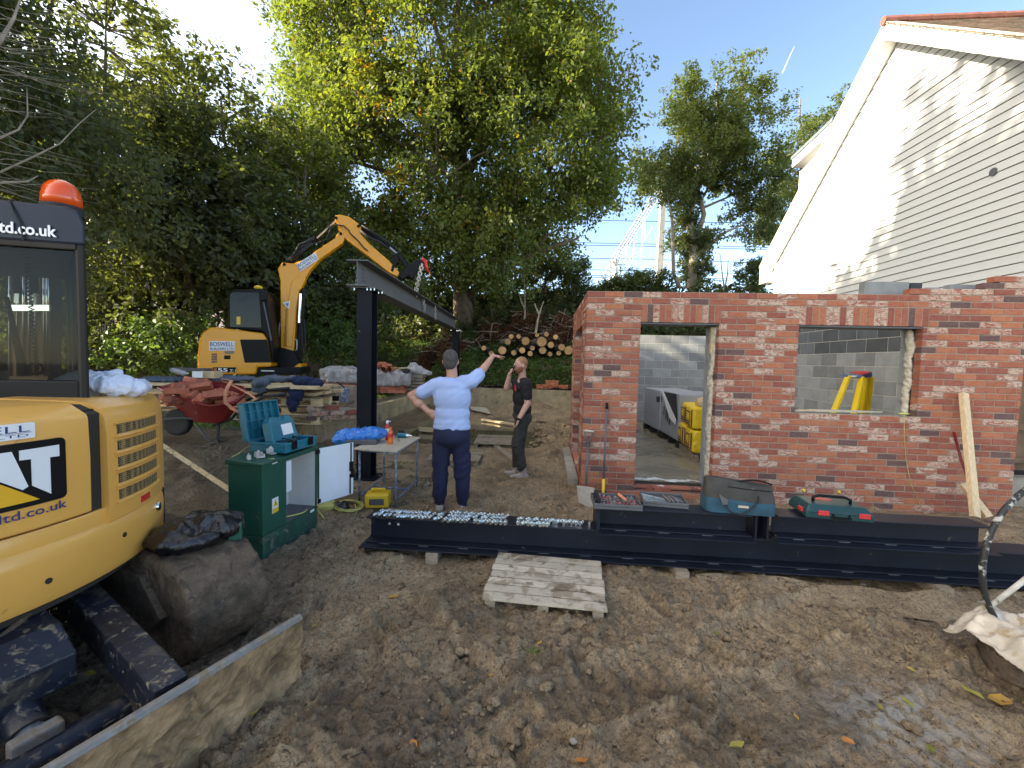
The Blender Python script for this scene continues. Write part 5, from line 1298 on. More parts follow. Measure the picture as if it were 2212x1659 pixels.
def arctext(s, xr, z, h, mt, parent, bold=0, d=.004, width=None):
    c = D.curves.new('t', 'FONT'); c.body = s; c.size = 1; c.resolution_u = 2; c.extrude = .0; c.offset = bold
    o = D.objects.new('t', c); COL.objects.link(o); dg = bpy.context.evaluated_depsgraph_get(); dg.update()
    me = D.meshes.new_from_object(o.evaluated_get(dg)); D.objects.remove(o)
    xs_ = [v.co.x for v in me.vertices]; ys_ = [v.co.y for v in me.vertices]; x0, x1, y1 = min(xs_), max(xs_), max(ys_)
    k = h/y1; kx = width/(x1-x0) if width else k
    for v in me.vertices:
        th = -5.3+math.degrees((xr+(v.co.x-x1)*kx)/R_); v.co = pol(th, R_-.008+d, z+v.co.y*k)
    me.materials.clear(); me.materials.append(M[mt]); me.name = 'lettering'; return link('lettering', me, parent)
arctext('BOSWELL', -.122, 1.362, .028, 'blueink', stk, 0, .004, .35); arctext('BUILDERS LTD', -.126, 1.342, .012, 'blueink', stk, 0, .004, .34)
arcpoly('underline', [(-.49, 1.3575), (-.115, 1.3575), (-.115, 1.3595), (-.49, 1.3595)], 0, .0035, 'legblue', stk)
arctext('boswellbuildersltd.co.uk', -.002, 1.006, .036, 'blueink', cover, .008, .0035, .62)
def dpatch(name, th0, th1, z0, z1, mt, parent, d=.0015): return arcpanel(name, th0, th1, [(R_-.01, z0), (R_+d, z0), (R_+d, z1), (R_-.01, z1)], mt, parent, n=4)
dpatch('red_tape', 15.5, 20, .885, .918, 'redtape', door, .0035)
s3 = dpatch('sticker', 44, 66, .935, 1.085, 'sticker', door)
for (th, z) in ((8.4, .765), (-9.5, .71)):
    mb = MB(); p = pol(th, R_-.01, z); q = pol(th, R_+.0065, z); mb.tube([p, q], .0125, 12); mb.build('bolt_hole', M['gap'], nx)
mb = MB(); mb.tube([pol(25, R_-.01, .80), pol(25, R_+.016, .80)], [.028, .024], 12); mb.build('reflector', M['chrome'], nx, smooth='auto')
arcpanel('seam', 33, 34, [(R_-.02, .6), (R_+.006, .62), (R_+.006, .86), (R_-.02, .9)], 'gap', n=2)
# cab
QR = Vector((-2.165, 2.165, 0)); LD = Vector((-.972, -.236, 0)); ND = Vector((-.74, .67, 0))
def Q(l, d, z): return QR+LD*l+ND*d+Vector((0, 0, z))
def cbx(mb, l0, l1, d0, d1, z0, z1): mb.add([Q(l0,d0,z0),Q(l1,d0,z0),Q(l1,d1,z0),Q(l0,d1,z0),Q(l0,d0,z1),Q(l1,d0,z1),Q(l1,d1,z1),Q(l0,d1,z1)], [(0,1,2,3),(4,7,6,5),(0,4,5,1),(1,5,6,2),(2,6,7,3),(3,7,4,0)])
def cpart(name, boxes, mt, parent=nx, bevel=.006, **k):
    mb = MB(); [cbx(mb, *b) for b in boxes]; return mb.build(name, M[mt], parent, bevel=bevel, **k)
CW, CD = 1.02, 1.30
cabn = cpart('cab_frame', [(0, .045, 0, .06, 1.445, 2.30), (CW-.05, CW, 0, .06, 1.445, 2.30), (0.04, CW-.04, .004, .05, 1.445, 1.545), (0, .05, CD-.05, CD, .95, 2.3), (CW-.05, CW, CD-.05, CD, .95, 2.3), (0, .05, .55, .60, 1.445, 2.3), (CW-.05, CW, .55, .6, 1.445, 2.3), (0, .045, .05, CD, 1.40, 1.52)], 'black', bevel=.012)
mb = MB()
roofp = [(0, 2.225), (0, 2.33), (.02, 2.385), (.07, 2.41), (CW, 2.43), (CW, 2.225)]
mb.prism([Q(l, -.012, z) for l, z in roofp], ND*(CD+.03)); visor = mb.build('roof', M['navy'], nx, bevel=.012)
cpart('seal', [(.04, CW-.04, -.004, .02, 2.20, 2.232)], 'gap')
cpart('rear_window', [(.045, CW-.05, .022, .028, 1.545, 2.225)], 'glass', cabn, bevel=0)
cpart('side_window', [(.018, .024, .06, .55, 1.52, 2.225), (.018, .024, .6, CD-.05, 1.52, 2.225)], 'glass', cabn, bevel=0)
mb = MB(); mb.tube([Q(.72, -.012, 1.49), Q(.72, .01, 1.49)], .018, 10); mb.build('window_latch', M['chrome'], cabn)
# lettering on the roof band
textfit('boswellbuildersltd.co.uk', Q(.78, -.016, 2.262), Q(.115, -.016, 2.252), Q(.78, -.016, 2.318), 'sticker', visor, bold=.02)
# inside the cab
cpart('seat', [(.50, .85, .30, .42, 1.1, 1.50), (.50, .85, .42, .8, 1.0, 1.2)], 'rubber', nx, bevel=.04)
cpart('floor', [(.02, CW-.02, .05, CD, .90, 1.0)], 'rubber'); cpart('headliner', [(.05, CW-.05, .06, CD-.06, 2.19, 2.2)], 'grey')
mb = MB(); mb.prism([Q(.43, .10, 1.50), Q(.53, .10, 1.50), Q(.50, .10, 1.60), Q(.47, .10, 1.68), Q(.52, .10, 1.74), Q(.44, .10, 1.75), Q(.40, .10, 1.66)], ND*.1); mb.build('armrest', M['grey'], nx, bevel=.015)
mb = MB(); mb.tube([Q(.27, .12, 1.56), Q(.30, .12, 1.75), Q(.33, .12, 1.96)], [.02, .014, .008], 6); mb.build('lever', M['rubber'], nx)
mb = MB(); pts = []
for i in range(150):
    f = i/149; pts.append(Q(.245-.03*f+.010*math.cos(i*1.4), .045+.010*math.sin(i*1.4), 2.2-.62*f+.01*math.sin(f*5)))
mb.tube(pts, .0035, 4); mb.build('coiled_cable', M['rubber'], nx)
mb = MB(); pts = [Q(.22+.03*math.cos(i*.5)+.008*math.cos(i*2.2), .06+.01*math.sin(i*2.2), 1.60+.03*math.sin(i*.5)) for i in range(60)]; mb.tube(pts, .0035, 4); mb.build('coiled_cable', M['rubber'], nx)
mb = MB(); mb.tube([Q(.30, -.014, 2.415), Q(.285, -.022, 2.36), Q(.26, -.022, 2.30), Q(.25, -.02, 2.225)], .004, 5); mb.build('beacon_cable', M['rubber'], nx)
# boom of the near machine, seen through the glass, shade put into its colours
bd = Vector((-.236, .972, 0))
def pbx(u0, u1, v0, v1, Y, dp, name, mt, bevel=.01):
    mb = MB(); mb.prism([PY(u0, v1, Y), PY(u1, v1, Y), PY(u1, v0, Y), PY(u0, v0, Y)], (0, dp, 0)); return mb.build(name, M[mt], nx, bevel=bevel)
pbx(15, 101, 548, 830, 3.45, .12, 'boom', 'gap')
M['boomshade'] = mat('shaded_boom', (.36, .20, .09), .5, var=.2)
nb_ = pbx(18, 100, 545, 832, 3.43, .02, 'boom_face', 'boomshade')
pbx(-40, 150, 800, 900, 3.5, .5, 'boom_foot', 'black')
for u in (22, 38, 52, 64, 77, 96, 103):
    mb = MB(); k = 3.40; mb.tube([PY(u-2, 585, k), PY(u, 640, k), PY(u+2, 812, k)], .012, 8); mb.build('hydraulic_pipe', M['chrome'], nx, smooth=True)
pbx(14, 106, 658, 672, 3.36, .02, 'pipe_clamp', 'chrome', .002)
for u in (38, 77):
    mb = MB(); mb.tube([PY(u, 632, 3.39), PY(u, 655, 3.39)], .022, 6); mb.build('pipe_union', M['chrome'], nx)
    mb = MB(); mb.tube([PY(u-6, 560, 3.38), PY(u-4, 600, 3.38), PY(u, 634, 3.38)], .024, 8); mb.build('hose', M['rubber'], nx, smooth=True)
# beacon on the roof
bc = PY(134, 440, 2.33); bc.z = 2.425
mb = MB(); mb.lathe([(.084, 0), (.087, .02), (.084, .045)], 24, T(*bc)); bb = mb.build('beacon_base', M['rubber'], nx, smooth='auto')
mb = MB(); mb.lathe([(.082, .045), (.081, .09), (.072, .135), (.052, .165), (.026, .180), (.002, .184)], 28, T(*bc)); mb.build('beacon_lens', M['beacon'], nx, smooth=True)
# undercarriage, in the frame (a, b, z)
def mbx(name, boxes, mt, bevel=.006, parent=nx): 
    mb = MB(); [mb.box(*b, WM_) for b in boxes]; return mb.build(name, M[mt], parent, bevel=bevel)
mbx('chassis', [(-.7, .62, -.45, .45, .26, .50), (-.45, .45, -.8, .8, .30, .46)], 'gap')
mb = MB(); mb.lathe([(.42, .48), (.42, .60)], 28, WM_); mb.build('slew_ring', M['muddysteel'], nx)
for b0 in (.74, -1.14):
    mb = MB(); n = 40
    def tp(i):
        f = (i/n)*2; 
        if f < 1: a_ = -PI/2+PI*f; return (1.02+.29*math.cos(a_), .31+.29*math.sin(a_))
        a_ = PI/2+PI*(f-1); return (-.95+.29*math.cos(a_), .31+.29*math.sin(a_))
    P_ = [tp(i) for i in range(n)]
    mb.prism([Vector((a_, b0, z)) for a_, z in P_], (0, .40, 0), WM_)
    for i in range(n*2):
        f = i/(n*2)*2*PI
    tr_ = remeshed(mb, .02, 2, M['tracksoil'], 'track', crumple(.010, 9, b0, 5)); link('track', tr_, nx)
mb = MB(); mb.prism([Vector((a_, .70, z)) for a_, z in ((-.9, .2), (.95, .2), (1.1, .32), (.9, .50), (-.8, .55))], (0, .05, 0), WM_); mb.build('track_frame', M['tracksoil'], nx)
for bb_ in (.50, -.50):
    mb = MB(); mb.beam((.45, bb_+.04, .47), (1.74, bb_-.06, .33), .115, .15, M=WM_); mb.build('push_arm', M['muddysteel'], nx, bevel=.008)
mb = MB(); mb.tube([Vector((1.46, -.45, .20)), Vector((1.46, .41, .20))], .060, 16, WM_); mb.build('torque_tube', M['muddysteel'], nx, smooth='auto')
mb = MB(); mb.prism([Vector((.98, .02, .56)), Vector((.98, .02, .47)), Vector((1.30, .02, .33)), Vector((1.30, .02, .46)), Vector((1.16, .02, .545))], (0, .30, 0), WM_); mb.build('cylinder_guard', M['muddysteel'], nx, bevel=.008)
mb = MB(); mb.tube([Vector((1.02, .16, .42)), Vector((1.36, .16, .26))], .062, 14, WM_); mb.build('blade_cylinder', M['muddysteel'], nx, smooth='auto')
mb = MB(); mb.tube([Vector((1.34, .16, .27)), Vector((1.44, .16, .22))], .045, 12, WM_); mb.box(1.40, 1.46, .09, .23, .16, .30, WM_); mb.build('cylinder_eye', M['bladetop'], nx, bevel=.01)
mb = MB(); mb.tube([WM_ @ Vector((1.14, .10, .52)), WM_ @ Vector((1.0, .30, .58)), WM_ @ Vector((.8, .34, .57)), WM_ @ Vector((.6, .25, .50))], .013, 8); mb.build('hydraulic_hose', M['tracksoil'], nx, smooth=True)
mb = MB(); mb.tube([WM_ @ Vector((.75, .52, .62)), WM_ @ Vector((.80, .53, .50)), WM_ @ Vector((.84, .55, .44))], .018, 8); mb.build('grease_pipe', M['muddysteel'], nx, smooth=True)
def bladef(u_, v_):
    b = -.98+1.96*u_; z = .0+.375*v_; a_ = 1.78+.035*(2*v_-1)**2; return WM_ @ Vector((a_, b, z))
mb = MB(); mb.grid(lambda u_, v_: bladef(u_, v_)+(WM_.to_3x3() @ Vector((.022*max(0, float(fbm(np.array([u_*14]), np.array([v_*3.2]), .5, o=4, ridged=True)[0])-.2)*(1-v_**6), 0, 0))), 170, 34); mb.grid(lambda u_, v_: bladef(u_, v_) - (WM_.to_3x3() @ Vector((.05, 0, 0))), 60, 12)
for v_ in (0, 1): mb.grid(lambda u_, w_: bladef(u_, v_)-(WM_.to_3x3() @ Vector((.05*w_, 0, 0))), 60, 2)
for u_ in (0, 1): mb.grid(lambda w_, v_: bladef(u_, v_)-(WM_.to_3x3() @ Vector((.05*w_, 0, 0))), 2, 12)
bl_ = mb.build('dozer_blade', M['muddyblade'], nx)
mb = MB(); mb.tube([bladef(i/12, 1)-(WM_.to_3x3() @ Vector((.025, 0, 0)))+Vector((0, 0, .002)) for i in range(13)], .022, 8); mb.build('blade_top_edge', M['bladetop'], nx, smooth='auto')
# ================================================================== GREEN CABINET
def z5(x, y): return ((480+x/3.687)*.864, (1000+y/3.687)*.864)
C0 = PZ(568, 1222, .0); CR = PZ(686, 1143, .0)
ex_ = (CR-C0); CL_ = ex_.length; ca = math.atan2(ex_.y, ex_.x)          # x' along the open side, y' into the cabinet (left)
WC = T(C0.x, C0.y, 0) @ RZ(ca)
cb = thing('utility_cabinet', 'dark green steel cabinet standing open with a white lined door', 'cabinet', (C0.x, C0.y, 0), ca)
DC = .31; ZT = .835
def cbox(name, boxes, mt, parent=cb, bevel=.004, W=WC, **k):
    mb = MB(); [mb.box(*b, W) for b in boxes]; return mb.build(name, M[mt], parent, bevel=bevel, **k)
L1 = .30                                        # opening starts
cbox('plinth', [(0, CL_, 0, DC, -.25, .235)], 'greenbase')
cbox('casing', [(.004, L1, .004, DC-.004, .238, ZT-.02), (L1, CL_-.002, DC-.02, DC-.004, .238, ZT-.02), (CL_-.03, CL_-.002, .004, DC-.02, .238, ZT-.02), (L1, CL_-.03, .004, DC-.02, ZT-.05, ZT-.02)], 'green')
cbox('inner_lining', [(L1+.001, CL_-.031, DC-.028, DC-.021, .245, ZT-.055), (CL_-.036, CL_-.031, .01, DC-.03, .245, ZT-.055), (L1+.001, L1+.006, .01, DC-.03, .245, ZT-.055), (L1+.006, L1+.03, .03, DC-.03, .245, .62)], 'inner', bevel=0)
cbox('meter_box', [(L1+.004, L1+.085, .012, .11, .50, ZT-.06)], 'white', bevel=.008)
cbox('floor', [(L1, CL_-.03, .006, DC-.02, .2355, .246)], 'grey')
mb = MB(); mb.prism([Vector((-.012, -.012, ZT-.022)), Vector((CL_+.012, -.012, ZT-.022)), Vector((CL_+.012, -.012, ZT-.008)), Vector((CL_+.012, DC+.01, ZT+.012)), Vector((-.012, DC+.01, ZT+.012)), Vector((-.012, -.012, ZT-.008))][:6], (0, 0, 0.0001)) if False else None
mb = MB(); mb.add([WC @ Vector(p) for p in [(-.012,-.012,ZT-.022),(CL_+.012,-.012,ZT-.022),(CL_+.012,DC+.012,ZT-.022),(-.012,DC+.012,ZT-.022),(-.012,-.012,ZT-.004),(CL_+.012,-.012,ZT-.004),(CL_+.012,DC+.012,ZT+.02),(-.012,DC+.012,ZT+.02)]], [(0,3,2,1),(4,5,6,7),(0,1,5,4),(1,2,6,5),(2,3,7,6),(3,0,4,7)])
mb.build('lid', M['green'], cb, bevel=.005)
cbox('lid_trim', [(.02, .20, -.014, -.0125, ZT-.022, ZT-.010)], 'greenbase', bevel=0)
mb = MB(); q = [WC @ Vector(p) for p in [(.11,-.003,.385),(.185,-.003,.385),(.185,-.003,.51),(.11,-.003,.51)]]; mb.prism(q, WC.to_3x3() @ Vector((0, .004, 0))); st_ = mb.build('warning_label', M['sticker'], cb)
mb = MB(); q = [WC @ Vector(p) for p in [(.12,-.005,.440),(.176,-.005,.440),(.148,-.005,.50)]]; mb.prism(q, WC.to_3x3() @ Vector((0, .004, 0))); mb.build('warning_triangle', M['yellowp'], st_)
mb = MB(); q = [WC @ Vector(p) for p in [(.112,-.005,.387),(.183,-.005,.387),(.183,-.005,.425),(.112,-.005,.425)]]; mb.prism(q, WC.to_3x3() @ Vector((0, .004, 0))); mb.build('warning_strip', M['yellowp'], st_)
mb = MB(); q = [WC @ Vector(p) for p in [(.146,-.0065,.450),(.153,-.0065,.462),(.148,-.0065,.466),(.154,-.0065,.486),(.143,-.0065,.468),(.148,-.0065,.464)]]; mb.prism(q, WC.to_3x3() @ Vector((0, .004, 0))); mb.build('lightning_sign', M['black'], st_)
for (x, z) in ((.115, .80), (CL_-.12, .205)):
    cbox('name_label', [(x, x+.06, -.0035, .001, z, z+.022)], 'sticker', bevel=0)
# open door
hg = WC @ Vector((CL_-.006, -.004, 0)); de = PZ(764, 952, .815); dz_ = Vector((de.x-hg.x, de.y-hg.y, 0)); DL = min(dz_.length, .5); da = math.atan2(dz_.y, dz_.x)
WD_ = T(hg.x, hg.y, 0) @ RZ(da)
dr = cbox('door', [(.012, DL, 0, .018, .245, ZT-.03)], 'green', W=WD_)
cbox('door_lining', [(.018, DL-.006, -.003, .004, .250, ZT-.035)], 'white', dr, .001, WD_)
cbox('lock_bar', [(DL-.055, DL-.045, -.016, -.003, .26, .47), (DL-.045, DL-.035, -.016, -.003, .60, .80), (DL-.058, DL-.020, -.022, -.003, .50, .60), (DL-.040, DL-.015, -.026, -.003, .43, .52)], 'black', dr, .002, WD_)
cbox('hinge', [(0, .03, -.012, .004, .26, .30), (-.02, .02, -.012, .004, .75, .79)], 'black', dr, .002, WD_)
# teal tool case standing open on the cabinet
def zc(x, y, z): return PZ(*z5(x, y), z)
tL, tF, tR_ = zc(665, 430, ZT+.01), zc(862, 505, ZT+.01), zc(1148, 420, ZT+.01)
e1 = (tR_-tF); e2 = (tL-tF); tang = math.atan2(e1.y, e1.x); w1 = e1.length; e2p = abs(-math.sin(tang)*e2.x+math.cos(tang)*e2.y); e2p = max(.28, min(e2p, .36))
WT = T(tF.x, tF.y, ZT+.018) @ RZ(tang)
tc0 = thing('tool_case', 'large teal plastic tool case lying open on the green cabinet', 'tool case', (tF.x, tF.y, ZT+.018), tang)
h_ = .085
cbox('case_base', [(0, w1, 0, .014, 0, h_), (0, w1, e2p-.014, e2p, 0, h_), (0, .014, .014, e2p-.014, 0, h_), (w1-.014, w1, .014, e2p-.014, 0, h_), (0.01, w1-.01, .01, e2p-.01, .001, .012)], 'teal', tc0, .006, WT)
cbox('rim', [(-.006, w1+.006, -.006, .004, h_-.02, h_), (-.006, .004, .004, e2p, h_-.02, h_), (w1-.004, w1+.006, .004, e2p, h_-.02, h_)], 'teal', tc0, .003, WT)
for x_ in (.07, w1-.13): cbox('latch', [(x_, x_+.06, -.016, -.006, .02, h_+.01)], 'black', tc0, .003, WT)
WL_ = WT @ T(0, e2p+.005, h_) @ RX(math.radians(-10))
cbox('case_lid', [(0, w1, .05, .062, .0, .34), (0, w1, 0, .05, 0, .012), (0, w1, 0, .05, .328, .34), (0, .012, 0, .05, .012, .328), (w1-.012, w1, 0, .05, .012, .328)], 'teal', tc0, .004, WL_)
rb_ = [( .012, w1-.012, .028, .05, z, z+.008) for z in (.09, .17, .25)]+[(x, x+.008, .022, .05, .012, .328) for x in (w1*.2, w1*.4, w1*.6, w1*.8)]
cbox('lid_ribs', rb_, 'teal', tc0, 0, WL_)
mb = MB(); r_ = random.Random(3)
for i in range(5):
    mb.tube([WT @ Vector((r_.uniform(.04, w1-.04), r_.uniform(.04, e2p-.05), r_.uniform(.03, .1))) for _ in range(5)], .006, 5)
mb.build('power_lead', M['rubber'], tc0, smooth=True)
# smaller closed case leaning inside it
sc = thing('small_tool_case', 'small closed teal case with white label leaning inside the open case', 'tool case', tuple(WT @ Vector((w1*.3, e2p*.6, 0))), tang)
WS_ = WT @ T(.06, e2p*.42, .03) @ RZ(.05) @ RX(math.radians(-16))
def cs(x, z, y=0): return WS_ @ Vector((x, y, z))
mb = MB(); w2 = .34; h2 = .27
mb.prism([cs(0, 0), cs(w2, 0), cs(w2+.005, .06), cs(w2-.01, h2-.045), cs(w2-.06, h2), cs(w2-.11, h2), cs(w2-.12, h2-.035), cs(.115, h2-.035), cs(.10, h2), cs(.05, h2), cs(.01, h2-.04), cs(-.004, .06)], WS_.to_3x3() @ Vector((0, .085, 0)))
mb.build('case', M['teal'], sc, bevel=.012)
mb = MB(); mb.box(.10, w2-.09, .03, .045, h2-.04, h2-.005, WS_); mb.build('handle', M['teal'], sc, bevel=.005)
mb = MB(); mb.box(.14, .28, -.004, .001, .09, .19, WS_); mb.build('paper_label', M['sticker'], sc)
mb = MB(); mb.box(.24, .285, -.004, .001, .055, .067, WS_); mb.build('logo_strip', M['sticker'], sc)
mb = MB(); [mb.box(.02, .125, -.005, .001, .07+.022*i, .078+.022*i, WS_) for i in range(7)]; mb.build('ribs', M['teal'], sc)
# beam clamps on the cabinet
r_ = random.Random(6)
for i in range(7):
    p = WC @ Vector((.05+.035*i*1.0+r_.uniform(-.02, .02), .13+r_.uniform(-.06, .06), ZT+.01+r_.choice([0, 0, .03])))
    Wc = T(*p) @ RZ(r_.uniform(0, 3)); mb = MB()
    mb.box(-.03, .03, -.014, .014, 0, .012, Wc); mb.box(-.03, -.016, -.014, .014, .012, .04, Wc); mb.box(.016, .03, -.012, .012, .012, .03, Wc); mb.tube([Wc @ Vector((0, 0, .005)), Wc @ Vector((0, 0, .05))], .007, 6)
    mb.build('beam_clamp', M['galv'], bevel=.003, label='grey metal beam clamp in the heap on the green cabinet', cat='clamp', group='heap of clamps on the cabinet')
mb = MB(); mb.tube([zc(x, y, z) for x, y, z in [(690, 350, .9), (600, 390, .88), (500, 440, .86), (420, 500, .85), (360, 530, .83), (370, 555, .82), (450, 575, .815), (560, 560, .83), (760, 540, .835)]], .004, 5); mb.build('lead', M['cable'], label='thin lead trailing across the cabinet top', cat='cable', smooth=True)
# ================================================================== TABLE
tA, tB, tC = PZ(764, 968, .66), PZ(857, 975, .66), PZ(908, 944, .66)
tD = tA+(tC-tB)
tbl = thing('work_table', 'small plywood topped trestle table with worn blue metal legs', 'table', (tB.x, tB.y, 0))
mb = MB(); mb.prism([tA-Vector((0, 0, .018)), tB-Vector((0, 0, .018)), tC-Vector((0, 0, .018)), tD-Vector((0, 0, .018))], (0, 0, .018)); mb.build('table_top', M['ply'], tbl, bevel=.003)
def lerp2(a_, b_, f): return a_.lerp(b_, f)
for (p, q) in ((tA, .12), (tB, .06), (tC, .08), (tD, .1)):
    c = (tA+tC)/2; g_ = p.lerp(c, q*1.3); mb = MB(); mb.tube([Vector((g_.x, g_.y, -.02)), Vector((g_.x, g_.y, .64))], .013, 8); mb.build('leg', M['legblue'], tbl, smooth=True)
def lg(p, q): c = (tA+tC)/2; return p.lerp(c, q*1.3)
mb = MB(); a_, b_, c_, d_ = lg(tA, .12), lg(tB, .06), lg(tC, .08), lg(tD, .1)
for (p, q) in ((b_, c_), (a_, d_)):
    mb.tube([Vector((p.x, p.y, .09)), Vector((q.x, q.y, .09))], .011, 8)
mb.tube([Vector((((b_+c_)/2).x, ((b_+c_)/2).y, .09)), Vector((((a_+d_)/2).x, ((a_+d_)/2).y, .09))], .011, 8); mb.build('lower_rails', M['legblue'], tbl, smooth=True); mb = MB()
for (p, q) in ((a_, b_), (b_, c_), (c_, d_), (d_, a_)): mb.tube([Vector((p.x, p.y, .625)), Vector((q.x, q.y, .625))], .011, 6)
mb.build('rails', M['legblue'], tbl, smooth=True)
TZ = .661
def tt(x, y, z=TZ): return PZ(*z5(x, y), z)
# blue bag over a tool case
p0 = tt(1560, 395); mb = MB(); W_ = T(p0.x, p0.y, TZ) @ RZ(.12)
mb.box(-.16, .20, -.12, .16, .002, .06, W_); mb.build('power_tool_case', M['grey'], label='dark grey flat case under the blue bag on the table', cat='tool case', bevel=.012)
mb = MB(); mb.ell((-.08, .03, .09), (.20, .13, .055), 16, 10, W_); mb.ell((.10, .06, .10), (.17, .12, .055), 16, 10, W_); mb.ell((-.22, .0, .05), (.09, .10, .045), 12, 8, W_)
me = remeshed(mb, .012, 2, M['blueplastic'], 'blue_bag', crumple(.028, 11, 3, 4)); link('plastic_bag', me, label='bright blue plastic bag crumpled on the left of the table', cat='bag')
# bottles
p = tt(1830, 405); o = thing('drink_bottle', 'orange drink bottle standing at the front of the table', 'bottle', p)
mb = MB(); mb.lathe([(.026, 0), (.031, .008), (.031, .05), (.027, .07), (.031, .09), (.031, .125), (.027, .15), (.015, .175), (.013, .185)], 18, T(*p)); mb.build('bottle', M['orange'], o, smooth=True)
mb = MB(); mb.lathe([(.0155, .185), (.0165, .205), (.014, .207)], 14, T(*p)); mb.build('cap', M['orange'], o); mb = MB(); mb.lathe([(.0315, .085), (.0318, .13)], 18, T(*p)); mb.build('label_band', M['redtape'], o)
p = tt(1800, 370); o = thing('foam_can', 'slim red and white aerosol can behind the orange bottle', 'spray can', p)
mb = MB(); mb.lathe([(.024, 0), (.025, .01), (.025, .19), (.018, .205), (.012, .21)], 16, T(*p)); mb.build('can', M['redp'], o, smooth='auto'); mb = MB(); mb.lathe([(.0255, .08), (.0255, .15)], 16, T(*p)); mb.build('label_band', M['sticker'], o)
mb = MB(); mb.lathe([(.014, .21), (.02, .235), (.012, .25)], 12, T(*p)); mb.cbox((.02, 0, .24), (.04, .015, .01), M=T(*p)); mb.build('nozzle', M['sticker'], o)
p = tt(1765, 335); mb = MB(); mb.lathe([(.03, 0), (.033, .01), (.033, .09), (.028, .10)], 16, T(*p)); mb.build('tin', M['rust'], label='dark red tin at the back of the table', cat='tin', smooth='auto')
# cordless driver lying down
p = tt(1945, 350); o = thing('cordless_driver', 'teal and black cordless driver lying on the table', 'power tool', p)
W_ = T(p.x, p.y, TZ) @ RZ(-.1)
mb = MB(); mb.tube([W_ @ Vector((-.07, 0, .035)), W_ @ Vector((.05, 0, .035))], [.033, .030], 12); mb.build('body', M['teal'], o, smooth='auto')
mb = MB(); mb.tube([W_ @ Vector((.05, 0, .035)), W_ @ Vector((.09, 0, .035))], [.026, .018], 12); mb.tube([W_ @ Vector((.09, 0, .035)), W_ @ Vector((.12, 0, .035))], .009, 8); mb.build('chuck', M['chrome'], o, smooth='auto')
mb = MB(); mb.beam((-.03, .02, .035), (-.07, .13, .035), .04, .035, M=W_); mb.cbox((-.08, .15, .04), (.08, .05, .065), M=W_); mb.build('handle_and_battery', M['rubber'], o, bevel=.006)
for i, (x, y) in enumerate([(1880, 355), (1900, 375), (1905, 388), (1870, 345)]):
    p = tt(x, y); mb = MB(); mb.tube([p+Vector((0, -.015, .014)), p+Vector((.0, .02, .014))], [.014, .011], 10); mb.build('socket_bit', M['zinc'], label='small steel socket lying on the table by the driver', cat='socket', group='sockets on the table')
mb = MB()
for i in range(6):
    a_ = tt(1715+i*8, 345+i*3); mb.tube([a_+Vector((0, 0, .01)), a_+Vector((-.06, .08, .03+.01*(i % 3)))], .006, 5)
mb.build('gloves', M['redp'], label='bunched red handled tools under the blue bag edge', cat='tools')
# yellow site transformer
p = PZ(*z5(1700, 1010), .0); o = thing('site_transformer', 'yellow site transformer box on the slab beside the table leg', 'transformer', (p.x, p.y, 0), .1)
W_ = T(p.x, p.y, 0) @ RZ(.12)
cbox('housing', [(-.13, .13, 0, .2, .01, .17)], 'yellowp', o, .02, W_); cbox('socket_plate', [(-.08, .08, -.006, .002, .05, .12)], 'grey', o, .003, W_)
mb = MB(); mb.tube([W_ @ Vector((-.08, .1, .165)), W_ @ Vector((-.07, .1, .205)), W_ @ Vector((.07, .1, .205)), W_ @ Vector((.08, .1, .165))], .014, 8); mb.build('handle', M['yellowp'], o, smooth=True)
# cables
def cable(name, label, pts, r=.006, mt='cable'):
    P_ = [Vector(p) for p in pts]; out = []
    for i in range(len(P_)-1):
        a0 = P_[max(i-1, 0)]; a1 = P_[i]; a2 = P_[i+1]; a3 = P_[min(i+2, len(P_)-1)]
        for k in range(5):
            f = k/5; out.append(.5*((2*a1)+(-a0+a2)*f+(2*a0-5*a1+4*a2-a3)*f*f+(-a0+3*a1-3*a2+a3)*f**3))
    out.append(P_[-1]); mb = MB(); mb.tube(out, r, 6); return mb.build(name, M[mt], label=label, cat='cable', smooth=True)
cable('extension_lead', 'yellow green extension lead running out of the cabinet over the mud', [WC @ Vector((.34, .05, .27)), WC @ Vector((.5, -.02, .26)), zc(1080, 990, .22), zc(1160, 1020, .14), zc(1230, 1110, .03), zc(1290, 1130, .02), zc(1380, 1105, .02), zc(1480, 1060, .02), zc(1520, 1030, .02), zc(1500, 960, .03)], .0065)
for k in range(5):
    pts = []; r_ = random.Random(50+k)
    for i in range(14):
        a_ = i*.9+k; pts.append(zc(1440+(95+10*k)*math.cos(a_)+r_.uniform(-12, 12), 975+48*math.sin(a_)+r_.uniform(-10, 10), .02+.012*k))
    cable('extension_lead', ['loop', 'second loop', 'third loop', 'inner loop', 'outer loop'][k]+' of yellow extension lead heaped under the open door', pts, .0055)
mb = MB(); mb.ell((0, 0, 0), (.13, .10, .05), 14, 8, T(*zc(1210, 985, .04))); me = remeshed(mb, .012, 1, M['cable'], 'bag', crumple(.03, 14, 5)); link('yellow_bag', me, label='crumpled yellow green bag behind the cabinet under the door', cat='bag')
mb = MB(); mb.ell((0, 0, 0), (.10, .08, .04), 14, 8, T(*zc(1360, 985, .03))); me = remeshed(mb, .012, 1, M['blackbag'], 'bag', crumple(.02, 14, 5)); link('black_bag', me, label='small black bag amid the coiled leads', cat='bag')
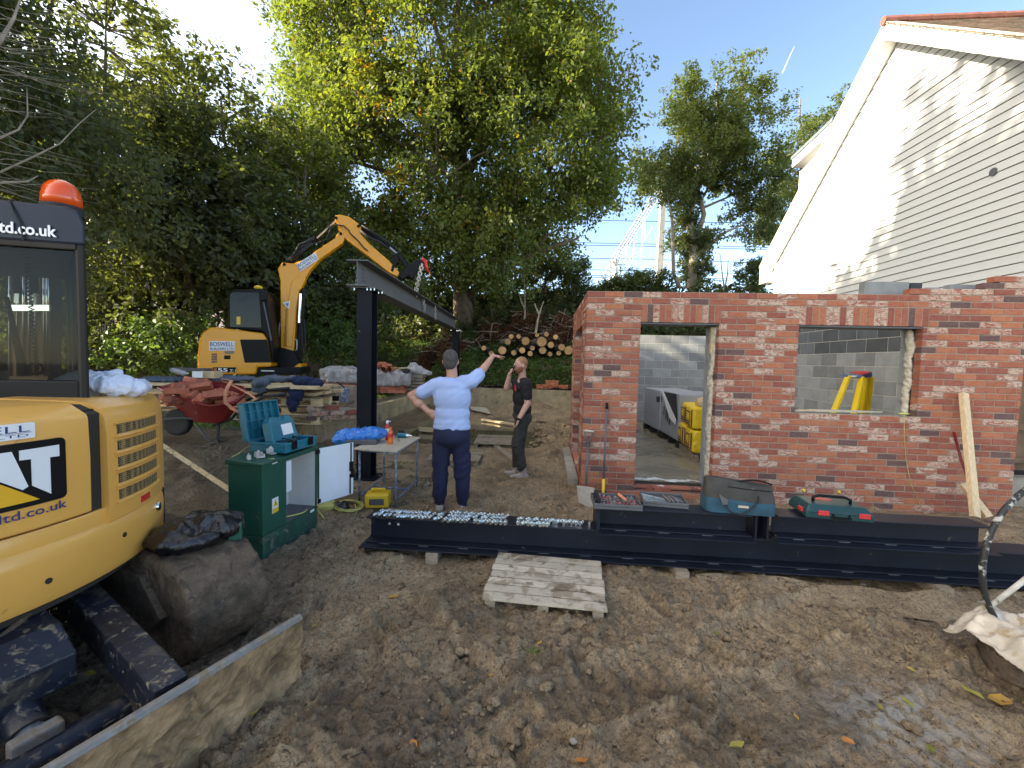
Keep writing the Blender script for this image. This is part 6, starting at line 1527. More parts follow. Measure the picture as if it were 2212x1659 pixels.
# ================================================================== LEFT: BAGS, PLANK, BARROW
mb = MB(); c = PZ(412, 1185, .10)
mb.ell((c.x-.03, c.y+.03, .62), (.25, .22, .10), 20, 12); mb.ell((c.x+.13, c.y+.20, .55), (.20, .18, .15), 18, 12); mb.ell((c.x-.12, c.y+.16, .60), (.16, .2, .12), 16, 10)
mb2 = MB()
bagc = WM_ @ Vector((1.0, .98, .64))
mb = MB(); bagc = PZ(408, 1160, .66)
mb.ell(tuple(bagc+Vector((-.03, 0, .0))), (.17, .14, .045), 20, 12); mb.ell(tuple(bagc+Vector((.03, .14, .02))), (.16, .13, .06), 18, 12); mb.ell(tuple(bagc+Vector((-.09, .08, .0))), (.10, .10, .05), 16, 10)
me = remeshed(mb, .010, 1, M['blackbag'], 'rubbish_bag', crumple(.030, 6, 4, 2)); link('rubbish_bag', me, label='glossy black rubbish bag lying on the muddy excavator track', cat='bag')
mb = MB(); gb = bagc+Vector((.19, .16, .0)); mb.cbox((gb.x-.03, gb.y, gb.z-.02), (.07, .10, .10), .5); mb.build('green_crate', M['green'], label='corner of a green tub poking out of the black rubbish bag', cat='tub', bevel=.01)
a_, b_ = PY(345, 958, 4.85), PY(505, 1064, 4.15); mb = MB(); mb.beam(a_+Vector((0, 0, .0)), b_, .045, .095, up=(0.25, -1, .6)); mb.tone = .5; mb.build('timber_length', M['wood'], label='pale timber length sloping down the dirt to the green cabinet', cat='timber', bevel=.002)
# roots and twigs on the dirt slope
mb = MB(); r_ = random.Random(8)
for i in range(130):
    u, v = r_.uniform(370, 490), r_.uniform(930, 1090)
    if i % 2: u, v = r_.gauss(468, 18), r_.gauss(985, 28)
    p = PZ(u, v, .3); 
    for _ in range(3): p = PZ(u, v, gz(p.x, p.y)+.03)
    a_ = r_.uniform(0, 6.3); L__ = r_.uniform(.04, .17); mb.tone = r_.random()
    mb.tube([p, p+Vector((math.cos(a_)*L__*.5, math.sin(a_)*L__*.5, r_.uniform(.0, .07))), p+Vector((math.cos(a_+.4)*L__, math.sin(a_+.4)*L__, r_.uniform(-.02, .05)))], [.003, .0025, .0012], 4, caps=False)
mb.build('loose_roots', M['twig'], kind='stuff', label='tangled pale roots and twigs on the dirt behind the cabinet', cat='roots')
# wheelbarrow
bw = thing('wheelbarrow', 'dark red wheelbarrow heaped with bricks beside the near excavator', 'wheelbarrow', PZ(440, 945, .62))
YB = 5.25
def pb(u, v, dy=0.0): return PY(u, v, YB+dy)
rimN = [pb(342, 838, .15), pb(395, 862, -.15), pb(455, 877, -.28), pb(505, 870, -.26), pb(533, 850, -.12)]
rimF = [pb(533, 850, -.12), pb(525, 836, .30), pb(470, 826, .38), pb(400, 824, .36), pb(342, 838, .15)]
bot = [pb(395, 880, .0), pb(420, 905, -.10), pb(460, 916, -.14), pb(495, 903, -.10), pb(512, 885, 0)]
mb = MB()
top = rimN+rimF[1:-1]; cB_ = Vector((0, 0, 0)); base_ = []
cen = sum(top, Vector())/len(top)
for p in top:
    q = cen.lerp(p, .48); q.z = pb(450, 913).z+ .05*abs((p-cen).x); base_.append(q)
n = len(top); inn = [cen.lerp(p, .965)+Vector((0, 0, -.004)) for p in top]; bin_ = [cen.lerp(p, .94)+Vector((0, 0, 0)) for p in base_]; bin_ = [Vector((q.x, q.y, b.z+.012)) for q, b in zip(bin_, base_)]
mb.add(top+base_, [(i, (i+1) % n, n+(i+1) % n, n+i) for i in range(n)]+[tuple(range(n, 2*n))])
mb.add(inn+bin_, [((i+1) % n, i, n+i, n+(i+1) % n) for i in range(n)]+[tuple(range(2*n-1, n-1, -1))]); mb.add(top+inn, [(i, n+i, n+(i+1) % n, (i+1) % n) for i in range(n)])
mb.build('tray', M['rust'], bw, bevel=0, smooth='auto')
mb = MB(); mb.tube(top+[top[0]], .016, 8); mb.build('tray_rim', M['rust'], bw, smooth=True)
mb = MB(); mb.tube([pb(460, 918), pb(500, 905, -.05), pb(522, 878, -.05), pb(545, 871, -.08), pb(570, 858, -.1), pb(618, 850, -.15)], .017, 8); mb.build('handle', M['rubber'], bw, smooth=True)
mb = MB(); mb.tube([pb(455, 912, .35), pb(500, 890, .35), pb(530, 866, .35), pb(585, 842, .35), pb(625, 838, .35)], .017, 8); mb.build('handle', M['rubber'], bw, smooth=True)
mb = MB(); mb.tube([pb(473, 910, -.05), pb(470, 948, -.08), pb(478, 958, -.08)], .019, 8); mb.build('leg', M['rubber'], bw, smooth=True)
mb = MB(); mb.tube([pb(518, 880, .3), pb(520, 916, .3), pb(524, 930, .3)], .019, 8); mb.build('leg', M['rubber'], bw, smooth=True)
mb = MB(); mb.tube([pb(425, 918), pb(445, 945, .0), pb(458, 955), pb(475, 958, -.08)], .016, 8); mb.tube([pb(485, 905, .2), pb(498, 925, .3), pb(524, 930, .3)], .016, 8); mb.build('brace', M['steelg'], bw, smooth=True)
mb = MB(); wc_ = pb(385, 912, .1); mb.tube([wc_+Vector((0, -.05, 0)), wc_+Vector((0, .05, 0))], .17, 22); mb.build('wheel', M['rubber'], bw, bevel=.03)
mb = MB(); mb.tube([pb(350, 906, .0), pb(395, 903), pb(420, 905)], .014, 6); mb.build('fork', M['steelg'], bw)
bk = MB(); bk.box(-.1075, .1075, -.051, .051, -.0325, .0325)
BKM = []
for i in range(6): bk.tone = i/5; m_ = MB(); m_.tone = i/5; m_.box(-.1075, .1075, -.051, .051, -.0325, .0325); BKM.append(m_.mesh('brick', M['brickloose']))
r_ = random.Random(14)
def lbrick(p, rz=0, rx=0, ry=0, label='', group=None):
    o = inst('brick', r_.choice(BKM), T(*p) @ RZ(rz) @ RX(rx) @ RY(ry), label=label, cat='brick', group=group)
    b = o.modifiers.new('bevel', 'BEVEL'); b.width = .003; b.segments = 1; return o
for i in range(54):
    u = r_.uniform(365, 515); f = (u-365)/150
    top_v = 852-24*math.sin(PI*min(1, max(0, f*1.1+.08)))
    d_ = r_.uniform(-.18, .30); v = r_.uniform(top_v, 862)+ (5 if d_ < 0 else -4)
    lbrick(pb(u, v, d_), r_.uniform(0, 3.1), r_.uniform(-.7, .7), r_.uniform(-.5, .5), 'red brick tipped in the heap in the wheelbarrow', 'bricks in the wheelbarrow')
mb = MB(); P_ = [pb(480, 818, .1), pb(500, 822, -.2), pb(492, 835, -.33), pb(486, 850, -.36), pb(486, 868, -.36), pb(500, 882, -.36), pb(520, 892, -.36), pb(528, 886, -.36), pb(520, 880, -.38), pb(505, 878, -.38)]
mb.tube(P_, .02, 6, flat=.15); mb.tube([pb(480, 822, .1), pb(510, 836, -.1), pb(540, 852, -.25), pb(553, 862, -.3)], .02, 6, flat=.15); mb.build('ratchet_strap', M['strap'], label='faded orange ratchet strap thrown over the bricks in the barrow', cat='strap', smooth=True)
# ================================================================== TIMBER STACK BEHIND
YT = 6.55; r_ = random.Random(23)
ztop = PY(600, 827, YT).z
for i in range(11):
    row = i % 6; lay = 0 if i < 6 else 1
    y0 = YT-.05+.16*row; zz = ztop-.04-.10*(1-lay)+ (0 if lay else 0) - (.0 if lay == 0 else 0)
    x1 = PY(690-(0 if i == 5 else r_.uniform(0, 14)), 830, YT).x + r_.uniform(-.06, .05); x0 = x1-r_.uniform(2.5, 2.9)
    mb = MB(); mb.tone = r_.random(); mb.box(x0, x1, y0, y0+.145, zz-.047, zz); mb.build('timber_plank', M['wood'], label='pale sawn plank in the %s layer of the stack beyond the barrow, %s from front' % (['lower', 'top'][lay], ['first', 'second', 'third', 'fourth', 'fifth', 'sixth'][row]), cat='plank', group='planks stacked beyond the wheelbarrow', bevel=.002)
x1 = PY(693, 838, YT-.1).x
mb = MB(); mb.tone = .8; mb.box(x1-.9, x1, YT-.22, YT-.12, ztop-.075, ztop-.02); mb.build('timber_plank', M['wood'], label='square ended timber at the near right corner of the plank stack', cat='plank', group='planks stacked beyond the wheelbarrow', bevel=.003)
# pallets with printed blocks under it
for k, (u0, u1, Y, z0_) in enumerate([(545, 690, 6.62, .60), (440, 560, 6.9, .60)]):
    xa, xb = PY(u0, 860, Y).x, PY(u1, 860, Y).x
    o = thing('stacked_pallet', ['stack of pallets with pale printed blocks under the right end of the planks', 'pallet stack half hidden behind the wheelbarrow'][k], 'pallet', (xa, Y, z0_), 0, 'pallets under the planks')
    for lay in range(3):
        zz = z0_+.145*lay+.02
        for j in range(3):
            for s_ in range(2):
                mb = MB(); mb.tone = r_.random(); xx = xa+(xb-xa-.14)*j/2; mb.box(xx, xx+.14, Y+.35*s_, Y+.35*s_+.12, zz+.02, zz+.115); mb.build('block', M['wood'], o)
        for s_ in range(3): mb = MB(); mb.tone = r_.random(); mb.box(xa-.02, xb+.02, Y-.004+.30*s_, Y+.11+.3*s_, zz, zz+.019); mb.build('board', M['wood'], o)
        for s_ in range(3): mb = MB(); mb.tone = r_.random(); mb.box(xa-.02, xb+.02, Y-.006+.30*s_, Y+.1+.3*s_, zz+.116, zz+.136); mb.build('board', M['woodold'], o)
def cloth(name, label, us, mt, amp=.03, cat='garment'):
    mb = MB()
    for (u, v, Y, rx, ry, rz) in us: p = PY(u, v, Y); mb.ell(tuple(p), (rx, ry, rz), 14, 8)
    me = remeshed(mb, .016, 2, M[mt], name, crumple(amp, 7, len(us), 3)); return link(name, me, label=label, cat=cat)
cloth('jumper', 'slate grey garment draped over the front of the plank stack', [(565, 826, 6.35, .10, .12, .06), (600, 818, 6.5, .20, .12, .04), (560, 836, 6.35, .10, .06, .10), (630, 818, 6.6, .15, .1, .03)], 'cloth_grey', .025)
cloth('jacket', 'navy jacket lying at the right end of the planks', [(655, 822, 6.45, .16, .1, .05), (680, 828, 6.5, .14, .1, .05)], 'cloth_navy', .03)
cloth('trousers', 'navy cloth hanging below the right end of the planks', [(640, 852, 6.42, .10, .05, .10), (632, 870, 6.42, .08, .05, .12)], 'cloth_navy', .03)
cloth('blanket', 'pale lilac dust sheet on the planks behind the barrow', [(420, 819, 6.9, .45, .2, .018), (500, 818, 6.9, .4, .2, .018), (350, 820, 6.7, .3, .2, .018)], 'cloth_grey', .03, 'sheet')
# cardboard and oddments left of the barrow
for lb, u0, u1, v0, v1, Y, mt, nm in [('opened cardboard box on the planks behind the carrier bag', 418, 462, 803, 816, 6.6, 'wood', 'cardboard_box'), ('white printed leaflet leaning on the cardboard box', 415, 437, 803, 815, 6.5, 'sticker', 'leaflet'), ('clear plastic bottle lying behind the carrier bag', 372, 405, 800, 810, 6.5, 'poly', 'plastic_bottle'), ('dark flat board lying behind the white leaflet', 365, 440, 796, 801, 6.8, 'grey', 'flat_board')]:
    p, q = PY(u0, v1, Y), PY(u1, v0, Y); mb = MB()
    if nm == 'plastic_bottle': mb.tube([Vector((p.x, Y, q.z)), Vector((q.x-.05, Y, p.z+.03)), Vector((q.x, Y, p.z+.03))], [.04, .04, .015], 10)
    else: mb.box(p.x, q.x, Y, Y+(.01 if nm == 'leaflet' else .2), p.z, q.z)
    mb.build(nm, M[mt], label=lb, cat=nm.replace('_', ' '))
# white carrier bag on the engine cover
mb = MB(); c = PZ(258, 842, 1.465)
c = Vector((-2.30, 2.36, 1.455))
mb.ell(tuple(c+Vector((-.05, .0, .055))), (.15, .13, .065), 20, 12); mb.ell(tuple(c+Vector((.08, .05, .035))), (.13, .12, .05), 18, 12); mb.ell(tuple(c+Vector((-.16, -.03, .03))), (.08, .09, .05), 14, 10)
mb.ell(tuple(c+Vector((.055, .02, .115))), (.03, .035, .022), 12, 8); mb.ell(tuple(c+Vector((.10, -.02, .05))), (.09, .08, .055), 12, 8)
me = remeshed(mb, .007, 2, M['sackwhite'], 'bag', crumple(.014, 12, 9, 3)); cbg = link('carrier_bag', me, label='white plastic carrier bag with blue letters on the engine cover', cat='bag')
textfit('SN', c+Vector((-.13, -.128, .09)), c+Vector((-.075, -.13, .115)), c+Vector((-.145, -.122, .12)), 'blueink', cbg)
# ================================================================== ON THE LEFT RETAINING WALL
o = thing('brick_stub', 'short stub of new red brickwork on the left retaining wall', 'brickwork', PY(695, 905, 7.3))
p0 = PY(662, 905, 6.55)
for k in range(3):
    for i in range(3-(k == 2)):
        mb = MB(); mb.tone = tones[(i*7+k*5) % NV]; q = Vector((p0.x+.225*i+.1*(k % 2), p0.y+.12*i, p0.z-.03+.078*k)); mb.box(0, .215, 0, .1, 0, .065, T(*q) @ RZ(.5)); mb.build('brick', M['brick'], o)
mb = MB(); q = p0+Vector((.02, .02, -.04)); mb.box(0, .62, .006, .09, 0, .19, T(*q) @ RZ(.5)); mb.build('mortar', M['mortar'], o)
topb = PY(745, 895, 7.6); mb = MB(); mb.box(-.22, .22, 0, .1, -.12, .10, T(*topb) @ RZ(.2)); mb.tone = .4; mb.build('concrete_block', M['blockpit'], label='single yellowish block standing on the left retaining wall', cat='block', bevel=.004)
# low block wall / pallet edge behind it and grey rig
o = thing('site_charger', 'blue and black site charger box standing by the steel post', 'charger', PY(740, 860, 8.0)); p = PY(740, 860, 8.0)
mb = MB(); mb.cbox((p.x+.04, p.y, p.z+.06), (.13, .12, .26)); mb.build('box', M['legblue'], o, bevel=.01); mb = MB(); mb.cbox((p.x-.15, p.y, p.z), (.14, .12, .14)); mb.build('plug_box', M['black'], o, bevel=.02)
mb = MB(); mb.tube([p+Vector((-.15, 0, .05)), p+Vector((-.2, 0, .2)), p+Vector((-.1, 0, .3)), p+Vector((.04, 0, .2))], .012, 6); mb.build('lead', M['black'], o, smooth=True)
mb = MB(); a_ = PY(705, 845, 8.3); mb.box(a_.x-.65, a_.x+.55, 8.3, 8.45, a_.z-.35, a_.z+.12); mb.build('site_board', M['woodold'], label='weathered grey board side behind the blue charger', cat='board', bevel=.01)
# wrapped pallets of bricks and pipes
for k, (u0, u1, v0, v1, Y, lb) in enumerate([(690, 775, 796, 842, 9.2, 'polythene wrapped pallet of bricks left of the steel post'), (795, 878, 802, 850, 9.3, 'polythene wrapped pallet of bricks right of the steel post')]):
    a_, b_ = PY(u0, v1, Y), PY(u1, v0, Y); o = thing('brick_pallet', lb, 'pallet of bricks', (a_.x, Y, a_.z), 0, 'wrapped pallets of bricks')
    nx_, nz_ = 4, 4
    for i in range(nx_):
        for j in range(nz_):
            mb = MB(); mb.tone = tones[r_.randrange(NV)]; dx = (b_.x-a_.x-.1)/nx_; mb.box(a_.x+.05+dx*i, a_.x+.05+dx*(i+1)-.008, Y+.06, Y+.5, a_.z+.02+.088*j, a_.z+.1+.088*j); mb.build('brick', M['brickloose'], o)
    mb = MB(); w_ = (b_.x-a_.x)
    mb.box(a_.x+.0, b_.x-.0, Y+.0, Y+.6, (a_.z+b_.z)/2-.06, b_.z-.06)
    mb.box(a_.x+.10, b_.x-.25, Y+.05, Y+.5, b_.z-.10, b_.z-.01)
    me = remeshed(mb, .022, 4, M['poly'], 'polythene', drape(.05, 7, k, .3)); link('polythene_wrap', me, o)
for i in range(5):
    p = PY(800+9*i, 790-4*(i % 2), 9.5); lbrick(p, r_.uniform(0, 3), r_.uniform(-.4, .4), 0, 'orange brick lying on top of the wrapped pallet right of the post', 'bricks on the wrapped pallet')
for i, (u, v) in enumerate([(828, 798), (841, 798)]):
    p = PY(u, v, 9.2); mb = MB(); mb.lathe([(.055, 0), (.055, .5), (.045, .5), (.045, 0)], 14, T(*p) @ RX(-PI/2) @ RZ(0), caps=False); mb.tube([p+Vector((0, .45, 0)), p+Vector((0, .46, 0))], .05, 14); mb.build('clay_pipe', M['clay'], label=['left hand clay pipe lying on the wrapped bricks', 'right hand clay pipe lying on the wrapped bricks'][i], cat='pipe', group='clay pipes')
mb = MB(); a_, b_ = PY(845, 796, 9.8), PY(890, 794, 9.8); mb.beam(a_, b_, .2, .03); mb.tone = .7; mb.build('board', M['wood'], label='orange brown board lying behind the clay pipes', cat='board')
for i in range(5):
    a_ = PY(880, 840-7*i, 9.7); mb = MB(); mb.tone = r_.random(); mb.box(a_.x, a_.x+.36+r_.uniform(-.02, .03), 9.6, 9.9, a_.z-.03, a_.z+.025); mb.build('old_board', M['woodold'], label='old board in the low stack left of the pointing man', cat='board', group='stack of old boards by the pointing man')
mb = MB(); p = PY(897, 800, 9.7); mb.ell(tuple(p), (.22, .15, .10), 16, 10); mb.ell(tuple(p+Vector((-.04, 0, .08))), (.10, .1, .09), 12, 8); mb.ell(tuple(p+Vector((.2, .0, -.06))), (.18, .1, .06), 12, 8)
me = remeshed(mb, .018, 3, M['poly'], 'sack', drape(.03, 8, 2, .5)); link('plastic_sheet', me, label='dusty clear plastic sheet on the stack of old boards', cat='plastic sheet')
mb = MB(); p = PY(878, 802, 9.4); mb.tube([p+Vector((0, -.1, 0)), p+Vector((0, .1, 0))], .06, 12); mb.build('black_roll', M['rubber'], label='black roll end beside the dusty plastic sheet', cat='roll')
# stacks of bricks on the back wall
for (u0, n, rows, Yk, lb) in [(1158, 3, 2, 14.9, 'low'), (1178, 4, 4, 14.95, 'tall'), (1206, 3, 2, 14.9, 'right hand')]:
    p = PY(u0, 846, Yk); z0_ = .76
    for i in range(n):
        for j in range(rows):
            if rows == 4 and i > 1 and j > 2 and i == n: continue
            mb = MB(); mb.tone = r_.random(); mb.box(p.x+.112*i, p.x+.112*i+.104, Yk-.12, Yk+.1, z0_+.073*j, z0_+.073*j+.066); mb.build('brick', M['clay' if (i+j) % 2 else 'brickloose'], label='orange red brick in the %s stack on the back retaining wall' % lb, cat='brick', group='%s stack of bricks on the back wall' % lb)
mb = MB(); a_, b_ = PY(1150, 829, 15.6), PY(1180, 827, 15.6); mb.beam(a_, b_, .1, .05); mb.tone = .8; mb.build('timber_offcut', M['wood'], label='pale offcut just left of the bricks on the back wall', cat='timber')
# ================================================================== PALLETS AND BOARDS
def pallet(name, label, W_, Lx, Ly, n, bw_, mt, h=.12, grp=None, rearrun=True):
    o = thing(name, label, 'pallet', tuple(W_.translation), W_.to_euler().z, grp)
    for i in range(n):
        y = (Ly-bw_)*i/(n-1); mb = MB(); mb.tone = r_.random(); jx = r_.uniform(-.006, .006)
        mb.box(jx, Lx+jx, y, y+bw_, h-.018, h, W_); mb.build('slat', M[mt], o, bevel=.0025)
    for x in (.02, Lx/2-.035, Lx-.09):
        mb = MB(); mb.tone = .3; mb.box(x, x+.07, .012, Ly-.012, h-.09, h-.0185, W_); mb.build('bearer', M['woodold'], o, bevel=.003)
    for x in (.02, Lx/2-.035, Lx-.09): mb = MB(); mb.tone = .2; mb.box(x, x+.07, .01, .1, -.06, h-.092, W_); mb.build('block', M['woodold'], o)
    return o
a_, b_ = PZ(1040, 1290, .13), PZ(1312, 1318, .13)
Wp = T(a_.x, a_.y, .012) @ RZ(math.atan2(b_.y-a_.y, b_.x-a_.x)) @ RX(.012)
pallet('wooden_pallet', 'pale mud smeared pallet in front of the long steel beam', Wp, (b_-a_).length, .66, 7, .081, 'woodpallet', h=.118)
# (slats across the pit, seen edge on)
a_ = PZ(1022, 957, .1); W_ = T(a_.x, a_.y, .0) @ RZ(-.03); pallet('wooden_pallet', 'grey slatted pallet lying in the mud behind the pointing man', W_, .88, .95, 6, .1, 'woodold', h=.10, grp='muddy pallets in the pit')
a_ = PZ(920, 992, .1); W_ = T(a_.x, a_.y, .0) @ RZ(-.02); pallet('wooden_pallet', 'dark pallet behind the legs of the pointing man', W_, .85, .8, 6, .09, 'woodold', h=.10, grp='muddy pallets in the pit')
def board(label, p, q, w_, h, tone=.6, mt='wood', name='wood_offcut', up=(0, 0, 1)):
    mb = MB(); mb.tone = tone; mb.beam(p, q, w_, h, up); return mb.build(name, M[mt], label=label, cat='timber', bevel=.002)
board('weathered post lying on the mud towards the man in black', PZ(1073, 968, .05), PZ(1113, 1000, .05), .10, .09, .4, 'woodold')
board('pale narrow batten in the muddy water', PZ(1042, 906, .03), PZ(1118, 918, .03), .11, .04, .8)
board('short pale offcut left of the pointing man', PZ(906, 927, .06), PZ(936, 929, .06), .07, .09, .8)
mb = MB(); q = [PZ(1018, 886, .08), PZ(1060, 895, .08), PZ(1050, 882, .08), PZ(1015, 880, .08)]; mb.prism(q, (0, 0, .03)); mb.tone = .7; mb.build('plywood_sheet', M['ply'], label='small sheet of plywood at the back of the muddy water', cat='plywood')
# ================================================================== TOOLS ON THE UPPER BEAMS
ZU = .337+.19+.001
def u5(x, y): return ((1400+x/3.16)*.864, (1180+y/3.16)*.864)
def uz(x, y, z=ZU): return PZ(*u5(x, y), z)
Wt1 = T(*uz(290, 300, ZU)) @ RZ(-BA-.02); t1 = thing('socket_tray', 'black tray packed with sockets and bits, left hand of the two', 'socket set', tuple(Wt1.translation), 0, 'open socket set trays')
w_, d_ = .385, .30
def tray(o, W_, w_, d_, h=.045):
    mb = MB(); mb.box(0, w_, 0, d_, 0, .022, W_); mb.box(0, w_, 0, .014, .022, h, W_); mb.box(0, w_, d_-.014, d_, .022, h, W_); mb.box(0, .014, .014, d_-.014, .022, h, W_); mb.box(w_-.014, w_, .014, d_-.014, .022, h, W_)
    return mb.build('tray', M['grey'], o, bevel=.005)
Wt1 = T(*uz(268, 292, ZU)) @ RZ(-BA-.01); tray(t1, Wt1, w_, d_)
r_ = random.Random(31)
for j in range(8):
    x = .03
    while x < w_-.035:
        y = .03+.031*j+r_.uniform(-.002, .002); rr_ = r_.choice([.008, .010, .012, .014, .009])
        if r_.random() > .08 and not (.22 < x < .27 and j > 2):
            mb = MB(); mb.tone = r_.random(); k = r_.random()
            if k < .55: mb.tube([Wt1 @ Vector((x, y, .022)), Wt1 @ Vector((x, y, .022+rr_*1.9))], rr_, 8)
            elif k < .8: mb.tube([Wt1 @ Vector((x, y-.012, .03)), Wt1 @ Vector((x+.004, y+.016, .03))], rr_*.8, 7)
            else: mb.box(x-.009, x+.009, y-.012, y+.012, .022, .036, Wt1)
            mb.build('socket', M['socket' if r_.random() < .62 else ('redp' if r_.random() < .35 else 'zinc')], t1)
        x += rr_*2+.007+r_.uniform(0, .006)
mb = MB(); mb.tube([Wt1 @ Vector((.235, .26, .05)), Wt1 @ Vector((.265, .12, .052))], .013, 8); mb.build('wooden_handle', M['strap'], t1, smooth='auto')
Wt2 = T(*uz(655, 268, ZU)) @ RZ(-BA-.10); t2 = thing('spanner_tray', 'open black tray of spanners right of the socket tray', 'socket set', tuple(Wt2.translation), 0, 'open socket set trays')
tray(t2, Wt2, .36, .27)
for i in range(15):
    x = .025+.0125*i; L__ = .20-.008*i; mb = MB(); mb.beam((x, .03, .034), (x-.02, .03+L__, .034), .007, .005, M=Wt2); mb.tube([Wt2 @ Vector((x, .035, .030)), Wt2 @ Vector((x, .035, .038))], .008, 8); mb.tube([Wt2 @ Vector((x-.02, .03+L__, .030)), Wt2 @ Vector((x-.02, .03+L__, .038))], .009, 8); mb.build('spanner', M['zinc'], t2)
for (x0, y0, x1, y1, r0) in [(.225, .03, .19, .21, .012), (.26, .04, .23, .22, .008), (.29, .035, .27, .2, .007), (.33, .05, .25, .23, .006)]:
    mb = MB(); mb.tube([Wt2 @ Vector((x0, y0, .036)), Wt2 @ Vector((x1, y1, .036))], r0, 8); mb.build('ratchet', M['zinc'], t2, smooth='auto')
# tool bag
pb0 = uz(1155, 312, ZU); Wb2 = T(pb0.x, pb0.y, ZU) @ RZ(-BA-.10)
bg_ = thing('tool_bag', 'worn charcoal and teal fabric tool bag on the upper beam', 'bag', (pb0.x, pb0.y, ZU), -BA-.1)
bwid = .525; bdep = .24
def bagsurf(zlo, zhi, mt, name, puff=0.0, seed=0):
    mb = MB(); n = 44; rows = 10; V = []
    for j in range(rows+1):
        z = zlo+(zhi-zlo)*j/rows; f = z/.24
        wd = bwid*(1-.03*f) ; dp = bdep*(1-.70*max(0, f-.35)**1.4/.5) ; cy = .12
        for i in range(n):
            a_ = 2*PI*i/n; ca_, sa_ = math.cos(a_), math.sin(a_); e = .35
            x = bwid/2+wd/2*(abs(ca_)**e)*(1 if ca_ > 0 else -1); y = cy+dp/2*(abs(sa_)**e)*(1 if sa_ > 0 else -1)
            sag = .012*math.sin(x*9+1)*f*2 - .02*f*max(0, (x-bwid*.7)/bwid)
            nn = float(pnoise(x*9+seed, y*9, z*9))*.013
            V.append(Wb2 @ Vector((x+nn*.5*ca_+puff*ca_, y+nn*sa_+puff*sa_, z+sag)))
    Fc = [(j*n+i, j*n+(i+1) % n, (j+1)*n+(i+1) % n, (j+1)*n+i) for j in range(rows) for i in range(n)]
    Fc += [tuple(range(n-1, -1, -1)), tuple(rows*n+i for i in range(n))]
    mb.add(V, Fc); return mb.build(name, M[mt], bg_, smooth='auto')
bagsurf(0.002, .235, 'bagdark', 'bag_body'); bagsurf(0.0, .105, 'bagteal', 'bag_base', .0045)
mb = MB(); mb.tube([Wb2 @ Vector((.0+bwid*t_, .12+.02*math.sin(t_*7), .235+.012*math.sin(PI*t_)+.012*math.sin(t_*9+1)-.02*max(0, t_-.7))) for t_ in [i/14 for i in range(15)]], .007, 6); mb.build('zip', M['black'], bg_, smooth=True)
mb = MB(); mb.tube([Wb2 @ Vector(p) for p in [(.12, -.005, .10), (.14, -.012, .06), (.18, -.02, .015), (.24, -.025, .005), (.30, -.022, .03), (.345, -.014, .075), (.375, -.004, .12), (.385, .02, .15)]], .011, 6, flat=.35); mb.build('shoulder_strap', M['rubber'], bg_, smooth=True)
mb = MB(); mb.prism([Wb2 @ Vector(p) for p in [(.085, -.012, .155), (.16, -.016, .11), (.15, -.018, .075), (.115, -.018, .07)]], Wb2.to_3x3() @ Vector((0, .008, 0))); mb.build('flap', M['grey'], bg_)
mb = MB(); mb.box(.235, .31, -.010, -.003, .055, .072, Wb2); mb.build('brand_label', M['sack'], bg_)
mb = MB(); mb.tube([Wb2 @ Vector(p) for p in [(.15, -.001, .215), (.30, -.003, .205), (.47, .0, .20)]], .004, 5); mb.build('pocket_seam', M['black'], bg_)
# green power tool case with red catches
pg = PZ(1746, 1118, .337+.19); Wg = T(pg.x-.03, pg.y-.02, ZU+.006) @ RZ(-BA-.11) 
gcs = thing('power_tool_case', 'closed dark green tool case with red catches and black handle', 'tool case', tuple(Wg.translation), -BA-.11)
gw, gd, gh = .46, .30, .10
mb = MB(); mb.prism([Vector(p) for p in [(0, 0, 0), (gw, 0, 0), (gw+.006, 0, .012), (gw+.006, 0, .045), (0-.006, 0, .045), (-.006, 0, .012)]], (0, gd, 0), Wg); mb.build('base_half', M['casegreen'], gcs, bevel=.006)
mb = MB(); mb.add([(0-.004, -.004, .0465), (gw+.004, -.004, .0465), (gw+.004, gd+.004, .0465), (-.004, gd+.004, .0465), (.03, .035, gh), (gw-.03, .035, gh), (gw-.03, gd-.03, gh), (.03, gd-.03, gh)] , [(0,3,2,1),(4,5,6,7),(0,1,5,4),(1,2,6,5),(2,3,7,6),(3,0,4,7)], Wg); mb.build('lid_half', M['casegreen'], gcs, bevel=.01)
for x in (.13-.05, .36): mb = MB(); mb.box(x, x+.075, -.012, .002, .028, .066, Wg); mb.build('catch', M['redp'], gcs, bevel=.004)
mb = MB(); mb.box(-.014, .0, .05, .12, .028, .062, Wg); mb.build('catch', M['redp'], gcs, bevel=.004)
mb = MB(); mb.tube([Wg @ Vector(p) for p in [(.10, .13, gh-.005), (.10, .13, gh+.032), (.14, .13, gh+.048), (.32, .12, gh+.048), (.36, .12, gh+.03), (.36, .12, gh-.005)]], .012, 8); mb.build('handle', M['black'], gcs, smooth=True)
mb = MB(); mb.box(.17, .31, -.008, .002, .008, .026, Wg); mb.box(.18, .19, -.008, .002, .026, .05, Wg); mb.box(.29, .30, -.008, .002, .026, .05, Wg); mb.build('front_grip', M['black'], gcs, bevel=.002)
mb = MB(); mb.box(.12, .26, .17, .23, gh-.002, gh+.002, Wg); mb.build('label', M['redp'], gcs)
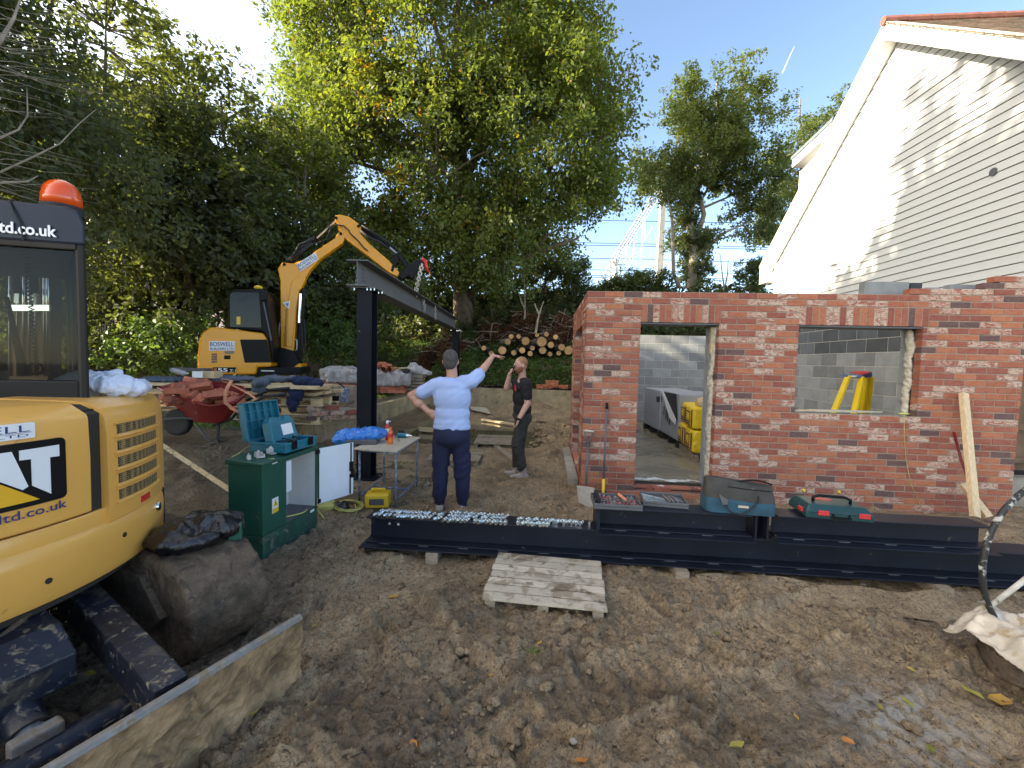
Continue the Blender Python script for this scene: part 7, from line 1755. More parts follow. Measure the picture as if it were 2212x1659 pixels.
# ================================================================== AGAINST THE BRICK WALL
def w3(x, y): return ((1400+x/2.765)*.864, (700+y/2.765)*.864)
def atT(u, v, t):
    d = ray(u, v); k = Vector((sB, cB, 0)); return CAM+d*(t/d.dot(k))
sp = thing('spade', 'muddy spade with T handle leaning at the left corner of the brick wall', 'spade', atT(*w3(170, 1420), 4.95))
mb = MB(); a_, b_ = atT(*w3(195, 1135), 5.22), atT(*w3(180, 1430), 4.98); mb.tube([a_, b_], .014, 8); mb.build('shaft', M['steelg'], sp, smooth=True)
mb = MB(); mb.tube([a_, atT(*w3(180, 1100), 5.24), atT(*w3(172, 1050), 5.26)], .010, 6); mb.tube([a_, atT(*w3(215, 1095), 5.24), atT(*w3(228, 1058), 5.26)], .010, 6); mb.build('yoke', M['steelg'], sp, smooth=True)
mb = MB(); mb.tube([atT(*w3(170, 1040), 5.26), atT(*w3(235, 1048), 5.26)], .015, 8); mb.build('grip', M['ply'], sp, smooth=True)
mb = MB(); mb.prism([atT(*w3(x, y), 4.95) for x, y in [(116, 1422), (205, 1432), (240, 1440), (242, 1600), (180, 1565), (128, 1540)]], BW(0, .012)-BW(0, 0)); mb.build('blade', M['sack'], sp, bevel=.004)
pl = thing('long_handled_tool', 'long dark handled tool with a yellow lower sleeve leaning by the door', 'tool', atT(*w3(300, 1435), 5.05))
mb = MB(); mb.tube([atT(*w3(325, 855), 5.30), atT(*w3(302, 1380), 5.10)], .013, 8); mb.build('handle', M['lsteel'], pl, smooth=True)
mb = MB(); mb.tube([atT(*w3(325, 850), 5.30), atT(*w3(323, 890), 5.29)], .018, 8); mb.build('top_grip', M['black'], pl, smooth=True)
mb = MB(); mb.tube([atT(*w3(302, 1375), 5.10), atT(*w3(298, 1520), 5.04)], .018, 8); mb.build('sleeve', M['yellowp'], pl, smooth=True)
def w4(x, y): return ((1900+x/2.676)*.864, (680+y/2.676)*.864)
board('long pale timber leaning upright against the right part of the brick wall', atT(*w4(1362, 812), 5.28), atT(*w4(1440, 1640), 4.75), .075, .05, .75, 'woodv', 'leaning_timber', up=(0, -1, 0))
board('short timber brace crossing behind the foot of the leaning timber', atT(*w4(1352, 1415), 5.1), atT(*w4(1530, 1640), 4.9), .07, .045, .7, 'woodv', 'timber_brace', up=(0, -1, 0))
mb = MB(); mb.tube([atT(*w4(1298, 1075), 5.29), atT(*w4(1345, 1250), 5.1), atT(*w4(1400, 1400), 5.0)], .014, 7); mb.build('iron_bar', M['rust'], label='dark rusty bar leaning beside the long pale timber', cat='bar', smooth=True)
mb = MB(); mb.tube([atT(*w4(965, 955), 5.33), atT(*w4(965, 1100), 5.325), atT(*w4(978, 1260), 5.325), atT(*w4(1010, 1420), 5.325), atT(*w4(1100, 1620), 5.3)], .003, 4); mb.build('string_line', M['cable'], label='thin yellow string hanging down the brick wall below the window', cat='string', smooth=True)
mb = MB(); p = atT(*w4(965, 948), 5.36); mb.ell(tuple(p), (.07, .03, .012), 10, 6); mb.build('string_reel', M['cable'], label='small yellow line reel on the window sill', cat='reel', smooth=True)
# window sill clutter and ladder
lx, ly = None, None
lad = thing('step_ladder', 'yellow folding step ladder with blue top seen through the window', 'ladder', BW(3.9, 6.6, .18))
def wt(x, y, t): return atT(*w4(x, y), t)
TL_ = 6.4
rails = [((590, 700), (520, 915), TL_), ((680, 708), (640, 935), TL_), ((712, 700), (690, 900), TL_+.25), ((745, 700), (725, 870), TL_+.25)]
for (a_, b_, t_) in rails:
    p, q = wt(*a_, t_), wt(*b_, t_-.25 if t_ == TL_ else t_+.1); q2 = p+(q-p)*4.2; q2.z = max(q2.z, .2); mb = MB(); mb.beam(p, q2, .035, .075, up=(0, -1, 0)); mb.build('rail', M['sacky'], lad, bevel=.003)
mb = MB(); mb.prism([wt(582, 678, TL_-.02), wt(690, 690, TL_-.02), wt(690, 712, TL_-.02), wt(582, 706, TL_-.02)], BW(0, .16)-BW(0, 0)); mb.build('top_cap', M['legblue'], lad, bevel=.01)
mb = MB(); mb.prism([wt(690, 690, TL_), wt(752, 672, TL_+.2), wt(752, 700, TL_+.2), wt(690, 712, TL_)], BW(0, .1)-BW(0, 0)); mb.build('top_cap_side', M['blueink'], lad, bevel=.004)
mb = MB(); mb.prism([wt(600, 676, TL_), wt(690, 688, TL_), wt(750, 670, TL_+.15), wt(660, 664, TL_+.15)], (0, 0, .008)); mb.build('tray', M['redp'], lad)
for (y0) in (795, 905):
    mb = MB(); mb.prism([wt(572-(y0-795)*.35, y0-8, TL_-.05), wt(662-(y0-795)*.25, y0-5, TL_-.05), wt(660-(y0-795)*.25, y0+14, TL_-.05), wt(566-(y0-795)*.35, y0+10, TL_-.05)], BW(0, .08)-BW(0, 0)); mb.build('tread', M['galv'], lad)
mb = MB(); mb.ell(tuple(wt(628, 698, TL_-.025)), (.045, .006, .014), 12, 6); mb.build('maker_badge', M['sticker'], lad)
zs = ZK(13)+.002
for lb, pts, mt, h in [('pale board lying on the window sill, left part', [(225, 905), (420, 900), (440, 925), (235, 932)], 'wood', .018), ('splintered pale board on the sill below the ladder', [(380, 915), (520, 905), (640, 915), (640, 940), (370, 935)], 'ply', .02)]:
    q = [PZ(*w4(x, y), zs) for x, y in pts]; q = [BW(*(lambda s_, t_: (s_, max(5.345, min(t_, 5.63))))(*toB(p.x, p.y)), zs) for p in q]
    mb = MB(); mb.tone = .7; mb.prism(q, (0, 0, h)); mb.build('sill_board', M[mt], label=lb, cat='board')
mb = MB(); p = BW(3.10, 5.62, zs+.06); mb.prism([p+Vector((-.1, 0, -.05)), p+Vector((.1, 0, -.05)), p+Vector((.10, 0, .07)), p+Vector((0, 0, .04))], (0, .1, 0)); mb.build('rubble_lump', M['concrete'], label='grey lump of rubble on the left end of the window sill', cat='rubble', bevel=.02)
# ------------------------------------------------------------------ inside the building, through the door
FZ = .168
def fl(s, t, z=FZ): return BW(s, t, z)
def d5(x, y): return ((1480+x/5.82)*.864, (960+y/5.82)*.864)
def fz(x, y): p = PZ(*d5(x, y), FZ); return toB(p.x, p.y)
sA, tA_ = fz(760, 690); sC, tC_ = fz(1240, 940)
for k, (s0, t0, s1, t1, zt_, lb) in enumerate([(3.05, 9.3, 4.0, 10.5, 1.06, 'tall grey shrink wrapped pack at the back of the room'), (2.95, 7.6, 3.9, 9.05, .92, 'torn grey shrink wrapped pack with dark boards showing')]):
    pass
PK = [fz(745, 640), fz(970, 770), fz(1240, 935)]
def pack(lb, c0, c1, hgt, depth, torn=False):
    s0, t0 = c0; s1, t1 = c1
    o = thing('wrapped_pack', lb, 'wrapped pack', fl(s0, t0), -BA, 'grey wrapped packs in the new room')
    n0 = Vector((-(t1-t0), (s1-s0), 0)).normalized()*depth
    if n0.x < 0: n0 = -n0
    q = [BW(s0, t0, 0), BW(s1, t1, 0), BW(s1+n0.x, t1+n0.y, 0), BW(s0+n0.x, t0+n0.y, 0)]
    def up(p, z): return Vector((p.x, p.y, z))
    mb = MB(); mb.add([up(p, FZ+.13) for p in q]+[up(p, FZ+hgt) for p in q], [(0,3,2,1),(4,5,6,7),(0,1,5,4),(1,2,6,5),(2,3,7,6),(3,0,4,7)])
    mb.build('wrap', M['shrink'], o, bevel=.02)
    mb = MB()
    for f in (0, .45, .9):
        a_ = q[0].lerp(q[1], f); b_ = q[0].lerp(q[1], min(1, f+.1)); mb.add([up(a_, FZ), up(b_, FZ), up(b_+(q[3]-q[0]), FZ), up(a_+(q[3]-q[0]), FZ), up(a_, FZ+.12), up(b_, FZ+.12), up(b_+(q[3]-q[0]), FZ+.12), up(a_+(q[3]-q[0]), FZ+.12)], [(0,3,2,1),(4,5,6,7),(0,1,5,4),(1,2,6,5),(2,3,7,6),(3,0,4,7)])
    mb.build('bearers', M['rubber'], o)
    if torn:
        e = (q[1]-q[0]); nn = (q[3]-q[0]).normalized()*-.006
        mb = MB(); mb.prism([up(q[0]+e*.12, FZ+hgt*.97)+nn, up(q[0]+e*.85, FZ+hgt*.99)+nn, up(q[0]+e*.97, FZ+hgt*.5)+nn, up(q[0]+e*.72, FZ+hgt*.60)+nn], nn*.5); mb.build('exposed_boards', M['pir'], o)
        mb = MB(); mb.prism([up(q[0]+e*.02, FZ+hgt*1.0)+nn*3, up(q[0]+e*.14, FZ+hgt*.98)+nn*3, up(q[0]+e*.95, FZ+hgt*.52)+nn*4, up(q[0]+e*.93, FZ+hgt*.42)+nn*4, up(q[0]+e*.6, FZ+hgt*.50)+nn*4], nn*1.0); mb.build('torn_flap', M['sticker'], o)
        for i, (f0, z0_) in enumerate([(.16, .50), (.30, .44), (.40, .40), (.52, .36)]):
            mb = MB(); mb.prism([up(q[0]+e*f0, FZ+hgt*(z0_-.0))+nn, up(q[0]+e*(f0+.05), FZ+hgt*(z0_-.0))+nn, up(q[0]+e*(f0+.05), FZ+hgt*(z0_+.17))+nn, up(q[0]+e*f0, FZ+hgt*(z0_+.2))+nn], nn*.4); mb.build('printed_letter', M['black'], o)
    return o
pack('tall grey shrink wrapped pack furthest inside the room', PK[0], PK[1], .98, .8)
pack('torn grey shrink wrapped pack with dark boards showing', (PK[1][0]+.02, PK[1][1]-.05), PK[2], 1.0, .8, True)
pA = atT(*d5(1030, 215), 9.4); pB_ = atT(*d5(1375, 215), 9.0); mb = MB(); mb.beam(pA, pB_, .5, .12); mb.build('black_board', M['pir'], label='black board lying across the top of the torn pack', cat='board', bevel=.01)
# yellow cement bags
sb, tb_ = fz(1235, 905); sb2, tb2 = fz(1460, 1120)
plt = thing('bag_pallet', 'small pallet under the yellow bags just inside the doorway', 'pallet', fl(sb2, tb2))
e_ = Vector((sb2-sb, tb2-tb_, 0)); e_n = e_.normalized(); Wy = WB @ T(sb, tb_, 0) @ RZ(math.atan2(e_.y, e_.x)); Ly_ = e_.length+.05
for i in range(4): mb = MB(); mb.tone = .3; mb.box(Ly_*i/4+.01, Ly_*i/4+.2, 0, .8, FZ+.10, FZ+.12, Wy); mb.build('slat', M['woodold'], plt)
for y in (0, .33, .7): mb = MB(); mb.tone = .3; mb.box(0, Ly_, y, y+.08, FZ, FZ+.098, Wy); mb.build('bearer', M['woodold'], plt)
def ybag(label, x0, x1, z0, z1, y0=0.0, seed=0):
    o = thing('yellow_bag', label, 'bag', tuple(Wy @ Vector((x0, y0, z0))), 0, 'yellow bags stacked inside the doorway')
    mb = MB(); cx, cz = (x0+x1)/2, (z0+z1)/2
    for i in range(3): mb.ell((cx, y0+.14+.2*i, cz), ((x1-x0)/2*1.02, .18, (z1-z0)/2*1.04), 14, 10, Wy)
    mb.box(x0+.006, x1-.006, y0, y0+.6, z0+.012, z1-.012, Wy); mb.box(x0+.03, x1-.03, y0-.015, y0+.6, z0+.04, z1-.04, Wy)
    me = remeshed(mb, .016, 5, M['sacky'], 'bag', crumple(.006, 16, seed)); link('sack', me, o)
    mb = MB()
    for (a_, b_) in ((.08, .16), (.84, .93)): mb.box(x0+(x1-x0)*a_, x0+(x1-x0)*b_, y0-.028, y0-.02, z0+.05, z1-.05, Wy)
    mb.build('purple_stripe', M['sackp'], o)
    mb = MB()
    for k in range(6):
        for j in range(4):
            zz = z1-.09-k*(z1-z0-.12)/6; mb.box(x0+(x1-x0)*(.26+.12*j), x0+(x1-x0)*(.34+.12*j), y0-.031, y0-.022, zz-.022, zz, Wy)
    mb.build('printed_marks', M['sackp'], o)
hb = .37
zb_ = FZ+.125
ybag('lower yellow bag nearer the torn pack', .0, Ly_*.48, zb_, zb_+hb, 0, 1); ybag('lower yellow bag at the corner nearest the door', Ly_*.50, Ly_*.98, zb_, zb_+hb, 0, 2)
ybag('upper yellow bag nearer the torn pack', .02, Ly_*.48, zb_+hb+.01, zb_+2*hb, .04, 3); ybag('upper yellow bag at the corner nearest the door', Ly_*.48, Ly_*.95, zb_+hb+.01, zb_+2*hb, .0, 4)
mb = MB(); mb.ell(tuple(Wy @ Vector((Ly_*.75, .3, zb_+2*hb+.05))), (.20, .22, .08), 16, 10); me = remeshed(mb, .014, 1, M['wood'], 'paper_sack', crumple(.03, 10, 3)); link('paper_sack', me, label='crumpled brown paper sack on top of the yellow bags', cat='sack')
for i in range(6):
    p = Wy @ Vector((-.12+.1*(i % 2), .25+.0*i, zb_+.35+.08*i)); lbrick(p, .4+i, 0, 0, 'brick in the small stack between the torn pack and yellow bags', 'bricks behind the yellow bags')
# ================================================================== MIXER WHEEL AND SACK ON THE RIGHT
mw = thing('mixer_handwheel', 'cement splashed handwheel of a mixer cut by the right edge', 'mixer wheel', PY(2230, 1200, 2.35))
pts = []
def onW(u, v): return PY(u, v, 2.4)
arc = [(2290, 1030), (2250, 1031), (2212, 1040), (2175, 1055), (2145, 1078), (2120, 1108), (2106, 1145), (2103, 1185), (2112, 1230), (2135, 1275), (2170, 1318), (2212, 1355), (2260, 1385), (2300, 1400)]
# smooth ring through these points, closed to the right
ce = onW(2285, 1215); 
ring = [onW(u, v) for u, v in arc]
R1 = (onW(2103, 1185)-ce).length; 
ring2 = []
for i in range(48):
    a_ = 2*PI*i/48; ring2.append(Vector((ce.x+math.cos(a_)*(ce.x-onW(2104, 1185).x), ce.y+.05*math.cos(a_), ce.z+math.sin(a_)*(onW(2285, 1030).z-ce.z))))
mb = MB(); mb.tube(ring2+[ring2[0]], .0155, 10); mb.build('rim', M['mixwheel'], mw, smooth=True)
for k_ in (16, 28, 2, 40):
    mb = MB(); mb.tube([ring2[k_], ce+Vector((0, .03, 0))], [.013, .016], 8); mb.build('spoke', M['mixdrum'], mw, smooth=True)
mb = MB(); mb.tube([ce+Vector((0, .0, 0)), ce+Vector((0, .07, 0))], .035, 14); mb.build('hub', M['mixdrum'], mw)
mb = MB()
mb.tube([ce+Vector((0, .06, 0)), ce+Vector((.35, .06, 0)), Vector((ce.x+.4, ce.y+.06, 0))], .02, 8)
mb.build('stand', M['mixwheel'], mw)
# sack over a grey tub
tb2_ = PZ(2230, 1478, .0)
o = thing('mixing_tub', 'grey mud caked tub half under the sack at the right edge', 'tub', (2.90, 2.27, 0))
mb = MB(); mb.lathe([(.13, 0), (.175, .03), (.19, .12), (.18, .18), (.02, .18)], 24, T(2.90, 2.27, .0)); mb.build('tub', M['tracksoil'], o, smooth='auto')
def sackf(u, v):
    x = -.24+.52*u; y = -.23+.44*v; r0 = math.hypot(x, y*.95)
    z = .235-1.25*max(0, r0-.14)**1.3 + .034*float(fbm(np.array([x*9+3]), np.array([y*5]), .5, o=4, ridged=True)[0])-.03
    edge = max(0, r0-.2)
    return Vector((2.89+x, 2.28+y-.03*edge, max(.03, z*1.15)+.03))
mb = MB(); mb.grid(sackf, 60, 50); so_ = mb.build('empty_sack', M['sack'], smooth=True, label='crumpled off white sack thrown over the tub at the right edge', cat='sack')
sm = so_.modifiers.new('solid', 'SOLIDIFY'); sm.thickness = .006
# stones and rubble
r_ = random.Random(41)
for i, (u, v, s_) in enumerate([(1745, 1268, .035), (1757, 1272, .03), (1865, 1262, .02), (1710, 1290, .02), (2050, 1290, .02), (2120, 1310, .05), (2150, 1330, .06), (2180, 1345, .05), (2080, 1300, .04), (1450, 1302, .018), (1545, 1337, .015), (1240, 1600, .02), (700, 1290, .016)]):
    p = PZ(u, v, .02); mb = MB(); mb.ell((p.x, p.y, .012+s_*.3), (s_, s_*.8, s_*.6), 8, 6, None); me = mb.mesh('stone', M['concrete'])
    for vv in me.vertices: vv.co += Vector((r_.uniform(-1, 1), r_.uniform(-1, 1), r_.uniform(-1, 1)))*s_*.13
    link('stone', me, label='pale stone or mortar lump lying on the mud in front of the beams', cat='stone', group='stones scattered on the mud')
# clods of mud
def clod(seed, s_):
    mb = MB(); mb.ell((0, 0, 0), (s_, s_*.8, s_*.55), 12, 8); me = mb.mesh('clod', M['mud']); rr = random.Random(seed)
    n = len(me.vertices); co = np.empty(n*3); me.vertices.foreach_get('co', co); co = co.reshape(n, 3)
    k = 1+.35*fbm(co[:, 0]*1.6/s_+seed, co[:, 1]*1.6/s_, co[:, 2]*1.6/s_, o=3); me.vertices.foreach_set('co', (co*k[:, None]).ravel()); me.update()
    me.polygons.foreach_set('use_smooth', [True]*len(me.polygons)); return me
cm_ = [clod(i, .03) for i in range(8)]
mb = MB()
def joined(n, place, name, label):
    V, Fc, b = [], [], 0
    for i in range(n):
        x, y, s_ = place(); m_ = cm_[r_.randrange(8)]; k = s_/.03
        z = float(height(np.array([x]), np.array([y]))[0]) if False else gz(x, y)
        R = T(x, y, z+s_*.12) @ RZ(r_.uniform(0, 6)) @ RX(r_.uniform(-.5, .5)) @ Matrix.Scale(k, 4)
        V += [R @ v.co for v in m_.vertices]; Fc += [[q+b for q in p.vertices] for p in m_.polygons]; b = len(V)
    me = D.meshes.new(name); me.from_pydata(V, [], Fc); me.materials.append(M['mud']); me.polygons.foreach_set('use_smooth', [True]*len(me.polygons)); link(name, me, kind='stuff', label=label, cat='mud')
def pl1():
    x = r_.uniform(-1.6, 3.2); y = 1.1+2.0*r_.random()**.8
    if r_.random() < .55: x = r_.gauss(-.35, .35); y = r_.uniform(1.2, 3.0)
    return x, y, r_.uniform(.012, .042)
joined(420, pl1, 'mud_clods', 'clods of churned mud scattered over the foreground')
def crumbs(n, seed):
    r = np.random.default_rng(seed); x = r.uniform(-1.9, 3.5, n); y = 1.0+4.2*r.random(n)**1.2
    dens = fbm(x*1.6, y*1.6, 5.0, o=3)+r.normal(size=n)*.25; k = dens > .05; x, y = x[k], y[k]; n = len(x)
    z = height(x, y); s_ = r.uniform(.003, .010, n)*(1+.15*y)
    base = np.array([(1,0,0),(-1,0,0),(0,1,0),(0,-1,0),(0,0,1),(0,0,-1)], float)
    V = base[None]*(s_[:, None, None])*r.uniform(.6, 1.3, (n, 6, 1)); a_ = r.uniform(0, 6.3, n); ca_, sa_ = np.cos(a_), np.sin(a_)
    X = V[..., 0]*ca_[:, None]-V[..., 1]*sa_[:, None]; Y = V[..., 0]*sa_[:, None]+V[..., 1]*ca_[:, None]
    V = np.stack([X+x[:, None], Y+y[:, None], V[..., 2]*.8+z[:, None]+s_[:, None]*.25], -1).reshape(-1, 3)
    F = np.array([(0,2,4),(2,1,4),(1,3,4),(3,0,4),(2,0,5),(1,2,5),(3,1,5),(0,3,5)]); F = (F[None]+6*np.arange(n)[:, None, None]).reshape(-1, 3)
    me = D.meshes.new('mud_crumbs'); me.vertices.add(len(V)); me.vertices.foreach_set('co', V.astype(np.float32).ravel())
    me.loops.add(F.size); me.polygons.add(len(F)); me.loops.foreach_set('vertex_index', F.ravel().astype(np.int32)); me.polygons.foreach_set('loop_start', np.arange(0, F.size, 3, dtype=np.int32))
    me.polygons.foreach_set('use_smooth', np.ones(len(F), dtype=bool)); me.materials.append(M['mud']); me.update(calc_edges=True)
    link('mud_crumbs', me, kind='stuff', label='small crumbs of mud thrown over the churned ground', cat='mud')
crumbs(9000, 4)
def pl2():
    s = r_.gauss(.15, .22); t = r_.uniform(6.6, 13.5); p = BW(s, t); return p.x, p.y, r_.uniform(.03, .09)
joined(240, pl2, 'mud_clods', 'row of big mud clods along the foot of the new building')
def pl3():
    s = r_.gauss(-.9, .35); t = r_.gauss(13.7, .35); p = BW(s, t); return p.x, p.y, r_.uniform(.04, .1)
joined(150, pl3, 'mud_heap', 'heap of dug mud against the back retaining wall')
# fallen leaves and little plants
lm = []
for i in range(5):
    mb = MB(); mb.tone = i/4; k = r_.uniform(.5, .8)
    mb.add([(-.03, 0, 0), (-.012, .018*k, .006), (.014, .016*k, .003), (.032, 0, .009), (.012, -.017*k, .003), (-.014, -.015*k, .007), (0, 0, 0)], [(0, 5, 6), (0, 6, 1), (1, 6, 2), (2, 6, 3), (3, 6, 4), (4, 6, 5)]); lm.append(mb.mesh('leaf', M['fallen']))
for (u, v, s_) in [(1548, 1362, .9), (1590, 1622, 1.3), (2100, 1500, 1.6), (2160, 1512, 2.2), (2010, 1610, 1.1), (1850, 1262, 1.2), (1165, 1405, .7), (850, 1287, 1.3), (712, 1245, .8), (1900, 1535, 1.0), (1830, 1600, 1.0), (560, 1545, .9), (548, 1570, .7), (890, 1620, 1.0), (1255, 1640, 1.1), (1720, 1550, .6), (1968, 1450, .8), (1960, 1520, 1.2), (680, 1365, .7), (1305, 1328, 1.0), (1935, 1255, 1.0), (2190, 1105, 1.3), (2175, 1118, 1.1), (1060, 1455, .6), (195, 1500, 1.4)]:
    p = PZ(u, v, .03); z = float(height(np.array([p.x]), np.array([p.y]))[0])
    if u == 195: z = .12
    inst('leaf', lm[r_.randrange(5)], T(p.x, p.y, z+.012) @ RZ(r_.uniform(0, 6)) @ RX(r_.uniform(-.25, .25)) @ Matrix.Scale(s_, 4), label='fallen yellowing leaf lying on the foreground mud', cat='leaf', group='fallen leaves on the mud')
p = PZ(1152, 1410, .03); P_ = np.array([[p.x+r_.gauss(0, .025), p.y+r_.gauss(0, .02), .03+abs(r_.gauss(0, .012))] for _ in range(45)])
leaves('weed', P_, .02, M['ivyleaf'], np.full(45, .9), None, 3, label='tiny green weed growing from the mud in the foreground', cat='weed')
mb = MB(); r_ = random.Random(77)
for i in range(260):
    x = r_.uniform(-1.8, 3.3); y = 1.1+2.6*r_.random(); z = gz(x, y)+.02; a_ = r_.uniform(0, 6.3); L__ = r_.uniform(.02, .09); mb.tone = r_.random()
    mb.tube([(x, y, z), (x+math.cos(a_)*L__*.5, y+math.sin(a_)*L__*.5, z+r_.uniform(.0, .02)), (x+math.cos(a_+.5)*L__, y+math.sin(a_+.5)*L__, z)], .0013, 3, caps=False)
mb.build('straw_bits', M['twig'], kind='stuff', label='little pale straws and rootlets on the mud', cat='straw')
# ================================================================== PEOPLE
def hand(mb, wrist, dirv, palm_n, L_=.085, curl=.35, spread=.12, r=.0085, point=False, thumb_side=1, curls=None):
    """palm, four unequal bent fingers and a thumb leaving the side of the palm"""
    w_ = Vector(wrist); d = Vector(dirv).normalized(); n = Vector(palm_n).normalized(); s = d.cross(n).normalized(); n = s.cross(d)
    k = w_+d*L_
    for f in (-.030, -.010, .010, .030):
        mb.cap(w_+s*f*.7, k+s*f, .016, .0125, 8)
    lens = [.062, .074, .080, .068]
    for i, f in enumerate((-.031, -.0105, .0105, .031)):
        i2 = i if thumb_side > 0 else 3-i
        ln = [.060, .072, .080, .070][i2]; c_ = curls[i2] if curls else curl*(1+.12*i)
        p = k+s*f; dd_ = (d+s*f*spread*8).normalized()
        for j, fr in enumerate((.42, .32, .26)):
            a_ = c_*(j+1)*.75; v = (dd_*math.cos(a_)+n*math.sin(a_)); q = p+v*ln*fr; mb.cap(p, q, r*(1.05-.08*j), r*(.97-.08*j), 7); p = q
    b = w_+d*.02+s*.03*thumb_side; m1 = b+(d*.6+s*.55*thumb_side+n*.25).normalized()*.040; m2 = m1+(d*.85+s*.12*thumb_side+n*.3).normalized()*.034
    mb.cap(b, m1, .014, .0115, 8); mb.cap(m1, m2, .0105, .009, 8)
def folds(amp, seed, sc=(9, 9, 5), low=None):
    def fn(co, no):
        q = co-co.mean(0); u = q[:, 0]*.8+q[:, 2]*.6; v = -q[:, 0]*.6+q[:, 2]*.8
        a_ = fbm(u*sc[0]*.45+seed, q[:, 1]*sc[1]*.6, v*sc[2]*1.5, 3, .5, True)
        m_ = np.clip(.55+1.2*fbm(q[:, 0]*3+seed, q[:, 1]*3, q[:, 2]*3, o=2), 0, 1.3)
        return co+no*(amp*1.25*m_*(a_-.35))[:, None]
    return fn
# ---- the man pointing, back to the camera
B1 = Vector((-.655, 4.66, 0)); T1 = T(*B1)
P1_ = thing('person', 'man seen from behind in pale blue T shirt and navy joggers, pointing right', 'person', B1)
sh = dict(hL=(-.10, 0, .93), hR=(.10, 0, .93), kL=(-.125, .01, .50), kR=(.125, .02, .50), aL=(-.115, -.02, .09), aR=(.13, -.02, .09),
          sL=(-.20, .0, 1.415), sR=(.205, .01, 1.465), eL=(-.465, .05, 1.285), wL=(-.245, -.03, 1.115), eR=(.325, .15, 1.60), wR=(.425, .33, 1.755))
mb = MB(); V_ = lambda k: Vector(sh[k])
def cap1(a_, b_, r0, r1): mb.cap(T1 @ Vector(a_), T1 @ Vector(b_), r0, r1, 12)
cap1(sh['hL'], sh['kL'], .085, .055); cap1(sh['hR'], sh['kR'], .085, .055); cap1(sh['kL'], sh['aL'], .052, .036); cap1(sh['kR'], sh['aR'], .052, .036)
mb.ell((0, 0, 1.0), (.17, .12, .14), 16, 10, T1); mb.ell((0, 0, 1.25), (.18, .115, .26), 16, 10, T1); mb.ell((0, .0, 1.42), (.19, .09, .07), 16, 8, T1)
cap1((0, .0, 1.44), (-.015, .01, 1.60), .062, .060)
cap1(sh['sL'], sh['eL'], .054, .046); cap1(sh['eL'], sh['wL'], .047, .030); cap1(sh['sR'], sh['eR'], .056, .044); cap1(sh['eR'], sh['wR'], .046, .027)
mb.ell((-.37, -.01, 1.21), (.06, .045, .05), 10, 8, T1)
hand(mb, T1 @ V_('wL'), (1, -.15, -.25), (.15, 1, -.1), .07, .5, .1, thumb_side=-1)
hand(mb, T1 @ V_('wR'), (.85, .55, -.02), (0, .1, -1), .075, .35, .1, thumb_side=-1, curls=[.55, .5, .35, .08])
hc = Vector((-.03, .02, 1.685))
mb.ell(tuple(hc), (.079, .098, .118), 20, 14, T1); mb.ell((hc.x+.0, hc.y+.055, hc.z-.055), (.058, .055, .055), 14, 10, T1)
for s_ in (-1, 1): mb.ell((hc.x+.081*s_, hc.y+.005, hc.z-.012), (.012, .022, .033), 8, 8, T1)
mb.ell((hc.x+.02, hc.y+.118, hc.z-.02), (.012, .018, .02), 8, 6, T1)
for s_ in (-1, 1): cap1((sh['aL'] if s_ < 0 else sh['aR']), (sh['aL'][0] if s_ < 0 else sh['aR'][0], .10, .045), .024, .02)
link('body', remeshed(mb, .0075, 3, M['skin'], 'body'), P1_)
def capsule_part(name, items, mt, vox, sm, fn, parent, T_):
    mb = MB()
    for it in items:
        if len(it) == 4: mb.cap(T_ @ Vector(it[0]), T_ @ Vector(it[1]), it[2], it[3], 14)
        else: mb.ell(it[0], it[1], 18, 12, T_)
    return link(name, remeshed(mb, vox, sm, M[mt], name, fn), parent)
# t-shirt: torso, short sleeves
def hemcut(zmin):
    def fn(co, no): return co
    return fn
capsule_part('t_shirt', [((0, .0, 1.0), (.205, .135, .12)), ((.0, 0, 1.10), (.20, .13, .16)), ((0, -.005, 1.28), (.212, .135, .20)), ((-.005, -.012, 1.40), (.19, .11, .10)), ((-.02, .0, 1.475), (.10, .075, .04)),
    ((-.13, 0, 1.425), (-.20, 0, 1.405), .085, .082), ((-.20, 0, 1.40), (-.335, .02, 1.325), .080, .076), ((.12, 0, 1.45), (.205, .02, 1.465), .085, .080), ((.205, .02, 1.465), (.275, .085, 1.535), .080, .074), ((0, 0, .955), (.215, .14, .06))],
    'shirtblue', .011, 6, folds(.0065, 3, (3.5, 3.5, 9)), P1_, T1)
capsule_part('joggers', [((0, 0, .90), (.205, .145, .11)), ((0, -.03, .85), (.19, .15, .12)), ((-.095, 0, .86), (-.118, .0, .50), .112, .088), ((.095, 0, .86), (.125, .0, .50), .112, .088), ((-.118, 0, .50), (-.118, -.01, .20), .086, .074), ((.125, 0, .50), (.135, -.01, .20), .086, .074),
    ((-.118, -.01, .20), (-.115, -.02, .11), .074, .052), ((.135, -.01, .20), (.132, -.02, .11), .074, .052)], 'trousnavy', .012, 5, folds(.010, 5, (3, 3, 7)), P1_, T1)
capsule_part('hair', [((hc.x, hc.y-.012, hc.z+.022), (.0855, .100, .106)), ((hc.x, hc.y-.045, hc.z-.03), (.072, .062, .070))], 'hairgrey', .008, 2, folds(.004, 2, (40, 40, 40)), P1_, T1)
for nm_, a_ in (('L', sh['aL']), ('R', sh['aR'])):
    capsule_part('boot', [((a_[0], -.045, .045), (a_[0]+(.02 if nm_ == 'R' else -.02), .15, .038), .046, .040), ((a_[0], -.03, .05), (a_[0], -.02, .11), .045, .046)], 'boots', .010, 2, None, P1_, T1)
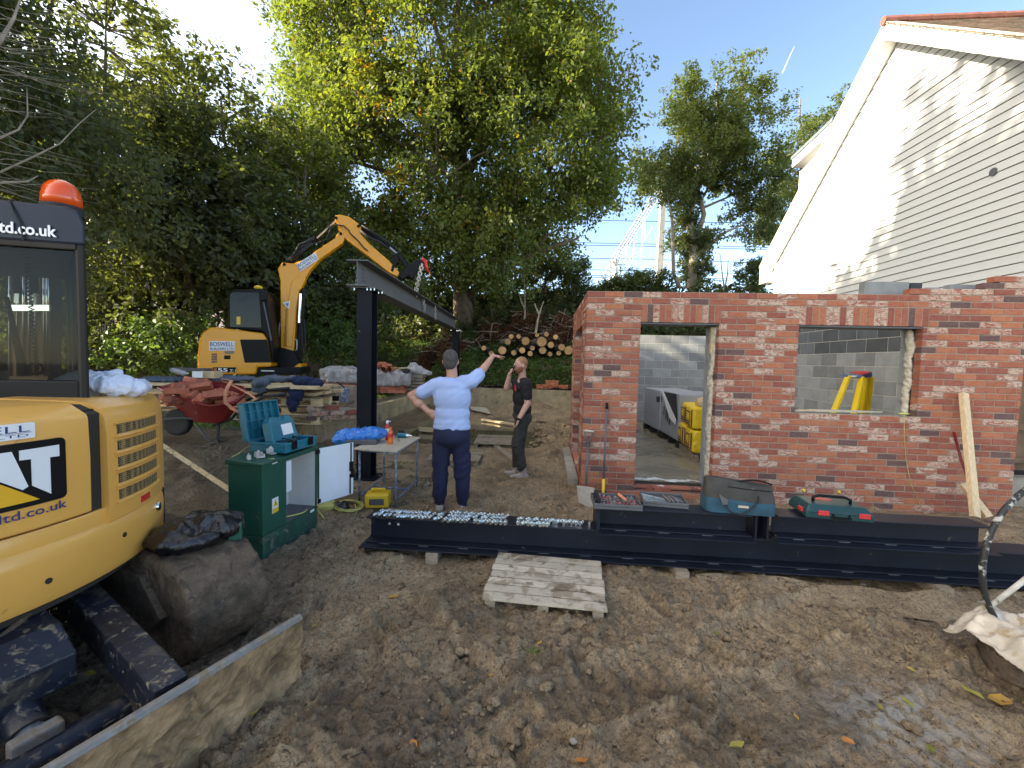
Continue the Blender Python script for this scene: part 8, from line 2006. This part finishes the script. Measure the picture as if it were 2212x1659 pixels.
# ---- the bearded man in black, turned to the left, phone at his face
B2 = Vector((.14, 6.12, -.015)); T2 = T(*B2)
P2_ = thing('person', 'bearded man in black T shirt and charcoal work trousers holding a phone to his face', 'person', B2)
mb = MB()
def cap2(a_, b_, r0, r1): mb.cap(T2 @ Vector(a_), T2 @ Vector(b_), r0, r1, 12)
J = dict(hF=(.02, -.06, .90), hB=(.03, .09, .90), kF=(-.02, -.07, .49), kB=(-.05, .10, .49), aF=(.045, -.06, .10), aB=(-.045, .12, .10),
         sN=(.055, -.175, 1.415), eN=(.085, -.20, 1.125), wN=(-.035, -.24, .90), sF=(-.04, .17, 1.43), eF=(-.215, .02, 1.325), wF=(-.175, -.06, 1.53))
cap2(J['hF'], J['kF'], .085, .055); cap2(J['hB'], J['kB'], .085, .055); cap2(J['kF'], J['aF'], .052, .036); cap2(J['kB'], J['aB'], .052, .036)
mb.ell((.02, 0, .98), (.12, .15, .13), 14, 10, T2); mb.ell((.01, 0, 1.22), (.12, .17, .26), 16, 10, T2); mb.ell((.0, 0, 1.41), (.09, .18, .07), 16, 8, T2)
cap2((.01, 0, 1.44), (-.005, -.02, 1.58), .060, .056)
cap2(J['sN'], J['eN'], .056, .046); cap2(J['eN'], J['wN'], .047, .030); cap2(J['sF'], J['eF'], .054, .044); cap2(J['eF'], J['wF'], .046, .028)
hand(mb, T2 @ Vector(J['wN']), (-.28, -.05, -1), (-1, .2, .2), .07, .38, .08, thumb_side=1)
hand(mb, T2 @ Vector(J['wF']), (.35, -.2, .9), (.9, .1, -.2), .06, .75, .08, thumb_side=-1)
hc2 = Vector((-.02, -.03, 1.655)); RH = T(*hc2) @ RZ(math.radians(118))       # face looks along local +y
TH = T2 @ RH
mb.ell((0, 0, .012), (.075, .094, .104), 20, 14, TH); mb.ell((0, .038, -.052), (.053, .056, .060), 14, 10, TH); mb.ell((0, .078, -.012), (.038, .020, .045), 12, 8, TH)
mb.cap(TH @ Vector((0, .094, .012)), TH @ Vector((0, .108, -.018)), .009, .013, 8)
mb.ell((0, .083, .022), (.05, .012, .010), 10, 6, TH); mb.ell((0, .092, -.052), (.022, .010, .010), 10, 6, TH)
for s_ in (-1, 1): mb.ell((s_*.077, -.004, -.006), (.010, .020, .031), 8, 8, TH)
cap2(J['aF'], (J['aF'][0]-.10, -.07, .045), .026, .02); cap2(J['aB'], (J['aB'][0]-.10, .11, .045), .026, .02)
link('body', remeshed(mb, .0065, 2, M['skinpale'], 'body'), P2_)
for s_ in (-1, 1):
    mb = MB(); mb.ell((s_*.030, .090, .010), (.011, .007, .006), 10, 8, TH); mb.build('eye', M['sticker'], P2_, smooth=True)
    mb = MB(); mb.ell((s_*.030, .0955, .010), (.0045, .003, .0045), 8, 6, TH); mb.build('iris', M['black'], P2_, smooth=True)
    mb = MB(); mb.tube([TH @ Vector((s_*.016, .097, .027)), TH @ Vector((s_*.032, .096, .031)), TH @ Vector((s_*.046, .088, .026))], .0035, 5); mb.build('eyebrow', M['hairginger'], P2_, smooth=True)
capsule_part('hair', [((0, -.014, .040), (.079, .092, .086))], 'hairginger', .0065, 2, folds(.002, 2, (60, 60, 60)), P2_, TH)
capsule_part('beard', [((0, .055, -.078), (.058, .050, .040)), ((.048, .03, -.055), (.024, .040, .042)), ((-.048, .03, -.055), (.024, .040, .042)), ((0, .092, -.040), (.030, .012, .008))], 'beard', .006, 2, folds(.003, 2, (60, 60, 60)), P2_, TH)
mb = MB(); mb.ell((0, .101, -.052), (.018, .006, .005), 10, 6, TH); mb.build('mouth', M['skin'], P2_, smooth=True)
capsule_part('t_shirt', [((.02, 0, 1.02), (.135, .165, .14)), ((.01, 0, 1.20), (.135, .175, .20)), ((-.005, 0, 1.34), (.130, .185, .13)), ((.0, 0, 1.435), (.085, .10, .04)), ((.03, -.10, 1.40), (.055, -.175, 1.39), .085, .080), ((.055, -.175, 1.39), (.075, -.195, 1.235), .080, .072),
    ((-.02, .10, 1.41), (-.05, .165, 1.41), .08, .076), ((-.05, .165, 1.41), (-.13, .10, 1.365), .076, .070)], 'shirtblack', .011, 5, folds(.007, 8, (4, 4, 9)), P2_, T2)
capsule_part('trousers', [((.02, 0, .93), (.135, .155, .10)), ((.06, 0, .90), (.10, .15, .11)), ((.02, -.06, .86), (-.02, -.07, .50), .105, .080), ((.03, .08, .86), (-.05, .10, .50), .100, .078), ((-.02, -.07, .50), (.035, -.06, .16), .078, .058), ((-.05, .10, .50), (-.045, .12, .16), .078, .058),
    ((-.0, -.15, .66), (.055, .02, .09)), ((.07, .0, .85), (.06, .13, .10))], 'trousgrey', .011, 3, folds(.012, 9, (6, 6, 9)), P2_, T2)
for (a_, o_) in ((J['aF'], -.02), (J['aB'], 0)):
    capsule_part('boot', [((a_[0]+.045, a_[1], .048), (a_[0]-.15, a_[1]-.02, .040), .046, .042), ((a_[0]+.02, a_[1], .05), (a_[0]+.0, a_[1], .17), .052, .054)], 'boots', .010, 2, None, P2_, T2)
mb = MB(); w_ = T2 @ Vector(J['wN']); mb.tube([w_+Vector((.006, .002, .018)), w_+Vector((-.004, -.002, -.012))], .0365, 14); mb.cbox(tuple(w_+Vector((-.03, -.018, .003))), (.02, .022, .03)); mb.build('wrist_watch', M['black'], P2_, bevel=.003)
mb = MB(); fx = T2 @ Vector((-.098, -.125, 1.425))
for i in range(9): mb.tube([T2 @ Vector((-.118+.004*i, -.07-.012*i, 1.36+.02*math.sin(i*2.1))), T2 @ Vector((-.112+.004*i, -.078-.012*i, 1.31+.02*math.sin(i*3.3)))], .005, 5)
mb.build('red_print', M['redtape'], P2_)
pp = T2 @ Vector((-.125, -.13, 1.60)); o = thing('mobile_phone', 'dark mobile phone held at the face of the bearded man', 'phone', pp); mb = MB(); mb.cbox(tuple(pp), (.012, .07, .13), Matrix.Rotation(.35, 4, 'Y')); mb.build('phone', M['black'], o, bevel=.006)

# faint vapour trail, a long way up
mt_ = mat('vapour', (.9, .9, .9), .9, var=0, alpha=.13)
mb = MB(); mb.tube([PY(1690, 158, 2000), PY(1702, 130, 2000), PY(1716, 100, 2000)], [3.2, 2.6, 1.2], 6); mb.build('vapour_trail', mt_, kind='structure', label='short faint vapour trail high in the blue sky')
